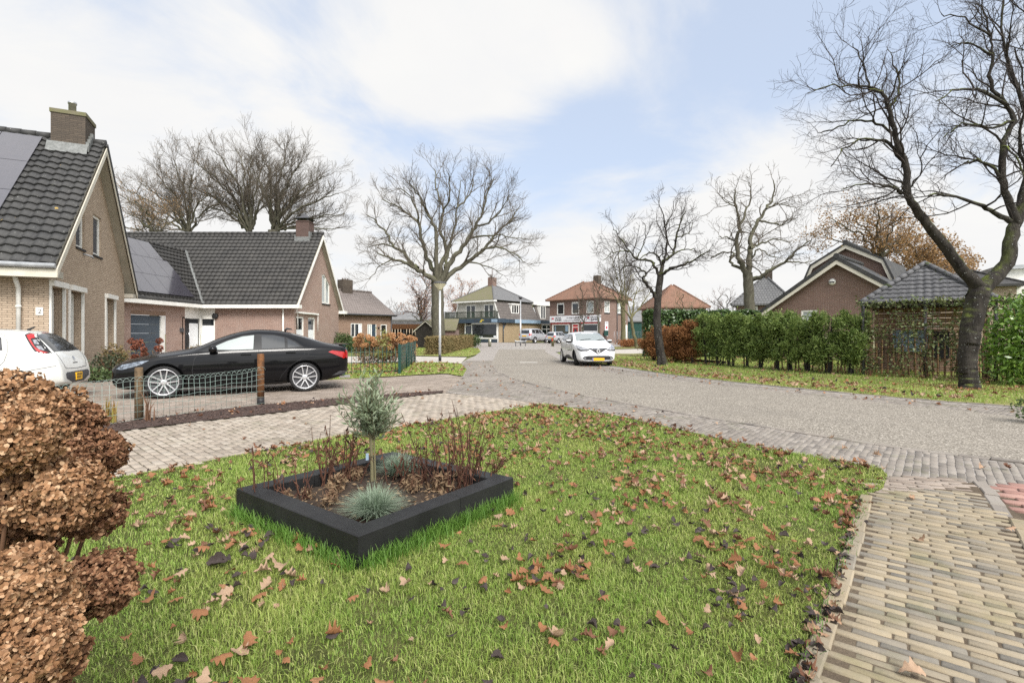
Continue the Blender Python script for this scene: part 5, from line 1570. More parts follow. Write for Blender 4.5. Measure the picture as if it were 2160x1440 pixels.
class Car:
    def __init__(s, name, label, loc, rz, spec, paint, cat='car', group=None, scale=1.0):
        s.sp = spec
        s.root = root(name, label, cat, loc, rz, group)
        s.root.scale = (scale,) * 3
        s.x0 = (spec['ax'][0] + spec['ax'][1]) / 2
        C = {k: curve(spec[k]) for k in ('top', 'belt', 'w', 'bot', 'roofw', 'crown')}
        L = spec['L']
        xs = [0, 0.03, 0.08, 0.16, 0.28, 0.42] + [0.42 + (L - 0.84) * k / 26 for k in range(1, 26)] + [L - 0.42, L - 0.28, L - 0.16, L - 0.08, L - 0.03, L]
        mb = MB(); rings = []
        for x in xs:
            zb, zk, zt, w, wr, cr = (C[k](x) for k in ('bot', 'belt', 'top', 'w', 'roofw', 'crown'))
            zt = max(zt, zk + 0.02); ze = max(zt - cr, zk + 0.012)
            lp = lambda a, b, t: a + (b - a) * t
            wk = w * 0.968
            half = [(0, zb), (w * 0.7, zb), (w * 0.935, zb + 0.04), (w * 0.975, lp(zb, zk, 0.28)), (w, lp(zb, zk, 0.55)), (w * 0.995, lp(zb, zk, 0.78)), (w * 0.975, zk - 0.05), (wk, zk),
                    (lp(wk, wr, 0.45) + 0.012 * min(1, (ze - zk) / 0.3), lp(zk, ze, 0.5)), (wr, ze), (wr * 0.86, lp(ze, zt, 0.55)), (wr * 0.45, lp(ze, zt, 0.92)), (0, zt)]
            ring = [mb.pt((x - s.x0, y, z)) for y, z in half] + [mb.pt((x - s.x0, -y, z)) for y, z in half[-2:0:-1]]
            rings.append(ring)
        n = len(rings[0])
        for a, b in zip(rings, rings[1:]):
            for k in range(n):
                mb.face((a[k], b[k], b[(k + 1) % n], a[(k + 1) % n]), True)
        mb.face(rings[0], True); mb.face(rings[-1][::-1], True)
        b = mb.build('body', [MATS[paint], MATS['black_plastic']], s.root, uv=False)
        sub = b.modifiers.new('sub', 'SUBSURF'); sub.levels = 1; sub.render_levels = 1
        dg = bpy.context.evaluated_depsgraph_get()
        me = bpy.data.meshes.new_from_object(b.evaluated_get(dg))
        b.modifiers.clear(); b.data = me
        s.bvh = BVHTree.FromPolygons([v.co.copy() for v in me.vertices], [tuple(p.vertices) for p in me.polygons])
        # wheel arches cut out of the body
        mb = MB()
        for ax in spec['ax']:
            for sd in (-1, 1):
                y0, y1 = sd * 0.46, sd * 1.2
                mb.lathe([(spec['r'] * 1.17, y0), (spec['r'] * 1.17, y1)] if sd > 0 else [(spec['r'] * 1.17, y1), (spec['r'] * 1.17, y0)], 40, (0, 1, 0), (ax - s.x0, 0, spec['r'] * 1.02))
        ct = mb.build('cutter', MATS['black_plastic'], s.root, uv=False)
        bo = b.modifiers.new('cut', 'BOOLEAN'); bo.object = ct; bo.solver = 'EXACT'; bo.operation = 'DIFFERENCE'
        try:
            bo.material_mode = 'TRANSFER'
        except Exception:
            pass
        dg = bpy.context.evaluated_depsgraph_get()
        me2 = bpy.data.meshes.new_from_object(b.evaluated_get(dg))
        b.modifiers.clear()
        if len(me2.polygons) > 200:
            b.data = me2
        bpy.data.objects.remove(ct)
        b.data.polygons.foreach_set('use_smooth', np.ones(len(b.data.polygons), bool))
        for e in b.data.edges:
            pass
        b.data.update()
        s.body = b
        try:
            b.data.set_sharp_from_angle(angle=math.radians(40))
        except Exception:
            pass

    def decal(s, name, poly, u, v, mat, off=0.004, parent=None, org=(0, 0, 0), cuts=2, smooth=True):
        """thin piece following the body: outline in (u,v), laid on along -(u x v)"""
        u = Vector(u).normalized(); v = Vector(v).normalized(); d = u.cross(v).normalized(); org = Vector(org)
        pl = []
        n = len(poly)
        for i in range(n):
            a, b = Vector(poly[i]), Vector(poly[(i + 1) % n])
            k = max(1, int((b - a).length / 0.07))
            pl += [a + (b - a) * j / k for j in range(k)]
        bm = bmesh.new()
        f = bm.faces.new([bm.verts.new((p.x, p.y, 0)) for p in pl])
        bmesh.ops.triangulate(bm, faces=[f], ngon_method='EAR_CLIP')
        if cuts > 1:
            bmesh.ops.beautify_fill(bm, faces=bm.faces[:], edges=[e for e in bm.edges if not e.is_boundary])
        for _ in range(cuts):
            bmesh.ops.subdivide_edges(bm, edges=bm.edges[:], cuts=1, use_grid_fill=True)
        for q in bm.verts:
            o = org + u * q.co.x + v * q.co.y
            h = s.bvh.ray_cast(o + d * 4, -d)
            if h[0] is None:
                h = s.bvh.find_nearest(o + d * 1.0)
            nn = h[1] if h[1].dot(d) > 0 else -h[1]
            q.co = h[0] + nn * off
        bm.normal_update()
        for f in bm.faces:
            f.smooth = smooth
            if f.normal.dot(d) < 0:
                f.normal_flip()
        me = bpy.data.meshes.new(name)
        bm.to_mesh(me); bm.free()
        me.materials.append(MATS[mat])
        return link(bpy.data.objects.new(name, me), parent or s.root)

    def side(s, name, poly, mat, off=0.004, sides=(-1, 1), parent=None, cuts=2):
        out = []
        for sd in sides:
            pp = [((p[0] - s.x0) * (1 if sd < 0 else -1), p[1]) for p in poly]
            out.append(s.decal(name, pp, (1 if sd < 0 else -1, 0, 0), (0, 0, 1), mat, off, parent, cuts=cuts))
        return out

    def end(s, name, poly, mat, off=0.004, rear=False, yaw=0.0, pitch=0.0, parent=None, cuts=2):
        """outline in (y,z) seen from the front (or rear), optionally from an oblique bearing"""
        sg = 1 if rear else -1
        u = Vector((0, sg, 0)); v = Vector((0, 0, 1))
        if yaw:
            u = Matrix.Rotation(yaw, 3, 'Z') @ u
        if pitch:
            v = Matrix.Rotation(pitch, 3, u) @ v
        ox = (s.sp['L'] - s.x0 if rear else -s.x0)
        pts = []
        d = u.cross(v)
        for (y, z) in poly:
            p = Vector((ox, y, z))
            pts.append((p.dot(u), p.dot(v)))
        return s.decal(name, pts, u, v, mat, off, parent, cuts=cuts)

    def topd(s, name, poly, mat, off=0.004, parent=None):
        return s.decal(name, [(p[0] - s.x0, p[1]) for p in poly], (1, 0, 0), (0, 1, 0), mat, off, parent)

    def seam(s, pts, wd=0.008, parent=None, sides=(-1, 1), name='door_seam', mat='black_plastic'):
        pts = [Vector(p) for p in pts]
        l, r = [], []
        for i, p in enumerate(pts):
            t = (pts[min(i + 1, len(pts) - 1)] - pts[max(i - 1, 0)]).normalized()
            nrm = Vector((-t.y, t.x)) * wd * 0.5
            l.append(tuple(p + nrm)); r.append(tuple(p - nrm))
        return s.side(name, l + r[::-1], mat, 0.0015, sides, parent, cuts=1)

    def wheels(s, style='five', steer=0.0, width=0.215, tr=0.78):
        r = s.sp['r']; w = s.sp['w_half'] - 0.02
        for ia, ax in enumerate(s.sp['ax']):
            for sd in (-1, 1):
                M = Matrix.Translation((ax - s.x0, sd * (w - width / 2), r)) @ Matrix.Rotation(steer if ia == 0 else 0.0, 4, 'Z')
                mb = MB(); mb.M = M
                h = width / 2; ri = r * tr
                mb.lathe([(ri, -h), (r * 0.94, -h), (r, -h * 0.7), (r, h * 0.7), (r * 0.94, h), (ri + 0.012, h), (ri, h * 0.9)], 40, (0, sd, 0), caps=False)
                t = mb.build('wheel', MATS['rubber'], s.root, uv=False)
                mb = MB(); mb.M = M @ (Matrix.Identity(4) if sd > 0 else Matrix.Rotation(PI, 4, 'Z'))
                rr = ri
                prof = [(rr * 0.9, h * 0.35), (rr * 0.955, h * 0.93), (rr * 1.01, h * 0.96), (rr * 1.01, h * 0.8)]
                rings = []
                for q, hh in prof:
                    rings.append([mb.pt((q * math.cos(2 * PI * k / 40), hh, q * math.sin(2 * PI * k / 40))) for k in range(40)])
                for a, b in zip(rings, rings[1:]):
                    for k in range(40):
                        mb.face((a[k], b[k], b[(k + 1) % 40], a[(k + 1) % 40]), True)
                ns = 5 if style != 'ten' else 8
                for k in range(ns):
                    a0 = 2 * PI * k / ns + PI / 2
                    offs = (-1, 1) if style == 'five' else (0,)
                    for o_ in offs:
                        pts = []
                        rad = Vector((math.cos(a0), 0, math.sin(a0))); tan = Vector((-math.sin(a0), 0, math.cos(a0)))
                        wi, wo = (0.028, 0.02) if style == 'five' else (0.05, 0.04)
                        ci, cq = (o_ * rr * 0.10, o_ * rr * 0.23)
                        A = rad * rr * 0.16; B = rad * rr * 0.93
                        f = [A + tan * (ci - wi / 2), A + tan * (ci + wi / 2), B + tan * (cq + wo / 2), B + tan * (cq - wo / 2)]
                        hi = [h * 0.80, h * 0.80, h * 0.9, h * 0.9]
                        top_ = [p + Vector((0, q, 0)) for p, q in zip(f, hi)]; bot = [p + Vector((0, q - 0.03, 0)) for p, q in zip(f, hi)]
                        it = [mb.pt(p) for p in top_]; ib = [mb.pt(p) for p in bot]
                        mb.face(it[::-1])
                        for k2 in range(4):
                            mb.face((it[k2], it[(k2 + 1) % 4], ib[(k2 + 1) % 4], ib[k2]))
                mb.lathe([(rr * 0.24, h * 0.5), (rr * 0.22, h * 0.84), (rr * 0.12, h * 0.9)], 20, (0, 1, 0))
                rim = mb.build('rim', MATS['alloy'], t, uv=False)
                mb = MB(); mb.M = M; mb.lathe([(rr * 0.95, -h * 0.5), (rr * 0.95, h * 0.3)], 30, (0, sd, 0)); mb.build('brake_disc', MATS['grey_plastic'], t, uv=False)

    def ball(s, name, c, r, mat, parent=None, sub=2):
        bm = bmesh.new(); bmesh.ops.create_icosphere(bm, subdivisions=sub, radius=1)
        for v in bm.verts:
            v.co = Vector((v.co.x * r[0] + c[0] - s.x0, v.co.y * r[1] + c[1], v.co.z * r[2] + c[2]))
        for f in bm.faces:
            f.smooth = True
        me = bpy.data.meshes.new(name); bm.to_mesh(me); bm.free(); me.materials.append(MATS[mat])
        return link(bpy.data.objects.new(name, me), parent or s.root)

    def boxp(s, name, a, b, mat, bev=0.006, parent=None, rot=None):
        mb = MB()
        if rot is not None:
            c = (Vector(a) + Vector(b)) / 2 - Vector((s.x0, 0, 0))
            mb.M = Matrix.Translation(c) @ rot.to_4x4() @ Matrix.Translation(-c)
        mb.box((a[0] - s.x0, a[1], a[2]), (b[0] - s.x0, b[1], b[2]), bev)
        return mb.build(name, MATS[mat], parent or s.root, uv=False)

    def mirrors(s, x, z, y, mat, cap=None):
        for sd in (-1, 1):
            m = s.ball('mirror', (x, sd * (y + 0.1), z), (0.085, 0.125, 0.08), mat)
            s.boxp('mirror_stalk', (x - 0.03, sd * (y - 0.06), z - 0.06), (x + 0.04, sd * (y + 0.05), z - 0.025), 'black_plastic', 0.004, m)
            if cap:
                s.ball('mirror_cap', (x - 0.012, sd * (y + 0.1), z + 0.022), (0.068, 0.117, 0.055), cap, m)

    def handles(s, xs, mat):
        for x, z in xs:
            for sd in (-1, 1):
                h = s.bvh.ray_cast(Vector((x - s.x0, sd * 3, z)), Vector((0, -sd, 0)))
                y = h[0].y
                s.boxp('door_handle', (x - 0.10, y - 0.004, z - 0.012), (x + 0.10, y + sd * 0.035, z + 0.014), mat, 0.008)


mirror = lambda poly: [(-p[0], p[1]) for p in poly][::-1]
sym = lambda half: half + [(-p[0], p[1]) for p in half[::-1] if abs(p[0]) > 1e-6]

# ------------------------------------------------ black four door coupe on the neighbour's drive
CLA = dict(L=4.63, ax=(0.92, 3.62), r=0.33, w_half=0.888,
           top=[(0, .64), (.06, .70), (.25, .785), (.7, .895), (1.2, .98), (1.42, 1.02), (1.9, 1.235), (2.3, 1.375), (2.65, 1.43), (3.0, 1.418), (3.4, 1.35), (3.8, 1.225), (4.1, 1.125), (4.35, 1.075), (4.55, 1.05), (4.6, 1.0), (4.63, .93)],
           belt=[(0, .58), (.1, .66), (.4, .755), (.9, .85), (1.4, .91), (2.2, .94), (3.0, .96), (3.6, .985), (4.1, 1.0), (4.5, .99), (4.63, .86)],
           w=[(0, .50), (.03, .60), (.1, .71), (.25, .80), (.5, .855), (.9, .885), (2.3, .885), (3.7, .888), (4.2, .85), (4.45, .79), (4.58, .70), (4.63, .6)],
           bot=[(0, .32), (.08, .22), (.3, .17), (.9, .165), (3.6, .175), (4.15, .21), (4.45, .29), (4.63, .40)],
           roofw=[(0, .42), (.1, .56), (.4, .68), (.9, .745), (1.4, .73), (1.9, .62), (2.4, .565), (3.0, .555), (3.5, .56), (3.9, .60), (4.2, .69), (4.5, .66), (4.63, .5)],
           crown=[(0, .03), (.5, .05), (1.4, .06), (2, .075), (2.6, .075), (3.4, .075), (4.0, .05), (4.6, .03)])
fw_, rw_ = G(345, 840), G(643, 825)
dv = (rw_ - fw_).normalized()
rz = math.atan2(dv.y, dv.x)
inw = Vector((-dv.y, dv.x, 0))
c0 = (fw_ + rw_) / 2 + inw * (0.888 - 0.02)
car = Car('parked_car', 'glossy black four door coupe parked on the neighbouring driveway behind the wire fence', (c0.x, c0.y, -0.0), rz, CLA, 'paint_black', scale=(rw_ - fw_).length / 2.70)
car.side('window_frame', [(1.50, .945), (1.78, 1.06), (2.05, 1.185), (2.35, 1.285), (2.66, 1.32), (2.98, 1.305), (3.24, 1.245), (3.44, 1.145), (3.60, 1.02), (3.4, .985), (2.6, .965), (2.0, .95)], 'black_plastic', 0.002)
for sd, gl in ((-1, 'glass_light'), (1, 'glass_light')):
    car.side('window', [(1.74, .985), (1.88, 1.08), (2.07, 1.17), (2.35, 1.262), (2.58, 1.292), (2.56, .985), (2.2, .975)], gl, 0.005, (sd,))
    car.side('window', [(2.73, .99), (2.73, 1.295), (2.97, 1.283), (3.2, 1.235), (3.2, 1.005)], 'glass_smoke', 0.005, (sd,))
    car.side('window', [(3.26, 1.01), (3.26, 1.205), (3.42, 1.12), (3.53, 1.03)], 'glass_smoke', 0.005, (sd,))
car.topd('windshield', sym([(1.46, .64), (1.75, .60), (2.12, .535), (2.18, .3), (2.20, 0)]) + sym([(1.40, 0), (1.42, .3)])[::-1][:0] + [(1.41, -.3), (1.39, 0), (1.41, .3)], 'glass_smoke', 0.004)
car.topd('rear_window', [(3.36, -.5), (3.34, 0), (3.36, .5), (3.98, .56), (4.02, 0), (3.98, -.56)], 'glass_smoke', 0.004)
car.seam([(1.55, .93), (1.46, .80), (1.42, .55), (1.46, .35), (1.55, .26), (3.0, .27)])
car.seam([(2.67, .97), (2.66, .6), (2.66, .27)])
car.seam([(3.60, 1.02), (3.62, .88), (3.52, .74), (3.28, .58), (3.14, .40), (3.08, .27)])
car.seam([(3.68, .93), (3.69, .82), (3.74, .81), (3.93, .82), (3.94, .93), (3.72, .945), (3.68, .93)], 0.006, sides=(-1,), name='fuel_flap')
car.handles([(2.42, .875), (3.32, .90)], 'paint_black')
car.side('tail_lamp', [(4.13, .90), (4.22, .935), (4.50, .895), (4.575, .80), (4.50, .735), (4.36, .80)], 'lamp_red', 0.006)
car.end('tail_lamp', [(.40, .88), (.72, .93), (.72, .74), (.42, .78)], 'lamp_red', 0.006, True); car.end('tail_lamp', mirror([(.40, .88), (.72, .93), (.72, .74), (.42, .78)]), 'lamp_red', 0.006, True)
car.side('headlight', [(.12, .62), (.22, .70), (.50, .765), (.68, .785), (.55, .71), (.38, .65), (.22, .605)], 'lamp_blue_clear', 0.006)
car.side('bumper_trim', [(4.2, .33), (4.55, .40), (4.60, .44), (4.4, .44)], 'grey_plastic', 0.004)
car.side('side_skirt', [(1.34, .19), (3.16, .19), (3.16, .25), (1.34, .25)], 'black_plastic', 0.012)
car.end('grille', sym([(.42, .40), (.50, .52), (.34, .60), (0, .62)]) + [(0, .38)][:0], 'black_plastic', 0.004)
car.boxp('licence_plate', (4.60, -.26, .62), (4.645, .26, .73), 'plate_yellow', 0.003)
car.boxp('boot_spoiler', (4.42, -.58, 1.055), (4.66, .58, 1.078), 'paint_black', 0.008)
for sd in (-1, 1):
    car.boxp('exhaust_tip', (4.42, sd * .62 - .06, .26), (4.66, sd * .62 + .06, .32), 'chrome', 0.01)
car.mirrors(1.80, 1.0, .86, 'paint_black')
car.wheels('five', 0.04, 0.225, 0.80)
mb = MB(); mb.tube([(3.25 - car.x0, 0, 1.39), (3.30 - car.x0, 0, 1.45), (3.42 - car.x0, 0, 1.425)], [0.03, 0.025, 0.01], 8); mb.build('antenna_fin', MATS['black_plastic'], car.root)

# ------------------------------------------------ white hatchback with black grille
HB = dict(L=4.06, ax=(0.80, 3.39), r=0.31, w_half=0.865,
          top=[(0, .66), (.05, .74), (.2, .82), (.55, .93), (.92, 1.01), (1.08, 1.05), (1.5, 1.29), (1.85, 1.42), (2.3, 1.455), (3.0, 1.43), (3.45, 1.37), (3.72, 1.25), (3.92, 1.02), (4.0, .88), (4.06, .66)],
          belt=[(0, .60), (.1, .70), (.35, .80), (.8, .90), (1.2, .95), (2.2, .98), (3.0, 1.02), (3.5, 1.05), (3.85, 1.0), (4.0, .82), (4.06, .6)],
          w=[(0, .60), (.03, .68), (.1, .755), (.25, .82), (.5, .855), (.8, .866), (2.3, .86), (3.3, .866), (3.7, .82), (3.9, .76), (4.0, .70), (4.06, .62)],
          bot=[(0, .24), (.06, .19), (.3, .17), (3.3, .18), (3.8, .22), (4.06, .32)],
          roofw=[(0, .50), (.1, .62), (.4, .70), (.8, .73), (1.08, .715), (1.5, .655), (1.9, .615), (2.6, .61), (3.2, .60), (3.6, .59), (3.85, .62), (4.0, .60), (4.06, .5)],
          crown=[(0, .04), (.5, .06), (1.08, .06), (1.5, .05), (2.3, .055), (3.2, .055), (3.9, .05), (4.06, .03)])
dr_ = Vector((-0.115, 0.993, 0)).normalized()
fl = G(1213, 770)
rzc = math.atan2(dr_.y, dr_.x)
yax = Vector((-dr_.y, dr_.x, 0))                # car's y axis: towards the picture's left
cc = fl + dr_ * ((3.39 - 0.80) / 2) - yax * 0.80
car = Car('parked_car', 'white hatchback facing us at the kerb with black grille and blank yellow plate', (cc.x, cc.y, 0), rzc, HB, 'paint_white')
car.topd('windshield', [(1.13, -.665), (1.08, -.3), (1.06, 0), (1.08, .3), (1.13, .665), (1.45, .625), (1.80, .575), (1.84, .25), (1.85, 0), (1.84, -.25), (1.80, -.575), (1.45, -.625)], 'glass_screen', 0.004)
for x in (-.25, .2):
    pass
car.side('window_frame', [(1.22, .98), (1.5, 1.14), (1.85, 1.30), (2.3, 1.345), (2.9, 1.33), (3.3, 1.26), (3.45, 1.12), (3.2, 1.06), (2.2, 1.01)], 'black_plastic', 0.002)
car.side('window', [(1.40, 1.02), (1.55, 1.13), (1.88, 1.28), (2.25, 1.325), (2.25, 1.03), (1.8, 1.02)], 'glass_room', 0.005)
car.side('window', [(2.34, 1.035), (2.34, 1.325), (2.85, 1.31), (3.2, 1.24), (3.32, 1.12), (3.1, 1.07)], 'glass_smoke', 0.005)
car.seam([(1.2, .98), (1.16, .8), (1.2, .35), (1.3, .24), (2.9, .25)]); car.seam([(2.3, 1.0), (2.3, .25)]); car.seam([(3.3, 1.06), (3.3, .85), (3.05, .6), (2.9, .4), (2.88, .25)])
car.side('lower_cladding', [(1.30, .22), (2.85, .22), (2.75, .30), (2.3, .40), (1.8, .42), (1.5, .36)], 'grey_plastic', 0.006)
for m_ in (lambda p: p, mirror):
    car.end('headlight', m_([(.36, .70), (.50, .675), (.74, .68), (.81, .74), (.83, .87), (.77, .89), (.60, .81)]), 'lamp_clear', 0.006)
    car.end('lamp_surround', m_([(.32, .70), (.48, .635), (.72, .635), (.81, .69), (.82, .75), (.73, .69), (.50, .685), (.37, .71)]), 'black_plastic', 0.007)
    fg = car.end('fog_lamp', m_([(.555 + .045 * math.cos(k * PI / 5), .345 + .045 * math.sin(k * PI / 5)) for k in range(10)]), 'lamp_clear', 0.012)
up_g = [(.42, .735), (.22, .69), (.12, .64), (.07, .57), (0, .545)]
car.end('upper_grille', [(.42, .74), (.22, .675), (.13, .62), (.08, .555), (0, .53), (-.08, .555), (-.13, .62), (-.22, .675), (-.42, .74), (-.2, .725), (0, .72), (.2, .725)], 'black_plastic', 0.006)
car.end('chrome_strip', [(.42, .755), (.42, .74), (.2, .725), (0, .72), (-.2, .725), (-.42, .74), (-.42, .755), (-.2, .742), (0, .737), (.2, .742)], 'chrome', 0.009)
car.end('lower_grille', [(.66, .335), (.60, .41), (.45, .435), (0, .44), (-.45, .435), (-.60, .41), (-.66, .335), (-.56, .27), (0, .255), (.56, .27)], 'black_plastic', 0.006)
for k in range(3):
    car.end('grille_bar', [(.48, .30 + k * .045), (0, .295 + k * .045), (-.48, .30 + k * .045), (-.48, .312 + k * .045), (0, .307 + k * .045), (.48, .312 + k * .045)], 'grey_plastic', 0.012, cuts=1)
mb = MB()
o_, i_ = [(0, .15), (.09, 0), (0, -.15), (-.09, 0)], [(0, .06), (.032, 0), (0, -.06), (-.032, 0)]
nx = -car.x0 - 0.03
for k in range(4):
    a, b, c, d = o_[k], o_[(k + 1) % 4], i_[(k + 1) % 4], i_[k]
    mb.extr([(nx, a[0], .635 + a[1]), (nx, b[0], .635 + b[1]), (nx, c[0], .635 + c[1]), (nx, d[0], .635 + d[1])], (0.03, 0, 0))
mb.build('emblem', MATS['alloy'], car.root)
pl_ = car.boxp('licence_plate', (-0.03, -.26, .235), (0.03, .26, .35), 'plate_yellow', 0.003)
car.boxp('plate_band', (-0.034, .215, .237), (-0.0302, .258, .348), 'plate_blue', 0.0, pl_)
car.boxp('lower_lip', (0.06, -.62, .165), (0.3, .62, .20), 'black_plastic', 0.01)
car.side('tail_lamp', [(3.72, .80), (3.76, .98), (3.9, 1.0), (3.98, .86), (3.9, .78)], 'lamp_red', 0.006)
car.topd('rear_window', [(3.5, -.45), (3.5, .45), (3.86, .5), (3.86, -.5)], 'glass_smoke', 0.004)
for a in ((.5, 1.135), (-.25, 1.125)):
    mb = MB(); mb.tube([(1.12 - car.x0, a[0], 1.078), (1.17 - car.x0, a[0] - .25, 1.115), (1.20 - car.x0, a[0] - .5, 1.13)], 0.011, 5); mb.build('wiper', MATS['black_plastic'], car.root)
car.mirrors(1.45, 1.03, .84, 'black_plastic', 'paint_white')
car.handles([(2.12, .93), (3.05, .98)], 'paint_white')
car.wheels('ten', -0.24, 0.2, 0.72)

# ------------------------------------------------ pearl white hatchback on the far left, seen from behind
PB = dict(L=4.06, ax=(0.82, 3.33), r=0.31, w_half=0.845,
          top=[(0, .62), (.05, .70), (.2, .80), (.6, .93), (1.0, 1.03), (1.5, 1.3), (1.9, 1.45), (2.4, 1.49), (3.0, 1.475), (3.4, 1.44), (3.52, 1.40), (3.62, 1.32), (3.80, 1.12), (3.90, 1.0), (3.96, .9), (4.0, .78), (4.03, .62), (4.06, .5)],
          belt=[(0, .56), (.1, .66), (.35, .78), (.8, .90), (1.2, .96), (2.2, 1.0), (3.0, 1.03), (3.5, 1.04), (3.8, 1.0), (3.92, .93), (4.0, .74), (4.06, .46)],
          w=[(0, .60), (.1, .73), (.25, .80), (.5, .835), (2.3, .845), (3.3, .845), (3.65, .82), (3.85, .78), (3.95, .745), (4.03, .70), (4.06, .66)],
          bot=[(0, .24), (.3, .18), (3.3, .20), (3.8, .27), (4.06, .34)],
          roofw=[(0, .50), (.4, .68), (1.0, .69), (1.5, .60), (1.9, .565), (2.6, .56), (3.2, .55), (3.5, .545), (3.7, .57), (3.9, .62), (4.0, .62), (4.06, .55)],
          crown=[(0, .04), (1.08, .07), (2.3, .08), (3.4, .07), (3.7, .05), (4.06, .02)])
dp = Vector((0.93, 0.37, 0)).normalized()
yp = Vector((-dp.y, dp.x, 0))
near = P(118, 760, 10.2); near.z = 0
cp = near - dp * (3.95 - (0.82 + 3.33) / 2) + yp * 0.76
car = Car('parked_car', 'pearl white hatchback seen from behind at the left edge beside the tan house', (cp.x, cp.y, 0), math.atan2(dp.y, dp.x), PB, 'paint_pearl')
car.topd('rear_window', [(3.53, -.50), (3.515, 0), (3.53, .50), (3.68, .545), (3.86, .60), (3.885, 0), (3.86, -.60), (3.68, -.545)], 'glass_smoke', 0.005)
car.side('lamp_surround', [(3.37, 1.36), (3.40, 1.40), (3.50, 1.385), (3.70, 1.17), (3.86, .985), (3.74, .985), (3.62, 1.03)], 'black_plastic', 0.003)
car.side('tail_lamp', [(3.40, 1.35), (3.44, 1.385), (3.49, 1.37), (3.54, 1.30), (3.485, 1.28), (3.60, 1.12), (3.70, 1.045), (3.82, 1.0), (3.74, .995), (3.645, 1.04), (3.53, 1.18)], 'lamp_red', 0.007)
car.side('reverse_lamp', [(3.52, 1.26), (3.57, 1.26), (3.64, 1.17), (3.585, 1.165)], 'lamp_clear', 0.007); car.side('reverse_lamp', [(3.60, 1.14), (3.67, 1.14), (3.75, 1.045), (3.68, 1.06)], 'lamp_clear', 0.007)
car.side('window_frame', [(1.3, 1.0), (1.6, 1.18), (1.9, 1.33), (2.4, 1.38), (2.95, 1.36), (3.05, 1.3), (3.14, 1.06), (2.2, 1.03)], 'black_plastic', 0.002)
car.side('window', [(2.28, 1.06), (2.28, 1.345), (2.85, 1.335), (2.98, 1.27), (3.02, 1.09)], 'glass_light', 0.005); car.side('window', [(1.55, 1.06), (1.92, 1.3), (2.18, 1.335), (2.18, 1.05)], 'glass_light', 0.005)
car.side('window_corner', [(3.0, 1.24), (3.04, 1.10), (3.13, 1.075), (3.06, 1.28)], 'grey_plastic', 0.006)
car.seam([(2.23, 1.02), (2.23, .26)]); car.seam([(2.9, 1.42), (3.07, 1.36), (3.18, 1.2), (3.22, 1.02), (3.18, .85), (3.05, .68), (2.92, .55), (2.86, .26)])
for m_ in (lambda p: p, mirror):
    car.end('tailgate_seam', m_([(.60, .98), (.585, .98), (.555, .80), (.57, .80)]), 'grey_plastic', 0.002, True, cuts=1); car.end('tailgate_seam', m_([(.57, .80), (.555, .80), (.49, .67), (.505, .66)]), 'grey_plastic', 0.002, True, cuts=1)
    car.end('tailgate_seam', m_([(.505, .66), (.49, .67), (0, .653), (0, .641)]), 'grey_plastic', 0.002, True, cuts=1)
car.side('bumper_seam', [(3.42, .62), (3.95, .73), (3.95, .74), (3.42, .63)], 'grey_plastic', 0.002)
car.end('bumper_insert', [(.58, .56), (.50, .585), (-.50, .585), (-.58, .56), (-.56, .46), (-.36, .42), (-.28, .36), (.28, .36), (.36, .42), (.56, .46)], 'grey_plastic', 0.004, True)
pl_ = car.boxp('licence_plate', (4.045, -.15, .40), (4.075, .15, .555), 'plate_yellow', 0.003)
mb = MB()
for r_ in range(2):
    for k in range(5 if r_ == 0 else 4):
        mb.box((4.0755 - car.x0, -.115 + k * .05, .50 - r_ * .06), (4.0765 - car.x0, -.085 + k * .05, .535 - r_ * .06))
mb.build('lettering', MATS['sign_ink'], pl_, uv=False)
car.end('emblem', [(.045 * math.cos(k * PI / 6), .86 + .055 * math.sin(k * PI / 6)) for k in range(12)], 'chrome', 0.008, True)
car.end('lettering', [(-.12, .755), (.12, .755), (.12, .775), (-.12, .775)], 'sign_ink', 0.003, True, cuts=1)
car.topd('brake_lamp', [(3.47, -.15), (3.47, .15), (3.50, .15), (3.50, -.15)], 'lamp_red', 0.006)
mb = MB(); mb.tube([(3.86 - car.x0, .02, 1.07), (3.80 - car.x0, .22, 1.135), (3.79 - car.x0, .46, 1.14)], 0.014, 6); mb.build('wiper', MATS['black_plastic'], car.root)
mb = MB(); mb.tube([(3.2 - car.x0, 0, 1.46), (3.32 - car.x0, 0, 1.53)], [0.03, 0.012], 6); mb.build('antenna', MATS['black_plastic'], car.root)
car.handles([(2.95, .905), (2.1, .9)], 'paint_pearl')
car.wheels('ten', 0.0, 0.2, 0.7)

# ------------------------------------------------ two silver cars in front of the shops
SV = dict(L=4.8, ax=(0.9, 3.69), r=0.38, w_half=0.94,
          top=[(0, .80), (.06, .95), (.3, 1.06), (.9, 1.14), (1.3, 1.2), (1.75, 1.6), (2.1, 1.8), (2.6, 1.85), (3.6, 1.84), (4.3, 1.79), (4.5, 1.70), (4.62, 1.30), (4.7, 1.1), (4.78, .9), (4.8, .65)],
          belt=[(0, .72), (.1, .9), (.4, 1.0), (1.2, 1.1), (2.2, 1.12), (3.5, 1.14), (4.4, 1.15), (4.65, 1.08), (4.8, .6)],
          w=[(0, .70), (.1, .82), (.3, .90), (.8, .94), (4.0, .94), (4.5, .91), (4.7, .87), (4.8, .80)],
          bot=[(0, .38), (.2, .30), (3.7, .32), (4.8, .42)],
          roofw=[(0, .60), (.4, .75), (1.3, .78), (1.8, .70), (2.4, .66), (4.3, .65), (4.55, .68), (4.8, .65)],
          crown=[(0, .05), (1.3, .06), (2.4, .06), (4.3, .06), (4.8, .03)])


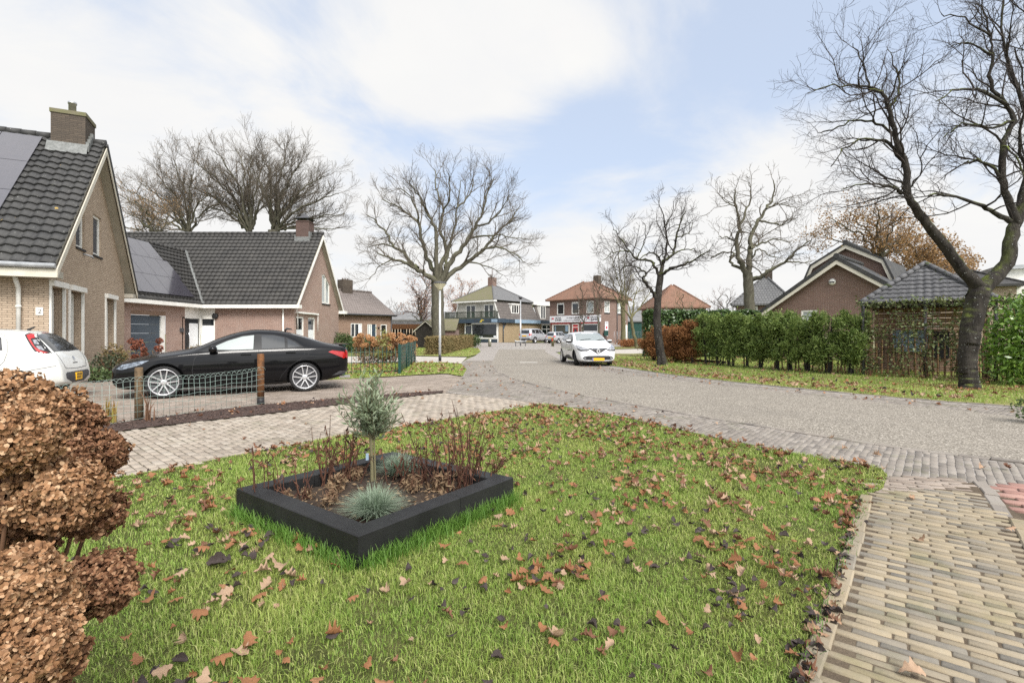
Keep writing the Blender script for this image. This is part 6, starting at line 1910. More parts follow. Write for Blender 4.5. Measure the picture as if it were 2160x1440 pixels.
def suv(label, px, py, Y, ang, sc, frac=1.0):
    g = P(px, py, Y); g.z = 0
    c = Car('parked_car', label, g, ang, SV, 'paint_silver', group='cars parked in front of the shops', scale=sc)
    c.end('rear_window', [(.62, 1.20), (.58, 1.64), (-.58, 1.64), (-.62, 1.20)], 'glass_smoke', 0.005, True)
    for m_ in (lambda p: p, mirror):
        c.end('tail_lamp', m_([(.78, 1.28), (.66, 1.18), (.62, .96), (.80, .92), (.86, 1.1)]), 'lamp_red', 0.008, True)
    c.side('tail_lamp', [(4.45, 1.28), (4.64, 1.2), (4.70, .98), (4.5, 1.0)], 'lamp_red', 0.008)
    c.side('window', [(1.75, 1.2), (2.0, 1.55), (2.3, 1.68), (2.55, 1.7), (2.55, 1.18)], 'glass_dark', 0.006); c.side('window', [(2.62, 1.18), (2.62, 1.7), (3.4, 1.7), (3.5, 1.2)], 'glass_dark', 0.006); c.side('window', [(3.56, 1.2), (3.5, 1.7), (4.1, 1.68), (4.3, 1.28)], 'glass_dark', 0.006)
    c.boxp('licence_plate', (4.77, -.3, .84), (4.82, .3, .98), 'plate_yellow', 0.003)
    c.end('bumper', [(.80, .62), (-.80, .62), (-.84, .46), (.84, .46)], 'grey_plastic', 0.006, True)
    c.seam([(2.58, 1.14), (2.6, .45)], 0.015); c.seam([(3.55, 1.16), (3.4, .8), (3.2, .45)], 0.015)
    c.mirrors(1.9, 1.2, .94, 'paint_silver')
    c.handles([(2.45, 1.02), (3.35, 1.04)], 'chrome')
    c.wheels('ten', 0, 0.24, 0.68)
    return c


suv('silver off-road car parked before the yellow brick side wall of the old shop', 1128, 722, 71, math.radians(-124), 1.1)
suv('smaller silver crossover parked before the red door shop next to the bigger silver car', 1178, 722, 69, math.radians(-128), 0.86)
PV = dict(HB)
vb = P(745, 735, 44); vb.z = 0
car = Car('parked_car', 'small white car half hidden by shrubs in front of the brown bungalow', vb, math.radians(65), HB, 'paint_white')
car.topd('windshield', [(1.12, -.60), (1.06, 0), (1.12, .60), (1.45, .555), (1.80, .505), (1.85, 0), (1.80, -.505), (1.45, -.555)], 'glass_screen', 0.004)
car.side('window', [(1.40, 1.02), (1.55, 1.13), (1.88, 1.28), (2.25, 1.325), (2.85, 1.31), (3.2, 1.24), (3.32, 1.12), (1.8, 1.02)], 'glass_room', 0.005)
car.wheels('ten', 0, 0.2, 0.7)
# ---------------------------------------------------------------- trees
def tubes_np(paths, sides):
    """many tapered tubes at once; paths = list of (points (n,3), radii (n))"""
    groups = {}
    for p, r in paths:
        groups.setdefault(len(p), []).append((p, r))
    V, FQ, base = [], [], 0
    for n, g in groups.items():
        Pn = np.array([q[0] for q in g], float); Rn = np.array([q[1] for q in g], float)
        T = np.empty_like(Pn)
        T[:, 1:-1] = Pn[:, 2:] - Pn[:, :-2]; T[:, 0] = Pn[:, 1] - Pn[:, 0]; T[:, -1] = Pn[:, -1] - Pn[:, -2]
        T /= np.maximum(1e-9, np.linalg.norm(T, axis=2, keepdims=True))
        m = T.mean(1)
        ref = np.where(np.abs(m[:, 2:3]) < 0.8, np.array([[0, 0, 1.0]]), np.array([[1.0, 0.2, 0]]))[:, None, :]
        X = np.cross(T, np.broadcast_to(ref, T.shape)); X /= np.maximum(1e-9, np.linalg.norm(X, axis=2, keepdims=True))
        Y = np.cross(T, X)
        a = np.arange(sides) * 2 * PI / sides
        ring = Pn[:, :, None, :] + (X[:, :, None, :] * np.cos(a)[None, None, :, None] + Y[:, :, None, :] * np.sin(a)[None, None, :, None]) * Rn[:, :, None, None]
        N = len(g)
        V.append(ring.reshape(-1, 3))
        idx = base + np.arange(N * n * sides).reshape(N, n, sides)
        A = idx[:, :-1, :]; B = idx[:, 1:, :]
        FQ.append(np.stack([A, np.roll(A, -1, 2), np.roll(B, -1, 2), B], -1).reshape(-1, 4))
        base += N * n * sides
    return np.concatenate(V), np.concatenate(FQ)


class Tree:
    def __init__(s, name, label, base, cat='tree', group=None):
        s.root = root(name, label, cat, base, 0, group)
        s.b = Vector(base)
        s.big, s.mid, s.fine = [], [], []
        s.tips = []

    def add(s, pts, rad, fine=False, mid=False):
        (s.fine if fine else s.mid if mid else s.big).append((np.array([tuple(Vector(p) - s.b) for p in pts]), np.array(rad)))

    def limb(s, px, Y, r0, r1, dy=0.0, n=4, wob=0.0, fine=False):
        """a limb traced through pixel points, drifting dy metres in depth along its length"""
        ks = []
        m = len(px)
        for i, p in enumerate(px):
            ks.append(P(p[0], p[1], Y + dy * (i / max(1, m - 1))))
        # catmull-rom resample
        out = []
        for i in range(m - 1):
            p0, p1, p2, p3 = ks[max(i - 1, 0)], ks[i], ks[i + 1], ks[min(i + 2, m - 1)]
            for k in range(n):
                t = k / n
                q = 0.5 * ((2 * p1) + (p2 - p0) * t + (2 * p0 - 5 * p1 + 4 * p2 - p3) * t * t + (3 * p1 - p0 - 3 * p2 + p3) * t ** 3)
                if i + k > 0 and wob:
                    q = q + Vector((R.gauss(0, wob), R.gauss(0, wob), R.gauss(0, wob)))
                out.append(q)
        out.append(ks[-1])
        N = len(out)
        rad = [r0 + (r1 - r0) * (i / (N - 1)) ** 0.8 for i in range(N)]
        s.add(out, rad)
        return out, rad

    def spawn(s, pts, rad, lvl, cfg, t0=None):
        L = sum((b - a).length for a, b in zip(pts, pts[1:]))
        n = cfg['n'][lvl] * L
        n = int(n) + (R.random() < n - int(n))
        t0 = cfg.get('t0', 0.25) if t0 is None else t0
        last = lvl == len(cfg['n']) - 1
        for k in range(n):
            t = t0 + (1 - t0) * (k + R.random()) / n
            f = t * (len(pts) - 1); i = min(int(f), len(pts) - 2); u = f - i
            p = pts[i].lerp(pts[i + 1], u); r = rad[i] + (rad[i + 1] - rad[i]) * u
            tan = (pts[i + 1] - pts[i]).normalized()
            ax = tan.orthogonal().normalized()
            ax.rotate(Matrix.Rotation(R.uniform(0, 2 * PI), 3, tan))
            d = tan.copy(); d.rotate(Matrix.Rotation(math.radians(R.gauss(cfg['ang'][lvl], 12)), 3, ax))
            d = (d + Vector((0, 0, cfg['up'][lvl]))).normalized()
            ll = cfg['len'][lvl] * R.uniform(0.55, 1.35) * (1.15 - 0.55 * t)
            r0 = min(r * 0.7, cfg['r'][lvl] * R.uniform(0.7, 1.2))
            seg = cfg['seg'][lvl]
            q = [p.copy()]; dd = d
            for _ in range(seg):
                dd = (dd + Vector((R.gauss(0, 1), R.gauss(0, 1), R.gauss(0, 1))) * cfg['wob'][lvl] + Vector((0, 0, cfg['trop'][lvl]))).normalized()
                q.append(q[-1] + dd * ll / seg)
            rr = [max(r0 * (1 - 0.75 * j / seg), cfg['rmin']) for j in range(seg + 1)]
            s.add(q, rr, fine=last, mid=not last)
            if last:
                s.tips.append(q[-1]); s.tips.append(q[len(q) // 2])
            else:
                s.spawn(q, rr, lvl + 1, cfg, 0.15)

    def build(s, bark, twig, leaf=None, leaf_size=0.05, leaf_n=1, leaf_keep=1.0, flat=0.0, rough=0.0, sides=12):
        if s.big:
            V, Q = tubes_np(s.big, sides)
            # rough bark on the thick wood
            if rough:
                V = V + np.array([tuple(noise.noise_vector(Vector(q) * 5.0) * rough + noise.noise_vector(Vector(q) * 17.0) * rough * 0.45) for q in V])
            np_mesh('trunk', V, [Q], MATS[bark], s.root, smooth=True)
        parts = []
        base = 0; VV, QQ = [], []
        for l, sd in ((s.mid, 5), (s.fine, 3)):
            if l:
                V, Q = tubes_np(l, sd)
                VV.append(V); QQ.append(Q + base); base += len(V)
        if VV:
            cr = np_mesh('crown', np.concatenate(VV), [np.concatenate(QQ)], MATS[twig], s.root, smooth=True)
            if leaf:
                tp = [t for t in s.tips if R.random() < leaf_keep]
                T = np.repeat(np.array([tuple(t - s.b) for t in tp]), leaf_n, axis=0)
                T = T + NR.normal(0, leaf_size * 2.2, T.shape) * np.array([1, 1, 1 - 0.5 * flat])
                A, B = rand_axes(len(T), leaf_size * NR.uniform(0.6, 1.3, len(T)), leaf_size * 0.5 * NR.uniform(0.6, 1.3, len(T)), up=-0.3)
                cards('leaves', T, A, B, MATS[leaf], cr)
        return s.root


# the big twisted tree at the right
Yt = 12.64
T = Tree('bare_tree', 'big dark forked tree with mossy trunk on the right verge, twisted bare twigs', G(2045, 819))
cfgA = dict(n=[2.2, 5.0, 9.5], len=[1.7, 0.75, 0.42], r=[0.026, 0.010, 0.005], ang=[46, 40, 38], up=[0.15, 0.12, 0.1], seg=[7, 5, 4], wob=[0.22, 0.24, 0.26], trop=[0.03, 0.05, 0.06], rmin=0.0026, t0=0.3)
tr = T.limb([(2045, 826), (2044, 800), (2041, 770), (2044, 725), (2050, 685), (2059, 640), (2068, 600)], Yt, 0.30, 0.25, 0.0, 12, 0.004)
_k = len(T.big[-1][1])
T.big[-1] = (T.big[-1][0], 0.82 * np.interp(np.linspace(0, 30, _k), np.arange(31), [0.33, 0.285, 0.265, 0.25, 0.245, 0.24, 0.235, 0.23, 0.23, 0.235, 0.235, 0.24, 0.24, 0.245, 0.245, 0.25, 0.25, 0.255, 0.255, 0.26, 0.26, 0.26, 0.26, 0.265, 0.27, 0.27, 0.275, 0.275, 0.27, 0.265, 0.23]))
l1 = T.limb([(2076, 622), (2055, 596), (2019, 554), (1985, 508), (1955, 473), (1926, 432), (1914, 409), (1911, 350), (1891, 292), (1873, 222), (1859, 193), (1833, 190)], Yt, 0.165, 0.028, -0.5, 4, 0.012)
l2 = T.limb([(2058, 625), (2084, 598), (2124, 554), (2133, 496), (2154, 438), (2168, 380), (2185, 300), (2200, 180), (2190, 60), (2150, -60)], Yt, 0.2, 0.05, 0.5, 4, 0.012)
subs = [([(2130, 468), (2090, 442), (2049, 426), (1990, 409), (1958, 411)], 0.085, 0.02, -0.6), ([(2145, 470), (2130, 430), (2119, 374), (2116, 309), (2136, 257), (2124, 222), (2089, 175), (2092, 117), (2089, 76), (2070, 10)], 0.13, 0.02, 0.3),
        ([(1914, 414), (1897, 403), (1862, 388), (1815, 388), (1775, 400)], 0.06, 0.012, -0.8), ([(1905, 352), (1873, 303), (1827, 292), (1780, 315), (1752, 352)], 0.06, 0.012, -0.5),
        ([(1888, 288), (1850, 257), (1803, 251), (1757, 274), (1725, 280)], 0.05, 0.012, 0.6), ([(1862, 195), (1815, 181), (1757, 181), (1704, 198)], 0.045, 0.012, -0.3), ([(1873, 228), (1897, 198), (1891, 146), (1873, 105)], 0.05, 0.012, 0.5),
        ([(1833, 190), (1821, 134), (1798, 92)], 0.035, 0.012, 0.2), ([(1914, 405), (1940, 370), (1950, 320), (1985, 270)], 0.03, 0.01, -0.8), ([(2124, 222), (2060, 190), (2010, 190), (1975, 215)], 0.06, 0.012, -1.0), ([(2136, 257), (2080, 270), (2030, 260), (1990, 290)], 0.05, 0.012, -0.6),
        ([(2119, 374), (2070, 340), (2030, 345), (1990, 380)], 0.05, 0.012, 0.9), ([(2092, 117), (2040, 90), (2000, 100)], 0.04, 0.012, 0.6), ([(2089, 76), (2030, 40), (1985, 30)], 0.035, 0.012, -0.4), ([(2185, 300), (2130, 150), (2110, 60), (2120, -30)], 0.07, 0.02, 0.6), ([(2116, 309), (2150, 340), (2180, 420)], 0.04, 0.012, -1.2), ([(2168, 380), (2150, 300), (2165, 200), (2140, 100)], 0.06, 0.015, -0.8)]
T.spawn(*l1, 0, cfgA, 0.45); T.spawn(*l2, 0, cfgA, 0.5)
for px, r0, r1, dy in subs:
    q = T.limb(px, Yt + R.uniform(-0.2, 0.2), r0 * .78, r1 * .8, dy, 4, 0.02)
    T.spawn(*q, 0, cfgA, 0.12)
T.build('bark_dark', 'twig_dark', rough=0.022, sides=20)

# the smaller twisted tree by the brown hedge
Ys = 21.9
T = Tree('bare_tree', 'slender leaning tree with dark trunk and twisted crown beside the browned hedge', G(1394, 770))
cfgB = dict(n=[2.4, 5.0, 8.5], len=[1.25, 0.62, 0.36], r=[0.028, 0.012, 0.007], ang=[50, 45, 42], up=[0.15, 0.12, 0.1], seg=[6, 4, 3], wob=[0.24, 0.24, 0.24], trop=[0.04, 0.05, 0.05], rmin=0.0045, t0=0.3)
T.limb([(1401, 772), (1394, 745), (1388, 705), (1386, 670), (1389, 620), (1393, 580)], Ys, 0.20, 0.135, 0, 4, 0.01)
T.limb([(1389, 772), (1391, 755), (1392, 740)], Ys - 0.1, 0.1, 0.09, 0.05, 3)
for px, r0, r1, dy in [([(1392, 585), (1405, 573), (1420, 565), (1445, 557), (1470, 545), (1497, 527)], 0.085, 0.02, -1.0), ([(1392, 590), (1396, 562), (1403, 548), (1420, 535), (1426, 500), (1435, 472), (1447, 445)], 0.10, 0.018, 0.5),
                       ([(1400, 555), (1405, 530), (1406, 500), (1399, 455), (1390, 430)], 0.055, 0.015, -0.6), ([(1392, 582), (1382, 562), (1372, 552), (1345, 546), (1327, 530), (1307, 500), (1293, 484)], 0.075, 0.015, 0.8),
                       ([(1386, 640), (1378, 618), (1365, 600), (1355, 587), (1362, 575), (1345, 565)], 0.085, 0.03, -0.5), ([(1394, 558), (1390, 542), (1380, 535), (1365, 535), (1348, 547)], 0.05, 0.015, -1.0), ([(1426, 500), (1440, 497), (1455, 490), (1462, 470)], 0.035, 0.012, 0.9),
                       ([(1345, 546), (1350, 530), (1362, 500), (1358, 470)], 0.035, 0.012, 0.6), ([(1420, 535), (1445, 525), (1470, 528), (1490, 545)], 0.035, 0.012, 0.7), ([(1400, 480), (1415, 455), (1420, 425)], 0.03, 0.01, 0), ([(1345, 565), (1325, 560), (1310, 570), (1295, 590)], 0.03, 0.01, 0.3), ([(1327, 530), (1310, 530), (1290, 535), (1272, 550)], 0.035, 0.01, -0.5)]:
    q = T.limb(px, Ys, r0, r1, dy, 4, 0.025)
    T.spawn(*q, 0, cfgB, 0.2)
T.build('bark_dark', 'twig_dark')

# tall tree behind the thuja hedge
Yb = 38.0
T = Tree('bare_tree', 'tall bare tree with spreading crooked limbs rising behind the middle of the hedge', (P(1582, 700, Yb).x, Yb, 0))
cfgC = dict(n=[1.2, 2.6, 4.4], len=[2.2, 1.1, 0.62], r=[0.05, 0.022, 0.012], ang=[48, 44, 42], up=[0.1, 0.1, 0.1], seg=[6, 4, 3], wob=[0.22, 0.24, 0.24], trop=[0.02, 0.03, 0.04], rmin=0.009, t0=0.3)
T.limb([(1583, 738), (1582, 660), (1579, 610), (1577, 575)], Yb, 0.42, 0.34, 0, 4, 0.02)
for px, r0, r1, dy in [([(1577, 590), (1566, 560), (1557, 542), (1556, 500), (1562, 472), (1552, 435), (1550, 400)], 0.24, 0.04, -1), ([(1579, 590), (1581, 550), (1582, 522), (1585, 500), (1602, 465), (1616, 440), (1630, 417), (1631, 380)], 0.26, 0.035, 0.8),
                       ([(1583, 592), (1600, 585), (1620, 572), (1657, 552), (1682, 525), (1710, 508)], 0.2, 0.035, -2), ([(1566, 566), (1545, 558), (1540, 545), (1547, 535), (1520, 532), (1500, 545)], 0.13, 0.03, 1.5), ([(1582, 522), (1605, 515), (1630, 505), (1665, 510)], 0.1, 0.03, 2),
                       ([(1562, 472), (1575, 440), (1585, 410), (1580, 385)], 0.1, 0.025, 1), ([(1602, 465), (1625, 470), (1650, 475), (1670, 465)], 0.09, 0.025, -1), ([(1556, 510), (1535, 500), (1515, 500)], 0.08, 0.02, -1), ([(1616, 440), (1645, 430), (1680, 440)], 0.07, 0.02, 1), ([(1657, 552), (1690, 553), (1715, 550)], 0.07, 0.02, 0.5),
                       ([(1585, 545), (1600, 525), (1625, 540), (1650, 545)], 0.08, 0.02, -1), ([(1552, 435), (1530, 425), (1518, 410)], 0.06, 0.02, 0.3)]:
    q = T.limb(px, Yb, r0, r1, dy, 4, 0.05)
    T.spawn(*q, 0, cfgC, 0.2)
T.build('bark_grey', 'twig_grey')

# the wide oak in the middle
Yo = 45.0
T = Tree('oak_tree', 'wide bare oak with thick mossy trunk standing behind the street lamp', (P(923, 700, Yo).x, Yo, 0))
cfgD = dict(n=[1.3, 2.7, 4.8], len=[2.6, 1.4, 0.8], r=[0.06, 0.024, 0.012], ang=[33, 34, 36], up=[0.12, 0.1, 0.1], seg=[6, 5, 3], wob=[0.14, 0.16, 0.18], trop=[0.03, 0.04, 0.05], rmin=0.008, t0=0.25)
T.limb([(926, 738), (925, 700), (924, 660), (923, 625), (922, 592)], Yo, 0.62, 0.52, 0, 4, 0.02)
for px, r0, r1, dy in [([(922, 600), (910, 587), (884, 569), (853, 553), (827, 546), (796, 533)], 0.30, 0.05, -2.5), ([(880, 566), (868, 556), (853, 533), (830, 520), (817, 494), (799, 474), (776, 454)], 0.22, 0.04, 1.5),
                       ([(921, 600), (915, 574), (902, 548), (892, 515), (884, 474), (868, 458), (843, 440), (806, 420)], 0.27, 0.04, 2), ([(922, 605), (920, 574), (920, 523), (915, 479), (899, 446), (884, 415), (863, 381)], 0.27, 0.035, -2),
                       ([(924, 600), (930, 561), (943, 523), (927, 484), (935, 446), (920, 394), (915, 356)], 0.25, 0.035, 2.5), ([(926, 600), (946, 561), (964, 536), (987, 505), (1000, 479), (1017, 446), (1030, 407), (1041, 376)], 0.28, 0.035, -1.5),
                       ([(928, 602), (953, 574), (989, 553), (1022, 523), (1048, 494), (1077, 464), (1095, 438)], 0.27, 0.035, 2), ([(1015, 528), (1048, 521), (1082, 535), (1107, 553)], 0.12, 0.03, -1.5), ([(940, 565), (943, 541), (958, 484), (964, 438), (971, 381)], 0.19, 0.03, 3), ([(1000, 479), (1030, 470), (1060, 440), (1075, 410)], 0.11, 0.03, -2),
                       ([(884, 474), (880, 440), (860, 410), (840, 395)], 0.11, 0.03, -1), ([(964, 438), (990, 410), (1000, 370)], 0.1, 0.03, 1), ([(935, 446), (950, 410), (945, 365)], 0.1, 0.03, -2), ([(989, 553), (1020, 560), (1060, 580)], 0.09, 0.025, 1), ([(827, 546), (800, 560), (780, 590)], 0.07, 0.02, -1), ([(830, 520), (800, 515), (775, 525)], 0.08, 0.02, 1), ([(987, 505), (1030, 495), (1080, 500), (1110, 505)], 0.11, 0.025, 1.5)]:
    q = T.limb(px, Yo, r0, r1, dy, 4, 0.06)
    T.spawn(*q, 0, cfgD, 0.22)
T.build('bark_grey', 'twig_grey')


# oaks behind the garage house: limbs fan out from a trunk hidden by the roof
def fan_tree(name, label, bx, by, Y, tips, r, cfg, bark='bark_grey', twig='twig_grey', leaf=None, lsz=0.06, lkeep=0.3, group=None, depth=3.0, ln=1, shrink=0.85):
    g = P(bx, by, Y); g.z = 0
    T = Tree(name, label, g, group=group)
    hz = P(bx, by, Y).z
    base = [Vector((g.x, Y, -0.05)), Vector((g.x + 0.05, Y, hz * 0.5)), Vector((g.x, Y, hz))]
    T.add(base, [r * 1.25, r * 1.05, r])
    for k, tp in enumerate(tips):
        tp = (bx + (tp[0] - bx) * (shrink + .1), by + (tp[1] - by) * shrink)
        mx, my = bx + (tp[0] - bx) * 0.35, by + (tp[1] - by) * 0.55
        m2x, m2y = bx + (tp[0] - bx) * 0.72 + R.uniform(-8, 8), by + (tp[1] - by) * 0.82
        q = T.limb([(bx, by + 6), (bx + (tp[0] - bx) * 0.12, by + (tp[1] - by) * 0.2), (mx, my), (m2x, m2y), tp], Y, r * 0.34, 0.03, R.uniform(-depth, depth), 4, 0.09)
        T.spawn(*q, 0, cfg, 0.18)
    T.build(bark, twig, leaf, lsz, ln, lkeep)
    return T


cfgE = dict(cfgD); cfgE.update(n=[1.25, 2.6, 4.4], len=[3.2, 1.7, 0.95], ang=[30, 32, 34], rmin=0.0085, wob=[0.12, 0.14, 0.16], up=[0.2, 0.15, 0.1])
grp = 'oaks rising behind the garage house'
fan_tree('oak_tree', 'bare oak rising behind the roof chimney, rightmost of the oaks over the garage house', 577, 486, 52, [(600, 285), (560, 305), (640, 315), (690, 350), (722, 395), (735, 445), (530, 340), (690, 470), (640, 400), (668, 375), (610, 350), (560, 390), (725, 480)], 0.55, cfgE, group=grp)
fan_tree('oak_tree', 'bare oak in the middle of the row behind the garage house roof', 528, 490, 56, [(530, 285), (495, 285), (450, 290), (420, 330), (400, 310), (560, 300), (370, 360), (480, 350), (440, 400), (600, 330), (580, 400), (395, 410)], 0.5, cfgE, group=grp, leaf='leaf_tawny', lkeep=0.05)
fan_tree('oak_tree', 'bare oak with some brown leaves behind the solar panels of the garage house', 398, 492, 54, [(365, 310), (330, 350), (290, 365), (410, 340), (440, 380), (345, 400), (262, 385), (480, 400), (400, 420), (300, 420), (270, 440)], 0.45, cfgE, group=grp, leaf='leaf_tawny', lkeep=0.16)
fan_tree('oak_tree', 'low leafy oak with tawny leaves right behind the tan house gable', 325, 500, 48, [(262, 395), (285, 410), (262, 440), (320, 420), (360, 440), (258, 475), (300, 460), (390, 455), (340, 470)], 0.35, dict(cfgE, len=[2.0, 1.1, 0.7]), group=grp, leaf='leaf_tawny', lkeep=0.8, lsz=0.06, ln=2)

cfgF = dict(n=[1.4, 2.6, 4.0], len=[1.9, 1.0, 0.6], r=[0.05, 0.02, 0.011], ang=[52, 50, 45], up=[0.0, 0.0, 0.0], seg=[5, 4, 3], wob=[0.18, 0.2, 0.2], trop=[0.0, 0.0, -0.02], rmin=0.008, t0=0.25)
fan_tree('oak_tree', 'broad tawny leaved oak behind the gambrel roof on the right', 1857, 545, 42, [(1730, 490), (1745, 445), (1790, 430), (1850, 425), (1910, 445), (1960, 480), (1985, 510), (1900, 490)], 0.36, cfgF, leaf='leaf_tawny', lkeep=0.9, lsz=0.10, depth=4, ln=4)
fan_tree('oak_tree', 'lower orange-brown tree above the pavilion roof, left of the forked trunk', 1950, 585, 40, [(1880, 520), (1910, 500), (1950, 505), (2000, 515), (2035, 535), (2060, 565), (1900, 555), (1990, 560)], 0.28, dict(cfgF, n=[1.2, 2.2, 3.0]), leaf='leaf_tawny', lkeep=1.0, lsz=0.105, depth=3, ln=8)
fan_tree('beech_tree', 'rust brown beech with upright stems partly hidden by the wide oak trunk', 888, 690, 56, [(868, 590), (895, 570), (915, 575), (880, 610), (900, 620), (860, 650)], 0.22, dict(cfgF, up=[0.4, 0.3, 0.2]), twig='twig_red', leaf='leaf_beech_brown', lkeep=0.6, lsz=0.08, ln=2)
fan_tree('beech_tree', 'rust brown beech to the right of the wide oak trunk, above the old shop balcony', 968, 690, 88, [(945, 600), (975, 575), (1000, 585), (1010, 610), (955, 630), (990, 640), (965, 650)], 0.22, dict(cfgF, up=[0.4, 0.3, 0.2]), twig='twig_red', leaf='leaf_beech_brown', lkeep=0.9, lsz=0.1, ln=2)
cfgG = dict(n=[1.8, 3.2, 4.0], len=[1.3, 0.7, 0.45], r=[0.03, 0.014, 0.009], ang=[45, 45, 40], up=[0.25, 0.2, 0.15], seg=[5, 3, 3], wob=[0.14, 0.18, 0.2], trop=[0.05, 0.05, 0.05], rmin=0.008, t0=0.2)
fan_tree('young_tree', 'thin young street tree before the red door of the record shop', 1229, 690, 57, [(1215, 615), (1228, 585), (1245, 620), (1210, 650), (1250, 645)], 0.1, cfgG)
fan_tree('young_tree', 'thin young street tree standing before the corner of the record shop sign', 1262, 670, 55, [(1250, 590), (1262, 555), (1280, 600), (1240, 625), (1285, 630)], 0.1, cfgG)
fan_tree('street_tree', 'straight pale trunked tree with bare crown before the record shop side wall', 1314, 650, 56, [(1300, 480), (1285, 520), (1325, 510), (1270, 560), (1345, 560), (1255, 590), (1360, 600)], 0.24, dict(cfgG, len=[2.0, 1.1, 0.7]), bark='bark_green', twig='twig_grey')
T = Tree('multi_stem_tree', 'olive green multi stemmed small tree left of the browned hedge', G(1346, 734))
for px, r0, r1, dy in [([(1344, 734), (1338, 710), (1333, 685), (1330, 668)], 0.17, 0.12, 0), ([(1350, 734), (1356, 710), (1362, 680), (1366, 650)], 0.1, 0.05, 0.4), ([(1331, 672), (1318, 655), (1308, 640), (1298, 625)], 0.1, 0.03, -0.5), ([(1331, 672), (1336, 650), (1338, 630), (1345, 605)], 0.1, 0.03, 0.5), ([(1332, 670), (1350, 648), (1362, 630), (1375, 612)], 0.08, 0.03, 0.8), ([(1333, 675), (1325, 640), (1320, 610)], 0.07, 0.03, 1.0)]:
    q = T.limb(px, 46.6, r0, r1, dy, 4, 0.03)
    if r1 < 0.1:
        T.spawn(*q, 0, cfgG, 0.2)
T.build('bark_green', 'twig_olive')
fan_tree('shrub_tree', 'reddish twiggy shrub above the ivy hedge between the two far houses', 1530, 690, 50, [(1500, 625), (1520, 612), (1545, 615), (1560, 630), (1490, 645), (1570, 645), (1530, 610)], 0.1, dict(cfgG, n=[1.3, 2.4, 3.0]), twig='twig_red', leaf='leaf_beech_brown', lkeep=0.12, lsz=0.06)
fan_tree('shrub_tree', 'olive bare bush in front of the orange-brown roofed house', 1445, 690, 48, [(1400, 640), (1425, 625), (1460, 630), (1485, 640), (1440, 610), (1410, 655)], 0.1, dict(cfgG, n=[1.4, 2.4, 3.0]), twig='twig_olive')
fan_tree('far_tree', 'pale hazy bare tree far behind between bungalow and oak', 838, 680, 95, [(825, 640), (838, 632), (850, 640), (860, 650), (815, 655)], 0.2, dict(cfgG, len=[3.0, 1.6, 1.0], r=[.06, .03, .02], rmin=0.016, n=[.5, .9, 1.2]))
# ---------------------------------------------------------------- hedges, shrubs, garden plants
def blob_pts(n, c, r, shell=0.55, seed=0.0, lump=0.22, freq=1.7):
    """points in an uneven ellipsoid, denser towards its skin"""
    D = NR.normal(0, 1, (n, 3)); D /= np.linalg.norm(D, axis=1, keepdims=True)
    k = np.array([1 + lump * noise.noise(Vector((d[0] * freq + seed, d[1] * freq, d[2] * freq + 3.1))) * 1.6 for d in D])
    rad = (shell + (1 - shell) * NR.random(n) ** 0.6) * k
    return np.array(c) + D * rad[:, None] * np.array(r), D


def leaf_obj(name, C, size, mat, parent, dirs=None, up=0.0, aspect=0.5, spread=1.0):
    n = len(C)
    A, B = rand_axes(n, size * NR.uniform(0.6, 1.35, n), size * aspect * NR.uniform(0.7, 1.2, n), up=up, dirs=dirs, spread=spread)
    return cards(name, C, A, B, MATS[mat], parent)


def stems(name, paths, mat, parent, sides=4):
    V, Q = tubes_np([(np.array([tuple(p) for p in a]), np.array(r)) for a, r in paths], sides)
    return np_mesh(name, V, [Q], MATS[mat], parent, smooth=True)


def shrub(name, label, loc, r, mat, n, size, cat='shrub', group=None, up=0.0, aspect=0.5, dirk=0.6, stemm='stem_dry', lobes=4, rz=None):
    o = root(name, label, cat, (loc[0], loc[1], 0), 0, group)
    Cs, Ds = [], []
    for k in range(lobes):
        a = 2 * PI * k / lobes + R.random()
        off = (r[0] * 0.35 * math.cos(a), r[1] * 0.35 * math.sin(a), r[2] * (0.95 + R.uniform(-0.2, 0.2)))
        c, d = blob_pts(n // lobes, off, (r[0] * 0.72, r[1] * 0.72, r[2] * 0.95), 0.45, R.random() * 50)
        Cs.append(c); Ds.append(d)
    C = np.concatenate(Cs); D = np.concatenate(Ds)
    ok = C[:, 2] > 0.02
    leaf_obj('foliage', C[ok], size, mat, o, D[ok] * dirk, up, aspect)
    st = []
    for k in range(9):
        a = R.uniform(0, 2 * PI); q = R.uniform(0.3, 0.8)
        st.append(([(0.1 * r[0] * math.cos(a), 0.1 * r[1] * math.sin(a), 0), (0.4 * q * r[0] * math.cos(a), 0.4 * q * r[1] * math.sin(a), r[2] * 0.8), (q * r[0] * math.cos(a), q * r[1] * math.sin(a), r[2] * 1.6)], [0.018, 0.013, 0.006]))
    stems('stem', st, stemm, o)
    return o


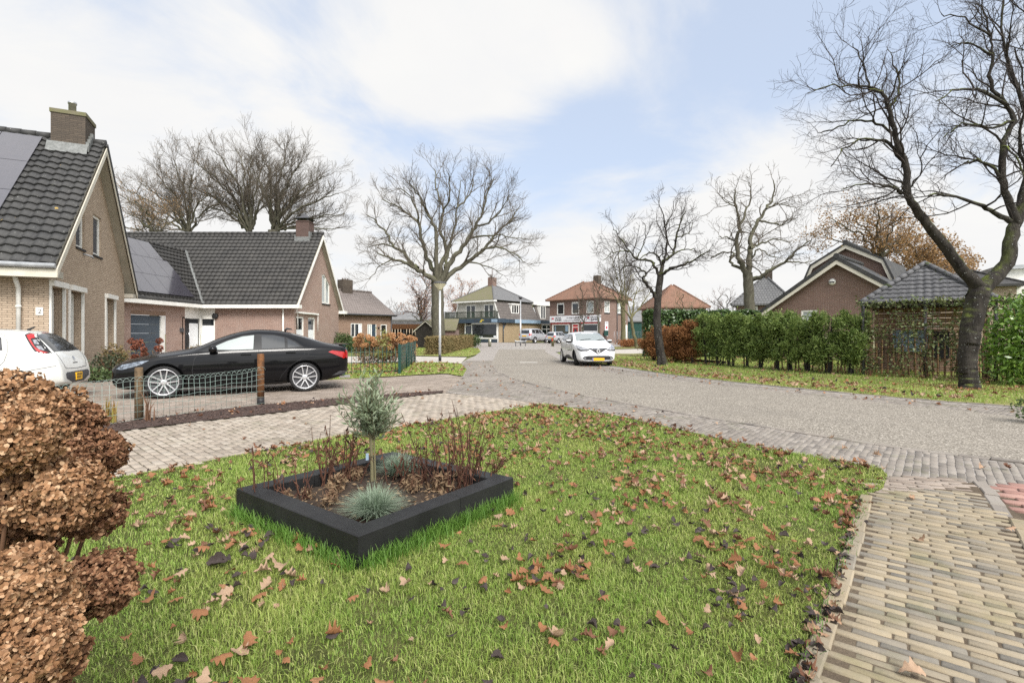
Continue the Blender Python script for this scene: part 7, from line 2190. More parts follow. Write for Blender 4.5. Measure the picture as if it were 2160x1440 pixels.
# thuja hedge: every plant by itself, the two at the left end browned
def thuja(label, x, y, h, w, mat, n, group, dead=False):
    o = root('thuja', label, 'thuja', (x, y, 0), R.uniform(0, 6), group)
    st = []
    for k in range(4):
        a = R.uniform(0, 2 * PI); q = R.uniform(0.02, 0.12)
        b = (q * math.cos(a), q * math.sin(a))
        st.append(([(b[0], b[1], -0.02), (b[0] * 1.6, b[1] * 1.6, h * 0.3), (b[0] * 2.0 + R.gauss(0, .04), b[1] * 2.0, h * 0.62), (b[0] * 2.4, b[1] * 2.4, h * 0.9)], [0.05 if k == 0 else 0.03, 0.04 if k == 0 else 0.025, 0.018, 0.006]))
    stems('stem', st, 'dark_timber', o, 6)
    m = n // 9
    ns = R.random() * 90
    # leading shoots, each a loose plume of scale-leaf sprays
    Cs, Ds = [], []
    shoots = 34
    for k in range(shoots):
        a = R.uniform(0, 2 * PI); zz = R.uniform(0.10 if dead else 0.16, 0.84) * h
        q = R.uniform(0.15, 1.0) * w * 0.5 * (1.0 - 0.25 * abs(zz / h - 0.5))
        c0 = np.array([q * math.cos(a), q * math.sin(a), zz])
        d = np.array([math.cos(a) * 0.55, math.sin(a) * 0.55, 1.0]) * R.uniform(0.18, 0.34) * h / 2.2
        mm = n // shoots
        t = NR.random(mm) ** 0.8
        wd = (0.155 * (1 - t) + 0.02)[:, None]
        P_ = c0 + t[:, None] * d + NR.normal(0, 1, (mm, 3)) * wd * np.array([1, 1, 0.9])
        Cs.append(P_); Ds.append(np.tile(d / np.linalg.norm(d), (mm, 1)) * 0.9 + (P_ - c0 - t[:, None] * d) * 3.5)
    C = np.concatenate(Cs); D = np.concatenate(Ds)
    leaf_obj('foliage', C, 0.066, mat, o, D, 0.1, 0.34, 0.8)
    return o


A_, B_ = Vector((7.15, 25.6, 0)), Vector((11.25, 16.9, 0))
NTH = 15
gt = 'thuja plants of the hedge along the right verge'
where = ['third plant from the left end, just right of the browned ones', 'between the browned end and the low soil board', '', '', '', '', '', '', '', '', '', '', '']
for k in range(NTH):
    t = k / (NTH - 1)
    p = A_.lerp(B_, t)
    dead = k < 5
    h = (1.75 + 0.1 * R.random()) if k < 4 else (2.05 if k == 4 else R.uniform(2.05, 2.4))
    w = 0.95 if k < 13 else 0.75
    if dead:
        lab = ['rust brown dead thuja at the far left end of the hedge', 'rust brown dead thuja hidden behind the slender leaning trunk', 'rust brown dead thuja just right of the slender leaning trunk', 'orange brown dead thuja in the middle of the browned stretch', 'tall orange brown dead thuja touching the first green one'][k]
    else:
        lab = 'green thuja hedge plant, %s from the browned end' % ['first', 'second', 'third', 'fourth', 'fifth', 'sixth', 'seventh', 'eighth', 'ninth', 'tenth'][k - 5]
    thuja(lab, p.x + R.uniform(-.12, .12), p.y + R.uniform(-.12, .12), h, w + 0.15, 'leaf_thuja_dead' if dead else 'leaf_thuja', 6800 if k > 6 else 5200, gt, dead)

# low soil board at the foot of the hedge
o = root('edging_board', 'dark rotten board lying at the foot of the thuja hedge', 'board', G(1475, 764)); mb = MB(); mb.M = Matrix.Rotation(math.radians(-66), 4, 'Z'); mb.box((-1.6, -0.03, 0), (1.6, 0.03, 0.14), 0.008); mb.build('board', MATS['dark_timber'], o)

# clipped ivy hedge behind
o = root('ivy_hedge', 'dark green clipped ivy hedge standing behind the thujas', 'hedge', (9.0, 29.5, 0))
pts = []
a0, a1 = Vector((-1.2, -0.2, 0)), Vector((6.9, 0.2, 0))
n = 15000
U = NR.random(n); H = 2.62 + 0.05 * np.sin(U * 37)
Vv = NR.random(n)
face = NR.random(n)
x = a0.x + (a1.x - a0.x) * U; y = a0.y + (a1.y - a0.y) * U
off = np.where(face < 0.62, -0.42, np.where(face < 0.9, NR.uniform(-0.42, 0.42, n), 0.42))
z = np.where((face >= 0.62) & (face < 0.9), H, Vv * H)
C = np.stack([x, y + off, z], 1) + NR.normal(0, 0.045, (n, 3))
D = np.where(((face >= 0.62) & (face < 0.9))[:, None], np.array([[0, 0, 1.0]]), np.array([[0, -1.0, 0.2]]))
e = NR.random((1500, 2)); CE = np.stack([np.full(1500, -1.2) + NR.normal(0, .05, 1500), (e[:, 0] - .5) * .84, e[:, 1] * 2.6], 1)
leaf_obj('foliage', np.concatenate([C, CE]), 0.075, 'leaf_ivy', o, np.concatenate([D * 0.2, np.tile([[-.3, 0, .1]], (1500, 1))]), -0.1, 0.8)
mb = MB(); mb.box((-1.1, -0.28, 0), (6.8, 0.28, 2.5)); mb.build('inner_branches', MATS['dark_timber'], o)

# trellis: posts, wire mesh, climbing ivy and a row of split stakes
ta, tb = Vector((11.45, 16.55, 0)), Vector((16.3, 12.6, 0))
td = (tb - ta); tl = td.length; tu = td.normalized(); tn = Vector((tu.y, -tu.x, 0))
if tn.y > 0:
    tn = -tn
tr = root('trellis_fence', 'tall rusty wire mesh trellis overgrown with ivy before the garden pavilion', 'trellis', ta, math.atan2(tu.y, tu.x))
for xx in (0.05, 1.62, 3.2, 4.8):
    mb = MB(); mb.tube([(xx, 0, 0), (xx, 0, 2.45)], 0.04, 8); mb.build('post', MATS['grey_plastic'], tr)
mb = MB()
for k in range(42):
    mb.tube([(k * 0.15, 0, 0.1), (k * 0.15, 0, 2.35)], 0.006, 4)
for k in range(15):
    mb.tube([(0, 0, 0.12 + k * 0.16), (tl, 0, 0.12 + k * 0.16)], 0.006, 4)
mb.build('wire_mesh', MATS['rusty_mesh'], tr)
pf = root('paling_fence', 'low fence of split brown stakes running behind the hedge and trellis', 'fence', (10.2, 19.6, 0))
pa_, pb_ = Vector((0, 0, 0)), Vector((5.9, -6.0, 0))
mb = MB()
for k in range(58):
    q = pa_.lerp(pb_, k / 57) + Vector((R.gauss(0, .02), R.gauss(0, .02), 0))
    h = R.uniform(0.95, 1.22); lean = R.gauss(0, 0.03)
    mb.tube([q + Vector((0, 0, -0.02)), q + Vector((lean * h, lean * .5, h))], [0.026, 0.022], 5, smooth=False)
mb.build('stakes', MATS['stake_timber'], pf)
mb = MB()
for z in (0.3, 0.85):
    mb.tube([pa_ + Vector((0, 0, z)), pb_ + Vector((0, 0, z))], 0.008, 4)
mb.build('binding_wire', MATS['rusty_mesh'], pf)
labs = ['thin ivy climbing the trellis right beside the last thuja', 'ivy on the trellis before the pavilion, left of its second post', 'bushy ivy on the second trellis post', 'ivy on the trellis before the dark opening of the pavilion', 'ivy on the trellis just left of the big trunk', 'ivy on the trellis just right of the big trunk', 'ivy at the right end of the trellis under the laurel']
for k in range(7):
    x0 = 0.25 + k * 0.72
    io = root('ivy_plant', labs[k], 'ivy', ta + tu * x0 + tn * 0.03, math.atan2(tu.y, tu.x), 'ivy plants climbing the trellis')
    st, Cs = [], []
    for j in range(6):
        q = [Vector((R.gauss(0, .08), 0, 0))]
        hh = R.uniform(1.3, 2.45)
        for i in range(8):
            q.append(Vector((q[0].x + R.gauss(0, 0.03 + 0.025 * i), R.gauss(0, 0.02), hh * (i + 1) / 8)))
        st.append((q, [0.011 - 0.001 * i for i in range(9)]))
        for i in range(8):
            mm = int((5 + 19 * abs(noise.noise(Vector((k * 3.1, j * 1.7, i * 0.9))))) * (1.7 if i > 5 else 1.0) * (1.5 if k >= 4 else 1.0))
            Cs.append(np.array(q[i + 1]) + NR.normal(0, 1, (mm, 3)) * np.array([0.12, 0.05, 0.11]))
    # leaves also creep along the top of the mesh
    mm = 120
    Cs.append(np.stack([NR.uniform(-.4, .4, mm), NR.normal(0, .07, mm), 2.33 + NR.normal(0, .08, mm)], 1))
    C = np.concatenate(Cs); C = C[(C[:, 2] > 0.03)]
    leaf_obj('foliage', C, 0.047, 'leaf_trellis', io, np.tile([[0, -.3, -.2]], (len(C), 1)), -0.3, 0.75)
    stems('stem', st, 'stem_dry', io)
shrub('conifer_shrub', 'small dark conifer tip poking in at the right edge of the street', G(2186, 892), (.3, .3, .2), 'leaf_shrub', 500, .03)
shrub('laurel_bush', 'bright green laurel filling the right edge behind the big trunk', P(2170, 700, 13.4), (1.0, 0.75, 1.28), 'leaf_laurel', 5200, 0.075, aspect=0.42, up=0.25, lobes=5)

# clipped beech hedge beyond the lamp, ivy-grown at its far end
ha, hb = G(916, 748), G(992, 730)
o = root('clipped_hedge', 'square clipped brownish hedge behind the lamp post', 'hedge', ha, math.atan2((hb - ha).y, (hb - ha).x))
hl = (hb - ha).length
n = 16000
face = NR.random(n); U = NR.random(n)
wv = 0.55
h0 = 1.1
y = np.where(face < 0.42, -wv, np.where(face < 0.62, wv, NR.uniform(-wv, wv, n)))
z = np.where(face < 0.62, NR.random(n) * h0, h0)
x = U * hl
en = (face > 0.9); x[en] = 0; z[en] = NR.random(en.sum()) * h0
C = np.stack([x, y, z], 1) + NR.normal(0, 0.04, (n, 3)); C[:, 2] = np.abs(C[:, 2])
leaf_obj('foliage', C, 0.055, 'leaf_clipped', o, aspect=0.65)
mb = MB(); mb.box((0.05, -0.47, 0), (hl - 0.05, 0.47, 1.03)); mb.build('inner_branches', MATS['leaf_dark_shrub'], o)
shrub('round_shrub', 'dark green shrub at the far end of the clipped hedge', G(990, 731), (1.3, 1.3, 0.65), 'leaf_shrub', 1800, 0.09)
sh = [(752, 739.5, 1.0, .9, 0.56, 'leaf_shrub', 'dark evergreen shrub before the brown bungalow, hiding the small white car'), (722, 742, 0.9, 0.8, 0.7, 'leaf_shrub', 'grey green shrub at the corner of the garage house gable'), (775, 738, 0.9, 0.9, 0.5, 'leaf_dark_shrub', 'low dark shrub in front of the bungalow door'),
      (862, 729, 1.4, 1.2, 0.7, 'leaf_shrub', 'glossy green rhododendron left of the big oak trunk'), (882, 731, 1.2, 1.0, 0.5, 'leaf_dark_shrub', 'dark low shrub before the timber shed'), (895, 727, 1.5, 1.2, 0.62, 'leaf_shrub', 'spreading pale green shrub behind the clipped hedge'), (940, 725, 1.8, 1.2, 0.75, 'leaf_shrub', 'grey green bush between clipped hedge and shop porch'), (888, 722, 1.6, 1.4, 1.9, 'leaf_dark_shrub', 'tall dark conifer-like shrub beside the oak trunk'),
      (803, 735, .8, .8, 0.6, 'leaf_shrub', 'small green shrub under the last bungalow window')]
for px, py, a, b, c, m, lab in sh:
    shrub('shrub', lab, G(px, py), (a, b, c), m, 1500, 0.085, aspect=0.5)
shrub('beech_hedge', 'low rust brown beech hedge before the record shop fence', G(1348, 731), (2.6, 0.5, 0.45), 'leaf_beech_brown', 2200, 0.08, cat='hedge', lobes=6)
o = shrub('beech_hedge', 'rust brown clipped beech block left of the olive green stems', G(1325, 732), (0.9, 0.5, 0.4), 'leaf_beech_brown', 900, 0.08, cat='hedge')

# shrubs at the foot of the tan house
for px, py, Y, a, c, m, lab in [(228, 770, 15.5, 0.55, 0.40, 'leaf_dark_shrub', 'dark leafy plant at the foot of the tan gable wall'), (250, 760, 17.5, .6, .5, 'leaf_clipped', 'withered brown shrub by the tan house corner'), (200, 785, 14.6, .45, .22, 'leaf_shrub', 'low green plant in the bed along the tan wall')]:
    q = P(px, 700, Y); shrub('shrub', lab, q, (a, a * .8, c), m, 900, 0.05)
# rust coloured hydrangea by the garage and small twiggy dome by the porch
def hydrangea(name, label, loc, heads, mat, hr, leafn=0, hgt=1.0, spread=0.8, petal=0.02, npet=120, group=None):
    o = root(name, label, 'hydrangea', (loc[0], loc[1], 0), 0, group)
    st = []
    for (x, y, z, r) in heads:
        C, D = blob_pts(npet, (x, y, z), (r, r, r * 0.85), 0.75, R.random() * 9, 0.12)
        A, B = rand_axes(npet, petal * NR.uniform(0.7, 1.3, npet), petal * 0.8 * NR.uniform(0.7, 1.2, npet))
        cards('flower_head', C, A, B, MATS[mat], o)
        st.append(([(x * 0.25, y * 0.25, 0), (x * 0.6, y * 0.6, z * 0.55), (x, y, z)], [0.008, 0.006, 0.004]))
    stems('stem', st, 'stem_dry', o)
    if leafn:
        C, D = blob_pts(leafn, (0, 0, hgt * 0.45), (spread, spread * 0.6, hgt * 0.45), 0.4)
        leaf_obj('foliage', C[C[:, 2] > 0.02], 0.06, 'withered_leaf', o)
    return o


q = P(315, 700, 17.0)
hydrangea('hydrangea', 'rust red withered hydrangea before the grey blue garage door', q, [(R.uniform(-.75, .45), R.uniform(-.3, .3), R.uniform(0.55, 1.15), R.uniform(.08, .13)) for _ in range(12)], 'petal_rust', .1, 200, 0.9, 0.6, 0.035, 110)
q = P(410, 700, 26.0)
shrub('dome_shrub', 'twiggy brown dome shrub before the porch windows', (q.x, q.y), (0.5, 0.5, 0.42), 'leaf_clipped', 700, 0.05)
# orange hydrangeas behind the green bar fence
hb_ = [(772, 752, 24.0), (800, 752, 24.2), (828, 753, 24.4), (852, 752, 25.0)]
hl_ = ['orange dried hydrangea at the left of the row behind the green bar fence', 'orange dried hydrangea second in the row behind the green bar fence', 'orange dried hydrangea behind the corner post of the green bar fence', 'orange dried hydrangea leaning over the plank panels of the green fence']
for (px, py, Y), lab in zip(hb_, hl_):
    q = P(px, 700, Y - 1.2)
    hydrangea('hydrangea', lab, q, [(R.uniform(-.55, .55), R.uniform(-.45, .45), R.uniform(0.72, 1.32), R.uniform(.085, .14)) for _ in range(20)], 'petal_orange', .1, 420, 1.05, 0.65, 0.034, 120, 'orange hydrangeas behind the green fence')
o = shrub('young_bush', 'light yellow green young bush among the orange hydrangeas', P(808, 700, 22.6), (.4, .4, .78), 'leaf_young', 420, 0.075, aspect=0.25, dirk=0.3)

# ---------------------------------------------------------------- fences, lamp, posts
# wire net with hooped top on round timber posts
w0, w1 = G(293, 885), G(550, 852)
wd = (w1 - w0); wl_ = wd.length; wu = wd.normalized()
o = root('fence_post', 'weathered grey timber post with iris leaves at its foot', 'post', w0); mb = MB(); mb.lathe([(0.062, -0.05), (0.06, 0.4), (0.058, 0.83), (0.05, 0.845)], 14); mb.build('post', MATS['post_timber'], o)
o = root('fence_post', 'reddish brown timber post at the right end of the wire fence', 'post', w1); mb = MB(); mb.lathe([(0.066, 0.13), (0.064, 0.5), (0.064, 0.975), (0.06, 0.99)], 14); pp = mb.build('post', MATS['brown_post_timber'], o)
mb = MB(); mb.lathe([(0.068, -0.02), (0.067, 0.13)], 14); mb.build('tarred_foot', MATS['black_plastic'], o)
o = root('wire_fence', 'green hooped wire net sagging between two timber posts', 'fence', w0, math.atan2(wu.y, wu.x))
mb = MB()
x0, x1 = -2.9, wl_ + 0.02
npanel = int((x1 - x0) / 0.095)


def top_h(x):
    t = x / wl_
    if x < 0:
        return 0.70 + 0.10 * x * 0.35
    return 0.70 - 0.05 * math.sin(PI * min(1, t)) + 0.05 * t


yo = lambda x, z: -0.075 + 0.02 * math.sin(x * 5 + z * 3) + 0.008 * math.sin(x * 17)
for k in range(npanel):
    xa = x0 + k * 0.095
    h = top_h(xa)
    mb.tube([(xa, yo(xa, 0), 0.02), (xa + 0.006 * math.sin(k), yo(xa, .35), h * 0.5), (xa, yo(xa, .7), h - 0.07)], 0.0026, 4)
    if k % 1 == 0:
        hp = []
        for i in range(7):
            a = PI * i / 6
            hp.append((xa + 0.095 * (1 - math.cos(a)), yo(xa, h) - 0.004 * (k % 2), h - 0.07 + 0.075 * math.sin(a)))
        mb.tube(hp, 0.0026, 4)
for zf in (0.03, 0.2, 0.36, 0.52, 0.66, 0.78, 0.9):
    mb.tube([(x0 + (x1 - x0) * i / 24, yo(x0 + (x1 - x0) * i / 24, zf) - 0.004, top_h(x0 + (x1 - x0) * i / 24) * zf + 0.012 * math.sin(i * 1.9 + zf * 9)) for i in range(25)], 0.0026, 4)
mb.build('wire_net', MATS['green_wire'], o)
# iris clumps by the fence
def blades(name, label, loc, n, h, w, mat, spread, cat='plant', lean=0.35, group=None):
    o = root(name, label, cat, loc, 0, group)
    V, Q = [], []
    for k in range(n):
        a = R.uniform(0, 2 * PI); l = h * R.uniform(0.5, 1.1); ln = R.uniform(0, lean) * l
        b = Vector((R.gauss(0, spread), R.gauss(0, spread), 0)); d = Vector((math.cos(a), math.sin(a), 0)); s_ = Vector((-d.y, d.x, 0)); s_.rotate(Matrix.Rotation(R.uniform(-1, 1), 3, 'Z'))
        i0 = len(V)
        for i in range(5):
            t = i / 4
            c = b + d * ln * t * t + Vector((0, 0, l * (t - 0.25 * t * t * lean)))
            ww = w * (1 - t ** 2.5) * 0.5 + 0.0006
            V += [tuple(c - s_ * ww), tuple(c + s_ * ww)]
        for i in range(4):
            Q.append((i0 + 2 * i, i0 + 2 * i + 1, i0 + 2 * i + 3, i0 + 2 * i + 2))
    np_mesh('blades', V, [np.array(Q)], MATS[mat], o)
    return o


blades('iris_clump', 'yellowing iris leaves left of the weathered fence post', G(233, 890), 26, 0.42, 0.028, 'iris_blade', 0.05)
blades('iris_clump', 'brown dry iris leaves leaning on the weathered fence post', G(312, 889), 16, 0.5, 0.02, 'stem_dry', 0.03)
# green bar fence round the neighbour's garden
f0, f1, f2 = G(722, 797), G(843, 789), G(875, 764)
o = root('bar_fence', 'dark green metal bar fence enclosing the hydrangea garden', 'fence', f0, 0)
mb = MB(); a, b = Vector((-1.5, 0.5, 0)), f1 - f0
n = 22
for k in range(n + 1):
    q = a.lerp(b, k / n); mb.tube([q, q + Vector((0, 0, 0.88))], 0.009, 5)
    mb.lathe([(0.016, 0), (0.016, 0.02), (0.003, 0.045)], 6, (0, 0, 1), q + Vector((0, 0, 0.88)))
for z in (0.12, 0.42, 0.76):
    mb.tube([a + Vector((0, 0, z)), b + Vector((0, 0, z))], 0.009, 5)
mb.build('bar_panel', MATS['green_metal'], o)
c = f2 - f0
for k, q in enumerate((b, b.lerp(c, 0.5), c, a.lerp(b, 0.42))):
    mb = MB(); mb.box((q.x - 0.04, q.y - 0.04, 0), (q.x + 0.04, q.y + 0.04, 1.02)); mb.build('post', MATS['green_metal'], o)
mb = MB(); u_ = (c - b).normalized(); s_ = Vector((-u_.y, u_.x, 0)) * 0.012
for k in range(7):
    z = 0.1 + k * 0.13
    mb.extr([b + Vector((0, 0, z)) - s_, c + Vector((0, 0, z)) - s_, c + Vector((0, 0, z + 0.105)) - s_, b + Vector((0, 0, z + 0.105)) - s_], s_ * 2)
for t in (0.02, 0.34, 0.66, 0.98):
    q = b.lerp(c, t); mb.tube([q - s_ * 2, q - s_ * 2 + Vector((0, 0, 0.98))], 0.02, 5)
mb.build('board_panel', MATS['green_metal'], o)
# street lamp
o = root('street_lamp', 'pale grey street lamp with wide cream mushroom head on the leafy verge', 'street lamp', G(928, 761))
mb = MB(); mb.lathe([(0.065, 0.28), (0.062, 1.2), (0.05, 3.55)], 16); mb.build('pole', MATS['galvanised'], o)
mb = MB(); mb.lathe([(0.075, -0.02), (0.073, 0.28)], 16); mb.build('base_sleeve', MATS['black_plastic'], o)
mb = MB(); mb.lathe([(0.085, 3.55), (0.12, 3.6), (0.30, 3.83), (0.325, 3.86)], 28); mb.build('lamp_bowl', MATS['pale_lens'], o)
mb = MB(); mb.lathe([(0.34, 3.862), (0.345, 3.885), (0.30, 3.93), (0.12, 3.965), (0.0, 3.97)], 28); mb.build('lamp_cap', MATS['grey_plastic'], o)
o = root('lamp_pole', 'slim white pole beside the bicycle rack before the old shop', 'pole', G(1098, 728)); mb = MB(); mb.lathe([(0.09, 0), (0.09, 3.0), (0.065, 3.0), (0.06, 5.2)], 10); mb.build('pole', MATS['galvanised'], o)
mb = MB(); mb.lathe([(0.1, 5.2), (0.24, 5.4), (0.26, 5.44), (0.1, 5.55)], 14); mb.build('lamp_head', MATS['grey_plastic'], o)
o = root('bicycle_rack', 'low grey metal rail on three short legs before the silver off-road car', 'rail', G(1098, 730))
mb = MB(); mb.tube([(-0.62, 0, 0.62), (-0.5, 0, 0.5), (0.5, 0, 0.5), (0.62, 0, 0.62)], 0.06, 6); mb.build('rail', MATS['galvanised'], o)
for x in (-.52, 0, .52):
    mb = MB(); mb.box((x - .04, -.04, 0), (x + .04, .04, .5)); mb.build('leg', MATS['grey_plastic'], o)
o = root('manhole_cover', 'pale flat cover plate set in the carriageway left of the white hatchback', 'manhole cover', G(1115, 764)); mb = MB(); mb.box((-.42, -.3, -.03), (.42, .3, .004)); mb.build('cover', MATS['concrete'], o)
o = root('bollard', 'weathered timber bollard with white band left of the crossing', 'bollard', G(1033, 730.5)); mb = MB(); mb.lathe([(0.16, 0), (0.16, 0.7), (0.12, 0.82)], 10); mb.build('post', MATS['moss_concrete'], o)
mb = MB(); mb.box((.02, -.17, .5), (.14, -.158, .72)); mb.build('reflector', MATS['white_paint'], o)
o = root('bollard', 'mossy timber bollard with red band right of the crossing', 'bollard', G(1166, 730)); mb = MB(); mb.lathe([(0.15, 0), (0.15, 0.8), (0.12, 0.92)], 10); mb.build('post', MATS['bark_green'], o)
mb = MB(); mb.box((-.12, -.165, .55), (-.02, -.152, .85)); mb.build('reflector', MATS['red_paint'], o)
o = root('letter_box', 'green letter box on a stand at the side wall of the record shop', 'letter box', N2 @ Vector((sx2(1273.5), -0.4, 0))); mb = MB(); mb.box((-.28, -.2, 1.0), (.28, .2, 1.75), 0.04); mb.build('box', MATS['green_metal'], o)
mb = MB(); mb.box((-.05, -.05, 0), (.05, .05, 1.0)); mb.build('leg', MATS['grey_plastic'], o)
o = root('mesh_fence', 'grey wire mesh fence beside the record shop', 'fence', P(1330, 702, 68), 0.0); o.location.z = 0
mb = MB()
for k in range(12):
    mb.tube([(-2.2 + k * .4, 0, 0), (-2.2 + k * .4, 0, 1.6)], 0.02, 4)
for k in range(6):
    mb.tube([(-2.2, 0, .2 + k * .27), (2.2, 0, .2 + k * .27)], 0.012, 4)
mb.build('mesh', MATS['galvanised'], o)
# ---------------------------------------------------------------- raised bed on the lawn
PC, PA, PS, PZ = Vector((-1.06, 4.054, 0)), math.radians(53.0), 1.53, 0.2
pb = root('raised_planter', 'square black composite raised bed on the lawn', 'planter', PC, PA)
h, wth = PS / 2, 0.15
segs = [((-h, -h), (h, -h + wth)), ((-h, h - wth), (h, h)), ((-h, -h + wth + 0.002), (-h + wth, h - wth - 0.002)), ((h - wth, -h + wth + 0.002), (h, h - wth - 0.002))]
for k, (a, b) in enumerate(segs):
    mb = MB()
    if k < 2:
        xm_ = (0.12, -0.2)[k]
        mb.box((a[0], a[1], -0.1), (xm_, b[1], PZ), 0.005); mb.box((xm_ + 0.004, a[1], -0.1), (b[0], b[1], PZ - 0.001), 0.005)
    else:
        mb.box((a[0], a[1], -0.1), (b[0], 0.1, PZ - 0.001), 0.005); mb.box((a[0], 0.104, -0.1), (b[0], b[1], PZ), 0.005)
    mb.build('side', MATS['planter_composite'], pb)
mb = MB(); n = 26; g0 = [[None] * (n + 1) for _ in range(n + 1)]
for i in range(n + 1):
    for j in range(n + 1):
        x = -h + wth + (PS - 2 * wth) * i / n; y = -h + wth + (PS - 2 * wth) * j / n
        g0[i][j] = mb.pt((x, y, 0.10 + 0.035 * noise.noise(Vector((x * 4, y * 4, 0))) + 0.02 * noise.noise(Vector((x * 14, y * 14, 5)))))
for i in range(n):
    for j in range(n):
        mb.face((g0[i][j], g0[i + 1][j], g0[i + 1][j + 1], g0[i][j + 1]), True)
mb.build('soil', MATS['soil'], pb)
pw = frame_of(pb)
planter_poly = [tuple((pw @ Vector((sx * (h + 0.01), sy * (h + 0.01), 0)))[:2]) for sx, sy in ((-1, -1), (1, -1), (1, 1), (-1, 1))]


def at_soil(px, py):
    q = G(px, py, 0.12); q.z = 0.11
    return q


# olive standard
ol = root('olive_tree', 'small olive standard with grey green leaves in the raised bed', 'olive tree', at_soil(784, 1012))
st = [([(0.005, 0, -0.03), (0.0, 0, 0.2), (-0.008, 0, 0.42), (0.0, 0, 0.56)], [0.017, 0.014, 0.013, 0.012]), ([(0.03, 0.01, -0.03), (0.022, 0.01, 0.25), (0.012, 0.008, 0.5)], [0.008, 0.008, 0.008])]
tk = stems('trunk', st, 'twig_olive', ol, 8)
br, LC, LA, LB = [], [], [], []
for k in range(120):
    a = R.uniform(0, 2 * PI); e = R.uniform(0.05, 1.12)
    z0 = R.uniform(0.36, 0.6)
    b = Vector((0, 0, z0)); m = b + Vector((math.cos(a), math.sin(a), 0)) * 0.15 * e * R.uniform(.5, 1.2) + Vector((0, 0, R.uniform(-0.02, .10)))
    t = m + Vector((math.cos(a + R.gauss(0, .4)), math.sin(a + R.gauss(0, .4)), 0)) * 0.15 * e + Vector((0, 0, R.uniform(0.06, 0.40) * (1.15 - .5 * e)))
    br.append(([b, m, t], [0.005, 0.003, 0.0015]))
    d = (t - m).normalized(); L = (t - m).length + (m - b).length * 0.6
    nl = int(7 + L * 38)
    for i in range(nl):
        f = i / nl
        p = (b.lerp(m, 0.3 + 0.7 * f * 2) if f < 0.5 else m.lerp(t, (f - 0.5) * 2))
        s_ = Vector((R.gauss(0, 1), R.gauss(0, 1), R.gauss(0, .7))); s_ = (s_ - d * s_.dot(d)).normalized()
        dr = (d * R.uniform(0.55, 1.1) + s_ * 0.75).normalized()
        l = R.uniform(0.026, 0.043)
        LC.append(p + dr * l); LA.append(dr * l)
        q = dr.cross(Vector((R.gauss(0, 1), R.gauss(0, 1), R.gauss(0, 1)))).normalized()
        LB.append(q * l * R.uniform(0.19, 0.27))
cr = stems('crown', br, 'twig_olive', ol, 4)
cards('leaves', np.array([tuple(v) for v in LC]), np.array([tuple(v) for v in LA]), np.array([tuple(v) for v in LB]), MATS['leaf_olive'], cr)
tg = root('plant_label', 'small pale blue plant tag hanging on the olive trunk', 'tag', ol.location + Vector((-0.03, -0.03, 0.22)), 0.4); mb = MB(); mb.box((-0.012, -0.001, -0.03), (0.012, 0.001, 0.03)); mb.build('tag', MATS['pale_blue_panel'], tg)


def tuft(label, loc, r, n, hgt):
    o = root('fescue_tuft', label, 'ornamental grass', loc)
    V, Q, Tn = [], [], []
    for k in range(n):
        a = R.uniform(0, 2 * PI); lean = R.uniform(0.05, 1.0) ** 0.7
        b = Vector((R.gauss(0, r * .13), R.gauss(0, r * .13), 0)); d = Vector((math.cos(a), math.sin(a), 0)); s_ = Vector((-d.y, d.x, 0))
        l = hgt * R.uniform(.5, 1.3)
        i0 = len(V)
        for i in range(4):
            t = i / 3
            c = b + d * (lean * r * (0.35 * t + .75 * t * t)) + Vector((0, 0, l * (t * (1.15 - .35 * lean) - lean * 0.42 * t * t)))
            w_ = 0.0016 * (1 - t ** 2) + 0.0003
            V += [tuple(c - s_ * w_), tuple(c + s_ * w_)]
        for i in range(3):
            Q.append((i0 + 2 * i, i0 + 2 * i + 1, i0 + 2 * i + 3, i0 + 2 * i + 2))
    np_mesh('blades', V, [np.array(Q)], MATS['fescue_blade'], o)


tuft('blue grey fescue tuft at the front corner of the raised bed', at_soil(790, 1082), 0.25, 1500, 0.19)
tuft('blue grey fescue tuft at the far corner of the raised bed', at_soil(842, 996), 0.24, 1100, 0.18)


# withered perennials: bundles of dead stems with hanging leaves
def perennial(label, loc, n, hgt, spread, lean=(0, 0), leafy=7, tan=0.3, name='dead_perennial', cat='perennial'):
    o = root(name, label, cat, loc, 0, None)
    st, LC, LA, LB = [], [], [], []
    for k in range(n):
        b = Vector((R.gauss(0, spread), R.gauss(0, spread), -0.02)); l = 1.3 * hgt * R.uniform(.5, 1.1)
        d = Vector((R.gauss(lean[0], .16), R.gauss(lean[1], .16), 1)).normalized(); q = [b]
        for i in range(6):
            d = (d + Vector((R.gauss(0, .12), R.gauss(0, .12), 0.02))).normalized(); q.append(q[-1] + d * l / 6)
        if R.random() < 0.5:
            q[-1] = q[-2] + Vector((R.gauss(0, .03), R.gauss(0, .03), -0.02))
        st.append((q, [0.0048, 0.0045, 0.0042, 0.0038, 0.0032, 0.0026, 0.0018]))
        for i in range(R.randint(leafy // 2, leafy + 2)):
            f = R.uniform(.15, 1) * 6; j = min(int(f), 5)
            p = q[j].lerp(q[j + 1], f - j)
            dd = Vector((R.gauss(0, .5), R.gauss(0, .5), -R.uniform(.4, 1.2))).normalized(); ll = R.uniform(.014, .036)
            LC.append(p + dd * ll); LA.append(dd * ll); LB.append(dd.cross(Vector((R.gauss(0, 1), R.gauss(0, 1), R.gauss(0, 1)))).normalized() * ll * R.uniform(.15, .35))
    stems('stem', st, 'stem_red_dry', o, 4)
    f = lambda v: np.array([tuple(x) for x in v])
    cards('leaves', f(LC), f(LA), f(LB), MATS['stem_red_dry'], o)


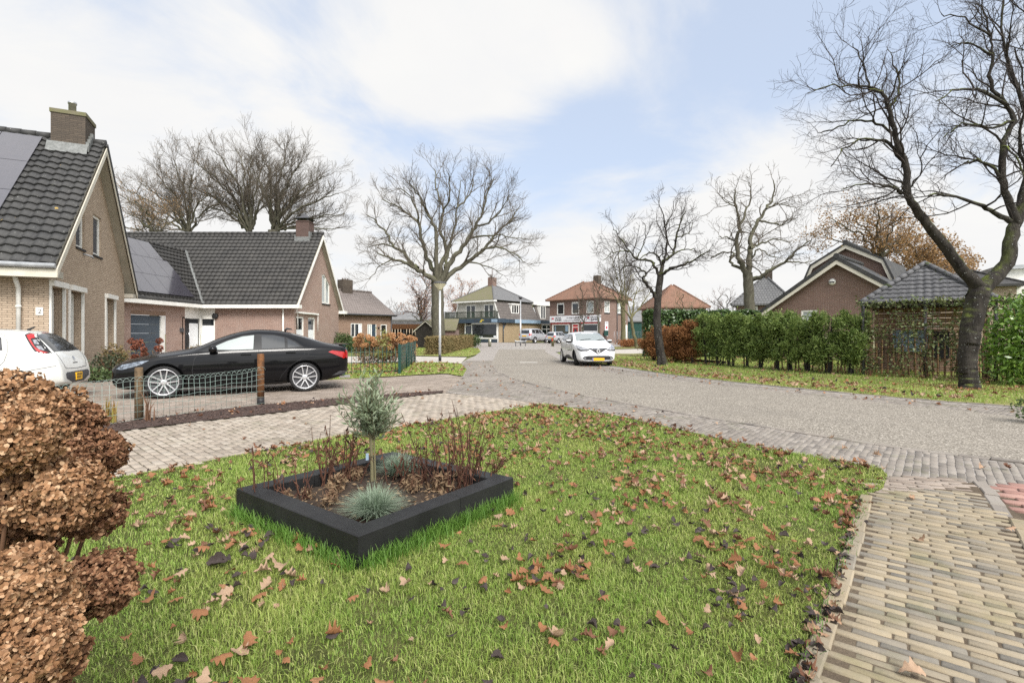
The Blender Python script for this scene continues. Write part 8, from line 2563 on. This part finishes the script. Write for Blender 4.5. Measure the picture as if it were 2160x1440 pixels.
def clump(label, loc, r, n, group=None):
    o = root('withered_clump', label, 'perennial', loc, 0, group)
    C, D = blob_pts(n, (0, 0, r * .55), (r, r, r * .95), .3, R.random() * 40, .3)
    C[:, 2] = np.abs(C[:, 2])
    A, B = rand_axes(n, r * .34 * NR.uniform(.5, 1.2, n), r * .1 * NR.uniform(.5, 1.3, n), up=-0.9, dirs=D * .6)
    cards('leaves', C, A, B, MATS['withered_leaf'], o)
    stems('stem', [([(R.gauss(0, r * .2), R.gauss(0, r * .2), 0), (R.gauss(0, r * .3), R.gauss(0, r * .3), r), (R.gauss(0, r * .5), R.gauss(0, r * .5), r * 1.3)], [.004, .003, .002]) for _ in range(10)], 'stem_dry', o)


for px, py, n, hg, sp, ln, lab in [(560, 1052, 6, .30, .05, (-.2, 0), 'dead stems at the left corner of the raised bed'), (605, 1048, 7, .30, .06, (-.1, 0), 'thin dead stems beside the left corner of the raised bed'), (645, 1050, 4, .22, .03, (.1, 0), 'short dark red dead stalk near the left rim of the bed'),
                                  (690, 1018, 16, .42, .04, (0, 0), 'tall dark dead stems in the left back part of the bed'), (738, 1008, 22, .36, .06, (.1, 0), 'dense dark red dead stems just left of the olive trunk'), (856, 1012, 22, .24, .08, (-.1, 0), 'low dark dead stems behind the front fescue tuft'),
                                  (905, 1022, 14, .30, .08, (0, 0), 'reddish dead stems right of the olive trunk'), (955, 1030, 26, .47, .06, (.03, 0), 'tallest bundle of dead stems at the right side of the bed'), (1000, 1018, 14, .38, .05, (.1, 0), 'dead stems at the far right of the bed'), (1025, 1014, 9, .26, .03, (.55, -.2), 'dead stems leaning out over the right corner of the bed')]:
    perennial(lab, at_soil(px, py), int(n * .8) + 1, hg * 1.2, sp, ln, 6)
for px, py, r, n, lab in [(602, 1052, .075, 120, 'withered tan clump by the left rim of the bed'), (650, 1046, .07, 120, 'small withered tan clump in the left part of the bed'), (697, 1062, .095, 200, 'withered tan clump in front, left of the front fescue tuft'), (712, 1030, .11, 240, 'withered tan clump between the dark stems and the fescue'), (752, 1006, .10, 200, 'withered tan clump behind the olive trunk'), (705, 1000, .11, 220, 'withered tan clump at the back left of the bed'), (930, 1032, .13, 300, 'withered clump at the foot of the tallest dead stems'), (985, 1012, .12, 260, 'withered clump at the right end of the bed'), (870, 1030, .10, 240, 'withered dark clump right of the front fescue tuft')]:
    clump(lab, at_soil(px, py), r * .82, int(n * .62))
V = NR.uniform(-h + wth + .03, h - wth - .03, (500, 2)); C = np.stack([V[:, 0], V[:, 1], np.full(500, .13)], 1)
A, B = rand_axes(500, NR.uniform(.01, .035, 500), NR.uniform(.003, .01, 500)); A[:, 2] *= .3
lt = cards('plant_litter', C, A, B, MATS['withered_leaf']); lt.location = PC; lt.rotation_euler.z = PA; tag(lt, kind='stuff')

# ---------------------------------------------------------------- dried hydrangea in the left foreground
hy = root('hydrangea', 'large dried brown hydrangea filling the left foreground', 'hydrangea', (-1.45, 1.25, 0))
ho = hy.location


def head(c, r, n, mat, squash=0.85):
    c = c - ho; n = int(n * 2.1)
    D = NR.normal(0, 1, (n, 3)); D /= np.linalg.norm(D, axis=1, keepdims=True)
    sd = R.random() * 60
    k = np.array([1 + .30 * noise.noise(Vector((d[0] * 2.6 + sd, d[1] * 2.6, d[2] * 2.6))) for d in D])
    rad = r * (0.55 + .5 * NR.random(n) ** .6) * k
    ctr = np.array(c) + D * rad[:, None] * np.array([1, 1, squash])
    V, T = [], []
    nn = D + NR.normal(0, .7, (n, 3)); nn /= np.linalg.norm(nn, axis=1, keepdims=True)
    x = np.cross(nn, NR.normal(0, 1, (n, 3))); x /= np.linalg.norm(x, axis=1, keepdims=True); y = np.cross(nn, x)
    s = NR.uniform(.0032, .0058, n)
    ang = np.arange(7) * 2 * PI / 7
    for p in range(4):
        a = p * PI / 2 + NR.normal(0, .15, n)
        dirp = x * np.cos(a)[:, None] + y * np.sin(a)[:, None]; per = -x * np.sin(a)[:, None] + y * np.cos(a)[:, None]
        tilt = NR.normal(.2, .6, n)[:, None]
        dd = dirp * np.cos(tilt) + nn * np.sin(tilt); up = np.cross(dd, per)
        pc = ctr + dd * (s * .95)[:, None]
        cup = NR.normal(.0, .35, n)[:, None]
        ring = [pc + (dd * math.cos(t) * 1.0 + per * math.sin(t) * .92 + up * cup * .5) * s[:, None] * (1 + NR.normal(0, .1, (n, 1))) for t in ang]
        blk = np.stack([pc] + ring, 1)
        i0 = sum(len(v) for v in V)
        V.append(blk.reshape(-1, 3))
        b = (i0 + np.arange(n) * 8)[:, None, None]
        T.append((b + np.array([[0, 1 + q, 1 + (q + 1) % 7] for q in range(7)])[None]).reshape(-1, 3))
    np_mesh('flower_head', np.concatenate(V), [np.concatenate(T)], MATS[mat], hy, smooth=True)


hp = [(20, 862, 1.35, 88, 900, 0), (95, 878, 1.40, 78, 800, 0), (155, 892, 1.44, 57, 600, 1), (206, 957, 1.36, 54, 600, 1), (150, 955, 1.42, 52, 480, 1), (38, 928, 1.08, 80, 1000, 0), (132, 1042, 1.14, 84, 1000, 0), (196, 1078, 1.22, 58, 650, 1), (28, 1052, 1.17, 78, 800, 1), (62, 1112, 1.30, 50, 420, 1),  # last head is a dark filler; gap shade put into its petal colour
      (208, 1231, 1.20, 74, 850, 1), (26, 1236, 1.0, 94, 1000, 0), (96, 1276, 1.03, 62, 700, 0), (42, 1376, 0.97, 100, 1100, 0), (108, 1396, 1.02, 56, 600, 1), (52, 1150, 1.34, 58, 520, 1), (-70, 960, 1.15, 90, 400, 1), (-75, 1130, 1.15, 90, 400, 1), (-85, 1330, 1.0, 110, 400, 1), (60, 1520, 1.0, 95, 300, 1)]  # one added dark head fills in for the dark foliage between blooms
stp = []
for px, py, Y, r, n, dk in hp:
    c = P(px, py, Y)
    head(c, r * Y / F * 0.95, n, 'petal_dry_dark' if dk else 'petal_dry')
    q = c - ho
    stp.append(([(q.x * .2, q.y * .2, 0), (q.x * .55, q.y * .55 + .02, q.z * .5), (q.x, q.y, q.z)], [.009, .006, .004]))
stems('stem', stp, 'stem_dry', hy, 6)
n = 420
C = np.stack([NR.uniform(-.6, .12, n), NR.uniform(-.15, .3, n), NR.uniform(.1, .6, n)], 1)
leaf_obj('withered_leaves', C, .05, 'petal_dry_dark', hy, up=-.6, aspect=.5)

# ---------------------------------------------------------------- grass
def grass(name, polys, n, mat, hgt, wid, excl=(), fall=None, bounds=None, zoff=0.0):
    pts = np.concatenate([np.array(p) for p in polys])
    x0, y0 = pts.min(0); x1, y1 = pts.max(0)
    if bounds:
        x0, x1, y0, y1 = bounds
    X = NR.uniform(x0, x1, n); Y = NR.uniform(y0, y1, n)
    ok = np.zeros(n, bool)
    for p in polys:
        ok |= inside_np(p, X, Y)
    for e in excl:
        ok &= ~inside_np(e, X, Y)
    d = np.hypot(X, Y)
    if excl:
        q = np.array([noise.noise(Vector((x * 2.1, y * 2.1, 9))) + .6 * noise.noise(Vector((x * 7, y * 7, 2))) for x, y in zip(X[ok], Y[ok])])
        k = np.where(ok)[0]; ok[k[(q < -.34) & (NR.random(len(k)) < .5)]] = False
    if fall:
        ok &= NR.random(n) < np.minimum(1, (fall / np.maximum(d, .1)) ** 1.7)
    X, Y, d = X[ok], Y[ok], d[ok]
    n = len(X)
    pat = np.array([noise.noise(Vector((x * 1.3, y * 1.3, 0))) + .5 * noise.noise(Vector((x * 4, y * 4, 3))) for x, y in zip(X, Y)])
    a = NR.uniform(0, 2 * PI, n)
    l = hgt * NR.uniform(.4, 1.45, n) * (1 + .6 * pat)
    w = wid * NR.uniform(.7, 1.3, n) * np.maximum(1, d / 3.2)
    lean = np.abs(NR.normal(0.35, .6, n)) * l
    dx, dy = np.cos(a), np.sin(a); sx, sy = -np.sin(a + NR.normal(0, .8, n)), np.cos(a)
    Z = np.full(n, zoff - .004)
    V = np.stack([
        np.stack([X - sx * w, Y - sy * w, Z], 1), np.stack([X + sx * w, Y + sy * w, Z], 1),
        np.stack([X + dx * lean * .3 - sx * w * .8, Y + dy * lean * .3 - sy * w * .8, Z + l * .6], 1), np.stack([X + dx * lean * .3 + sx * w * .8, Y + dy * lean * .3 + sy * w * .8, Z + l * .6], 1),
        np.stack([X + dx * lean, Y + dy * lean, Z + l * .95 - lean * .25], 1)], 1).reshape(-1, 3)
    b = (np.arange(n) * 5)[:, None]
    o = np_mesh(name, V, [b + np.array([[0, 1, 3, 2]]), b + np.array([[2, 3, 4]])], MATS[mat])
    return tag(o, kind='stuff')


grass('lawn_grass', [lawn_poly], 1250000, 'grass_blade', .033, .0017, [planter_poly], 3.4, (-4.8, 4.2, 0.9, 10.2))
grass('verge_grass', [verge_a], 26000, 'grass_blade', .05, .0022, (), None)
grass('hedge_verge_grass', [verge_b], 12000, 'grass_blade', .06, .0016)
grass('right_verge_grass', [verge_c], 120000, 'grass_blade', .06, .0018, (), 14, (2.8, 18, 10, 30))
# longer uncut grass against the raised bed and the path kerb
def strip(a, b, n, wd):
    t = NR.random(n); a, b = np.array(a), np.array(b); d = b - a; nrm = np.array([d[1], -d[0]]) / np.linalg.norm(d)
    return a + d * t[:, None] + nrm * (np.abs(NR.normal(0, abs(wd), n)) * np.sign(wd))[:, None]


edge = [(-h, -h), (h, -h), (h, h), (-h, h)]
for k in (0, 1, 3):
    pass
lw = [tuple((pw @ Vector((x, y, 0)))[:2]) for x, y in edge]
pp = [strip(lw[0], lw[1], 2000, .05), strip(lw[3], lw[0], 1300, .05), strip((2.9, 4.2), (1.02, 1.9), 420, -.03)]
XY = np.concatenate(pp); n = len(XY)
a = NR.uniform(0, 2 * PI, n); l = np.concatenate([NR.uniform(.05, .15, 2000) , NR.uniform(.05, .14, 1300), NR.uniform(.03, .06, 420)]); ln = l * NR.uniform(.2, .9, n)
dx, dy = np.cos(a), np.sin(a); w = NR.uniform(.001, .0022, n)
rows = []
for t, ww in ((0, 1), (.4, 1), (.75, .8), (1, .1)):
    for sg in (-1, 1):
        rows.append(np.stack([XY[:, 0] + dx * ln * t * t - dy * w * ww * sg, XY[:, 1] + dy * ln * t * t + dx * w * ww * sg, l * t - ln * .3 * t * t], 1))
V = np.stack(rows, 1).reshape(-1, 3)
b = (np.arange(n) * 8)[:, None, None]
FQ = (b + np.array([[0, 1, 3, 2], [2, 3, 5, 4], [4, 5, 7, 6]])[None]).reshape(-1, 4)
tag(np_mesh('long_grass', V, [FQ], MATS['grass_blade_long']), kind='stuff')

# ---------------------------------------------------------------- fallen leaves
def leaf_shape(kind, sd):
    """outline strip of a leaf: list of (x along, half width)"""
    rr = random.Random(sd)
    n = 15
    prof = []
    for i in range(n):
        t = i / (n - 1)
        if kind == 'oak':
            w = (.30 * math.sin(PI * min(1, t ** .85)) ** .8) * (1 + .34 * math.sin(t * 2 * PI * 3.6 + rr.uniform(-.4, .4))) * (1 if t < .97 else .3)
            w = max(w, .012)
        else:
            w = max(.012, .33 * math.sin(PI * t ** .8) ** .9)
        prof.append((t - .5, w))
    cu, cv, tw = rr.uniform(-1.2, 2.2), rr.uniform(-1.2, 2.6), rr.uniform(-1.4, 1.4)
    V = []
    for x, w in prof:
        for s_ in (-1, -.5, 0, .5, 1):
            y = w * s_ * (1 + .05 * rr.gauss(0, 1))
            z = cu * x * x * .7 + cv * y * y * 1.9 + tw * x * y + abs(s_) * .03 * math.sin(x * 22 + sd) + .012 * rr.gauss(0, 1)
            V.append((x, y, z))
    zm = min(v[2] for v in V)
    V = [(a, b, c - zm) for a, b, c in V]
    Q = []
    for i in range(n - 1):
        for j in range(4):
            k = i * 5 + j
            Q.append((k, k + 1, k + 6, k + 5))
    return np.array(V), np.array(Q)


LEAVES = {'oak_leaf_orange': 'oak', 'oak_leaf_pale': 'oak', 'oak_leaf_brown': 'oak', 'leaf_black': 'round'}
LAB = {'oak_leaf_orange': ('orange brown fallen oak leaf lying on the grass', 'orange brown fallen oak leaves'), 'oak_leaf_pale': ('pale pinkish tan fallen oak leaf lying on the grass', 'pale fallen oak leaves'),
       'oak_leaf_brown': ('dark brown fallen oak leaf lying on the grass', 'dark brown fallen oak leaves'), 'leaf_black': ('blackened curled fallen leaf lying on the grass', 'blackened fallen leaves')}
shapes = {m: [leaf_shape(k, 3 + 7 * i + len(m)) for i in range(12)] for m, k in LEAVES.items()}
protos = {}
for m in LEAVES:
    protos[m] = []
    for V, Q in shapes[m]:
        me = bpy.data.meshes.new('fallen_leaf'); me.from_pydata([tuple(v) for v in V], [], [tuple(q) for q in Q]); me.materials.append(MATS[m])
        me.polygons.foreach_set('use_smooth', np.ones(len(me.polygons), bool)); protos[m].append(me)
# scatter: sparse near the camera, thicker towards the street edge and left of the bed
cand = []
rs = random.Random(21)
while len(cand) < 3100:
    x, y = rs.uniform(-4.2, 4.0), rs.uniform(1.6, 10.0)
    if not inside(lawn_poly, x, y) or inside(planter_poly, x, y):
        continue
    dn = 0.36 + 0.42 * min(1, max(0, (y - 3.0) / 3.5)) + .5 * noise.noise(Vector((x * 1.1, y * 1.1, 7.7)))
    ex = abs((x - .66) * .62 + (y - 10) * .79)
    if x > 1.0 and y > 3.6:
        dn += .25
    if y < 3.6:
        dn *= 1.9
    q = math.hypot(x + 1.6, (y - 2.95))
    dn += .45 * math.exp(-(q / .4) ** 2)
    dn *= .35 + 1.5 * max(0, noise.noise(Vector((x * 2.3, y * 2.3, 1.3))) + .25)
    if rs.random() > dn:
        continue
    u = rs.random()
    dark = .40 if y < 3.6 else .15
    m = 'leaf_black' if u < dark else 'oak_leaf_orange' if u < dark + .32 else 'oak_leaf_pale' if u < dark + .54 else 'oak_leaf_brown'
    sz = (rs.uniform(.04, .085) if m == 'leaf_black' else rs.uniform(.045, .115)) * (.85 if y > 5 else .85)
    cand.append((x, y, m, sz))
cand.append((.20, 2.29, 'oak_leaf_pale', .12)); cand.append((-1.35, 2.95, 'oak_leaf_pale', .12)); cand.append((-1.75, 3.0, 'leaf_black', .13))


def leaf_matrix(x, y, sz, z=0.030):
    return Matrix.Translation((x, y, z + rs.uniform(-.008, .012))) @ Matrix.Rotation(rs.uniform(0, 2 * PI), 4, 'Z') @ Matrix.Rotation(rs.gauss(0, .3), 4, 'X') @ Matrix.Rotation(rs.gauss(0, .26), 4, 'Y') @ Matrix.Diagonal((sz, sz * rs.uniform(.8, 1.1), sz, 1))


def seen(x, y):
    u, v = px_of((x, y, 0.03))
    return 150 < u < 2150 and 0 < v < 1435


cand.sort(key=lambda c: -(c[3] / c[1]) if seen(c[0], c[1]) else 1)
first = None
for x, y, m, sz in cand[:290]:
    me = rs.choice(protos[m])
    if first is None:
        first = bpy.data.objects.new('fallen_leaf', me); o = first
    else:
        o = first.copy(); o.data = me
    o.matrix_world = leaf_matrix(x, y, sz)
    o['label'], o['group'] = LAB[m]; o['category'] = 'leaf'
    col.objects.link(o)
VV, QQ, MI, base = [], [], [], 0
mlist = list(LEAVES)


def stuff_leaf(x, y, m, sz, z=0.03):
    global base
    V, Q = rs.choice(shapes[m])
    M = np.array(leaf_matrix(x, y, sz, z))
    VV.append(V @ M[:3, :3].T + M[:3, 3]); QQ.append(Q + base); base += len(V); MI.extend([mlist.index(m)] * len(Q))


for x, y, m, sz in cand[290:]:
    stuff_leaf(x, y, m, sz)
for poly, n, bd in ((verge_c, 1500, (2.8, 17, 10.5, 30)), (verge_a, 420, None), (verge_b, 60, None)):
    pa = np.array(poly); k = 0; tries = 0
    x0, x1, y0, y1 = bd or (pa[:, 0].min(), pa[:, 0].max(), pa[:, 1].min(), pa[:, 1].max())
    while k < n and tries < 60000:
        tries += 1
        x, y = rs.uniform(x0, x1), rs.uniform(y0, y1)
        if not inside(poly, x, y):
            continue
        if poly is verge_c:
            u, v = px_of((x, y, 0)); 
            ee = min(abs(G(p[0], p[1]).x - x) + abs(G(p[0], p[1]).y - y) for p in edge_right[2:12])
            ed = np.interp(u, [p[0] for p in edge_right], [p[1] for p in edge_right]) - v
            if rs.random() > .12 + 1.1 * math.exp(-(ed / 9) ** 2):
                continue
        m = rs.choices(mlist, [.34, .4, .22, .04])[0]
        stuff_leaf(x, y, m, rs.uniform(.08, .15), .05); k += 1
for poly, n, z in ((drive_poly, 26, .004), (band_near, 90, .008), (path_poly, 9, .008), (g2(strip_hi) + g2(strip_lo)[::-1], 45, .03), (band_far, 120, .006)):
    pa = np.array(poly); k = 0
    while k < n:
        x, y = rs.uniform(pa[:, 0].min(), min(16, pa[:, 0].max())), rs.uniform(pa[:, 1].min(), pa[:, 1].max())
        if inside(poly, x, y):
            stuff_leaf(x, y, rs.choices(mlist, [.3, .45, .2, .05])[0], rs.uniform(.05, .10), z); k += 1
for _ in range(150):                            # leaves caught in the gap beside the path kerb
    t = rs.random(); stuff_leaf(2.9 - 1.86 * t + rs.gauss(0, .03), 4.2 - 2.32 * t + rs.gauss(0, .03), rs.choice(['leaf_black', 'oak_leaf_brown', 'leaf_black', 'oak_leaf_pale']), rs.uniform(.03, .07), .012)
for _ in range(420):                            # drift of small tawny leaves at the big trunk's foot
    a, q = rs.uniform(0, 2 * PI), abs(rs.gauss(0, .55)) + .3
    stuff_leaf(11.45 + q * math.cos(a) * 1.3, 12.64 + q * math.sin(a), rs.choice(['oak_leaf_orange', 'oak_leaf_brown']), rs.uniform(.03, .06), .04)
o = np_mesh('leaf_litter', np.concatenate(VV), [np.concatenate(QQ)], [MATS[m] for m in mlist], smooth=True, mi=MI)
tag(o, kind='stuff')
BANKS = [(330, 130, 0.55, 0.30, 0.22, 0.0), (1020, 60, 0.30, 0.12, 0.26, -0.2), (1300, 150, 0.16, 0.06, 0.36, -0.55), (970, 215, 0.12, 0.05, 0.26, 0), (1580, 370, 0.16, 0.08, 0.40, 0.1), (1230, 500, 0.12, 0.10, 0.22, 0), (1150, 610, 1.3, 0.10, 0.45, 0), (1980, 540, 0.4, 0.18, 0.40, 0), (1700, 130, 0.30, 0.18, -0.55, 0), (1150, 370, 0.24, 0.08, -0.65, 0.2), (640, 10, 0.05, 0.05, -0.25, 0), (830, 300, 0.12, 0.06, -0.34, 0), (1240, 250, 0.10, 0.05, -0.34, 0.4), (100, 400, 0.35, 0.2, 0.3, 0)]
CLOUD, VEIL, VEILC, EXPO = 3.4, 0.80, (2.15, 2.42, 2.88), 1.58
# ---------------------------------------------------------------- camera, sky and sun
cam = bpy.data.cameras.new('camera')
cam.sensor_width = 36.0
cam.lens = F / 2160 * 36
cam.shift_y = -(720 - HZ) / 2160
cam.clip_start = 0.05
cam.clip_end = 3000
co = link(bpy.data.objects.new('camera', cam))
co.location = (0, 0, CZ)
co.rotation_euler = (PI / 2, 0, 0)
scene.camera = co

SUN_EL, SUN_AZ = math.radians(44), math.radians(152)      # compass-like angle from +Y, clockwise
w = bpy.data.worlds.new('World')
scene.world = w
w.use_nodes = True
nt = w.node_tree
nt.nodes.clear()


def wn(typ, **kw):
    d = nt.nodes.new(typ)
    for k, v in kw.items():
        if k in d.inputs:
            d.inputs[k].default_value = v
        else:
            setattr(d, k, v)
    return d


def wl(a, b):
    nt.links.new(a, b)


def wm(op, a, b=0.0, c=None):
    d = wn('ShaderNodeMath', operation=op)
    for i, v in enumerate((a, b, c)):
        if v is None:
            continue
        if hasattr(v, 'links'):
            wl(v, d.inputs[i])
        else:
            d.inputs[i].default_value = v
    return d.outputs[0]


sky = wn('ShaderNodeTexSky', sky_type='NISHITA')
sky.sun_disc = False
sky.sun_elevation = SUN_EL
sky.sun_rotation = SUN_AZ
sky.air_density = 1.0
sky.dust_density = 1.2
geo = wn('ShaderNodeTexCoord')
sep = wn('ShaderNodeSeparateXYZ')
wl(geo.outputs['Generated'], sep.inputs[0])
az = wm('ARCTAN2', sep.outputs['X'], sep.outputs['Y'])     # compass bearing, 0 = straight up the street
el = wm('ARCSINE', sep.outputs['Z'])
# clouds: fractal noise on a flat cloud deck, thickened where the banks stand
zc = wm('ADD', wm('MAXIMUM', sep.outputs['Z'], 0.0), 0.22)
cx = wm('DIVIDE', sep.outputs['X'], zc)
cy = wm('DIVIDE', sep.outputs['Y'], zc)
cmb = wn('ShaderNodeCombineXYZ')
wl(cx, cmb.inputs[0]); wl(cy, cmb.inputs[1])
n1 = wn('ShaderNodeTexNoise', Scale=1.5, Detail=9.0, Roughness=0.58, Distortion=0.5)
wl(cmb.outputs[0], n1.inputs['Vector'])
cov = wm('MULTIPLY', wm('SUBTRACT', n1.outputs['Fac'], 0.47), 2.6)


def bank(a0, e0, sa, se, amt, rot=0.0):
    """a cloud bank (or a gap, if negative) centred on bearing a0, elevation e0 (radians)"""
    global cov
    da = wm('SUBTRACT', az, a0); de = wm('SUBTRACT', el, e0)
    c, s = math.cos(rot), math.sin(rot)
    u = wm('DIVIDE', wm('ADD', wm('MULTIPLY', da, c), wm('MULTIPLY', de, s)), sa)
    v = wm('DIVIDE', wm('ADD', wm('MULTIPLY', da, -s), wm('MULTIPLY', de, c)), se)
    g = wm('EXPONENT', wm('MULTIPLY', wm('ADD', wm('MULTIPLY', u, u), wm('MULTIPLY', v, v)), -1.0))
    cov = wm('ADD', cov, wm('MULTIPLY', g, amt))


def sky_dir(px, py):
    d = Vector(((px - 1080) / F, 1.0, -(py - HZ) / F)).normalized()
    return math.atan2(d.x, d.y), math.asin(d.z)


for (px, py, sa, se, amt, rot) in BANKS:
    a0, e0 = sky_dir(px, py)
    bank(a0, e0, sa, se, amt, rot)
rm = wn('ShaderNodeMapRange', interpolation_type='SMOOTHSTEP')
wl(cov, rm.inputs['Value'])
rm.inputs['From Min'].default_value = -0.42
rm.inputs['From Max'].default_value = 0.46
n2 = wn('ShaderNodeTexNoise', Scale=2.2, Detail=6.0, Roughness=0.55)
wl(cmb.outputs[0], n2.inputs['Vector'])
shade = wn('ShaderNodeMix', data_type='RGBA')
wl(n2.outputs['Fac'], shade.inputs[0])
shade.inputs[6].default_value = (0.86, 0.87, 0.89, 1)
shade.inputs[7].default_value = (1.0, 0.985, 0.95, 1)
cl = wn('ShaderNodeMix', data_type='RGBA', blend_type='MULTIPLY')
cl.inputs[0].default_value = 1.0
wl(shade.outputs[2], cl.inputs[6])
glow = wn('ShaderNodeVectorMath', operation='DOT_PRODUCT')     # the cloud deck is brightest round the hidden sun
wl(geo.outputs['Generated'], glow.inputs[0])
glow.inputs[1].default_value = (math.sin(SUN_AZ) * math.cos(SUN_EL), math.cos(SUN_AZ) * math.cos(SUN_EL), math.sin(SUN_EL))
gl_ = wm('MULTIPLY', wm('POWER', wm('MAXIMUM', glow.outputs['Value'], 0.0), 2.0), 2.6)
gb = wm('MULTIPLY', wm('ADD', gl_, 1.0), CLOUD)
gc = wn('ShaderNodeCombineColor')
for k_ in range(3):
    wl(gb, gc.inputs[k_])
wl(gc.outputs[0], cl.inputs[7])
veil = wn('ShaderNodeMix', data_type='RGBA')            # thin high veil over the blue
veil.inputs[0].default_value = VEIL
wl(sky.outputs[0], veil.inputs[6])
veil.inputs[7].default_value = (*VEILC, 1)
mx = wn('ShaderNodeMix', data_type='RGBA')
wl(rm.outputs[0], mx.inputs[0])
wl(veil.outputs[2], mx.inputs[6])
wl(cl.outputs[2], mx.inputs[7])
bg = wn('ShaderNodeBackground')
bg.inputs['Strength'].default_value = 0.1
wl(mx.outputs[2], bg.inputs['Color'])
wo = wn('ShaderNodeOutputWorld')
wl(bg.outputs[0], wo.inputs['Surface'])

sl = bpy.data.lights.new('sun', 'SUN')
sl.energy = 1.5
sl.angle = math.radians(22)
sl.color = (1.0, 0.96, 0.9)
so = link(bpy.data.objects.new('sun', sl))
sd = Vector((math.sin(SUN_AZ) * math.cos(SUN_EL), math.cos(SUN_AZ) * math.cos(SUN_EL), math.sin(SUN_EL)))
so.rotation_euler = sd.to_track_quat('Z', 'Y').to_euler()
so.location = sd * 40
scene.view_settings.view_transform = 'Standard'
scene.view_settings.look = 'None'
scene.view_settings.gamma = 1.0
scene.view_settings.exposure = EXPO
scene.cycles.max_bounces = 6
scene.cycles.transparent_max_bounces = 6
scene.cycles.sample_clamp_indirect = 6
scene.cycles.use_denoising = False
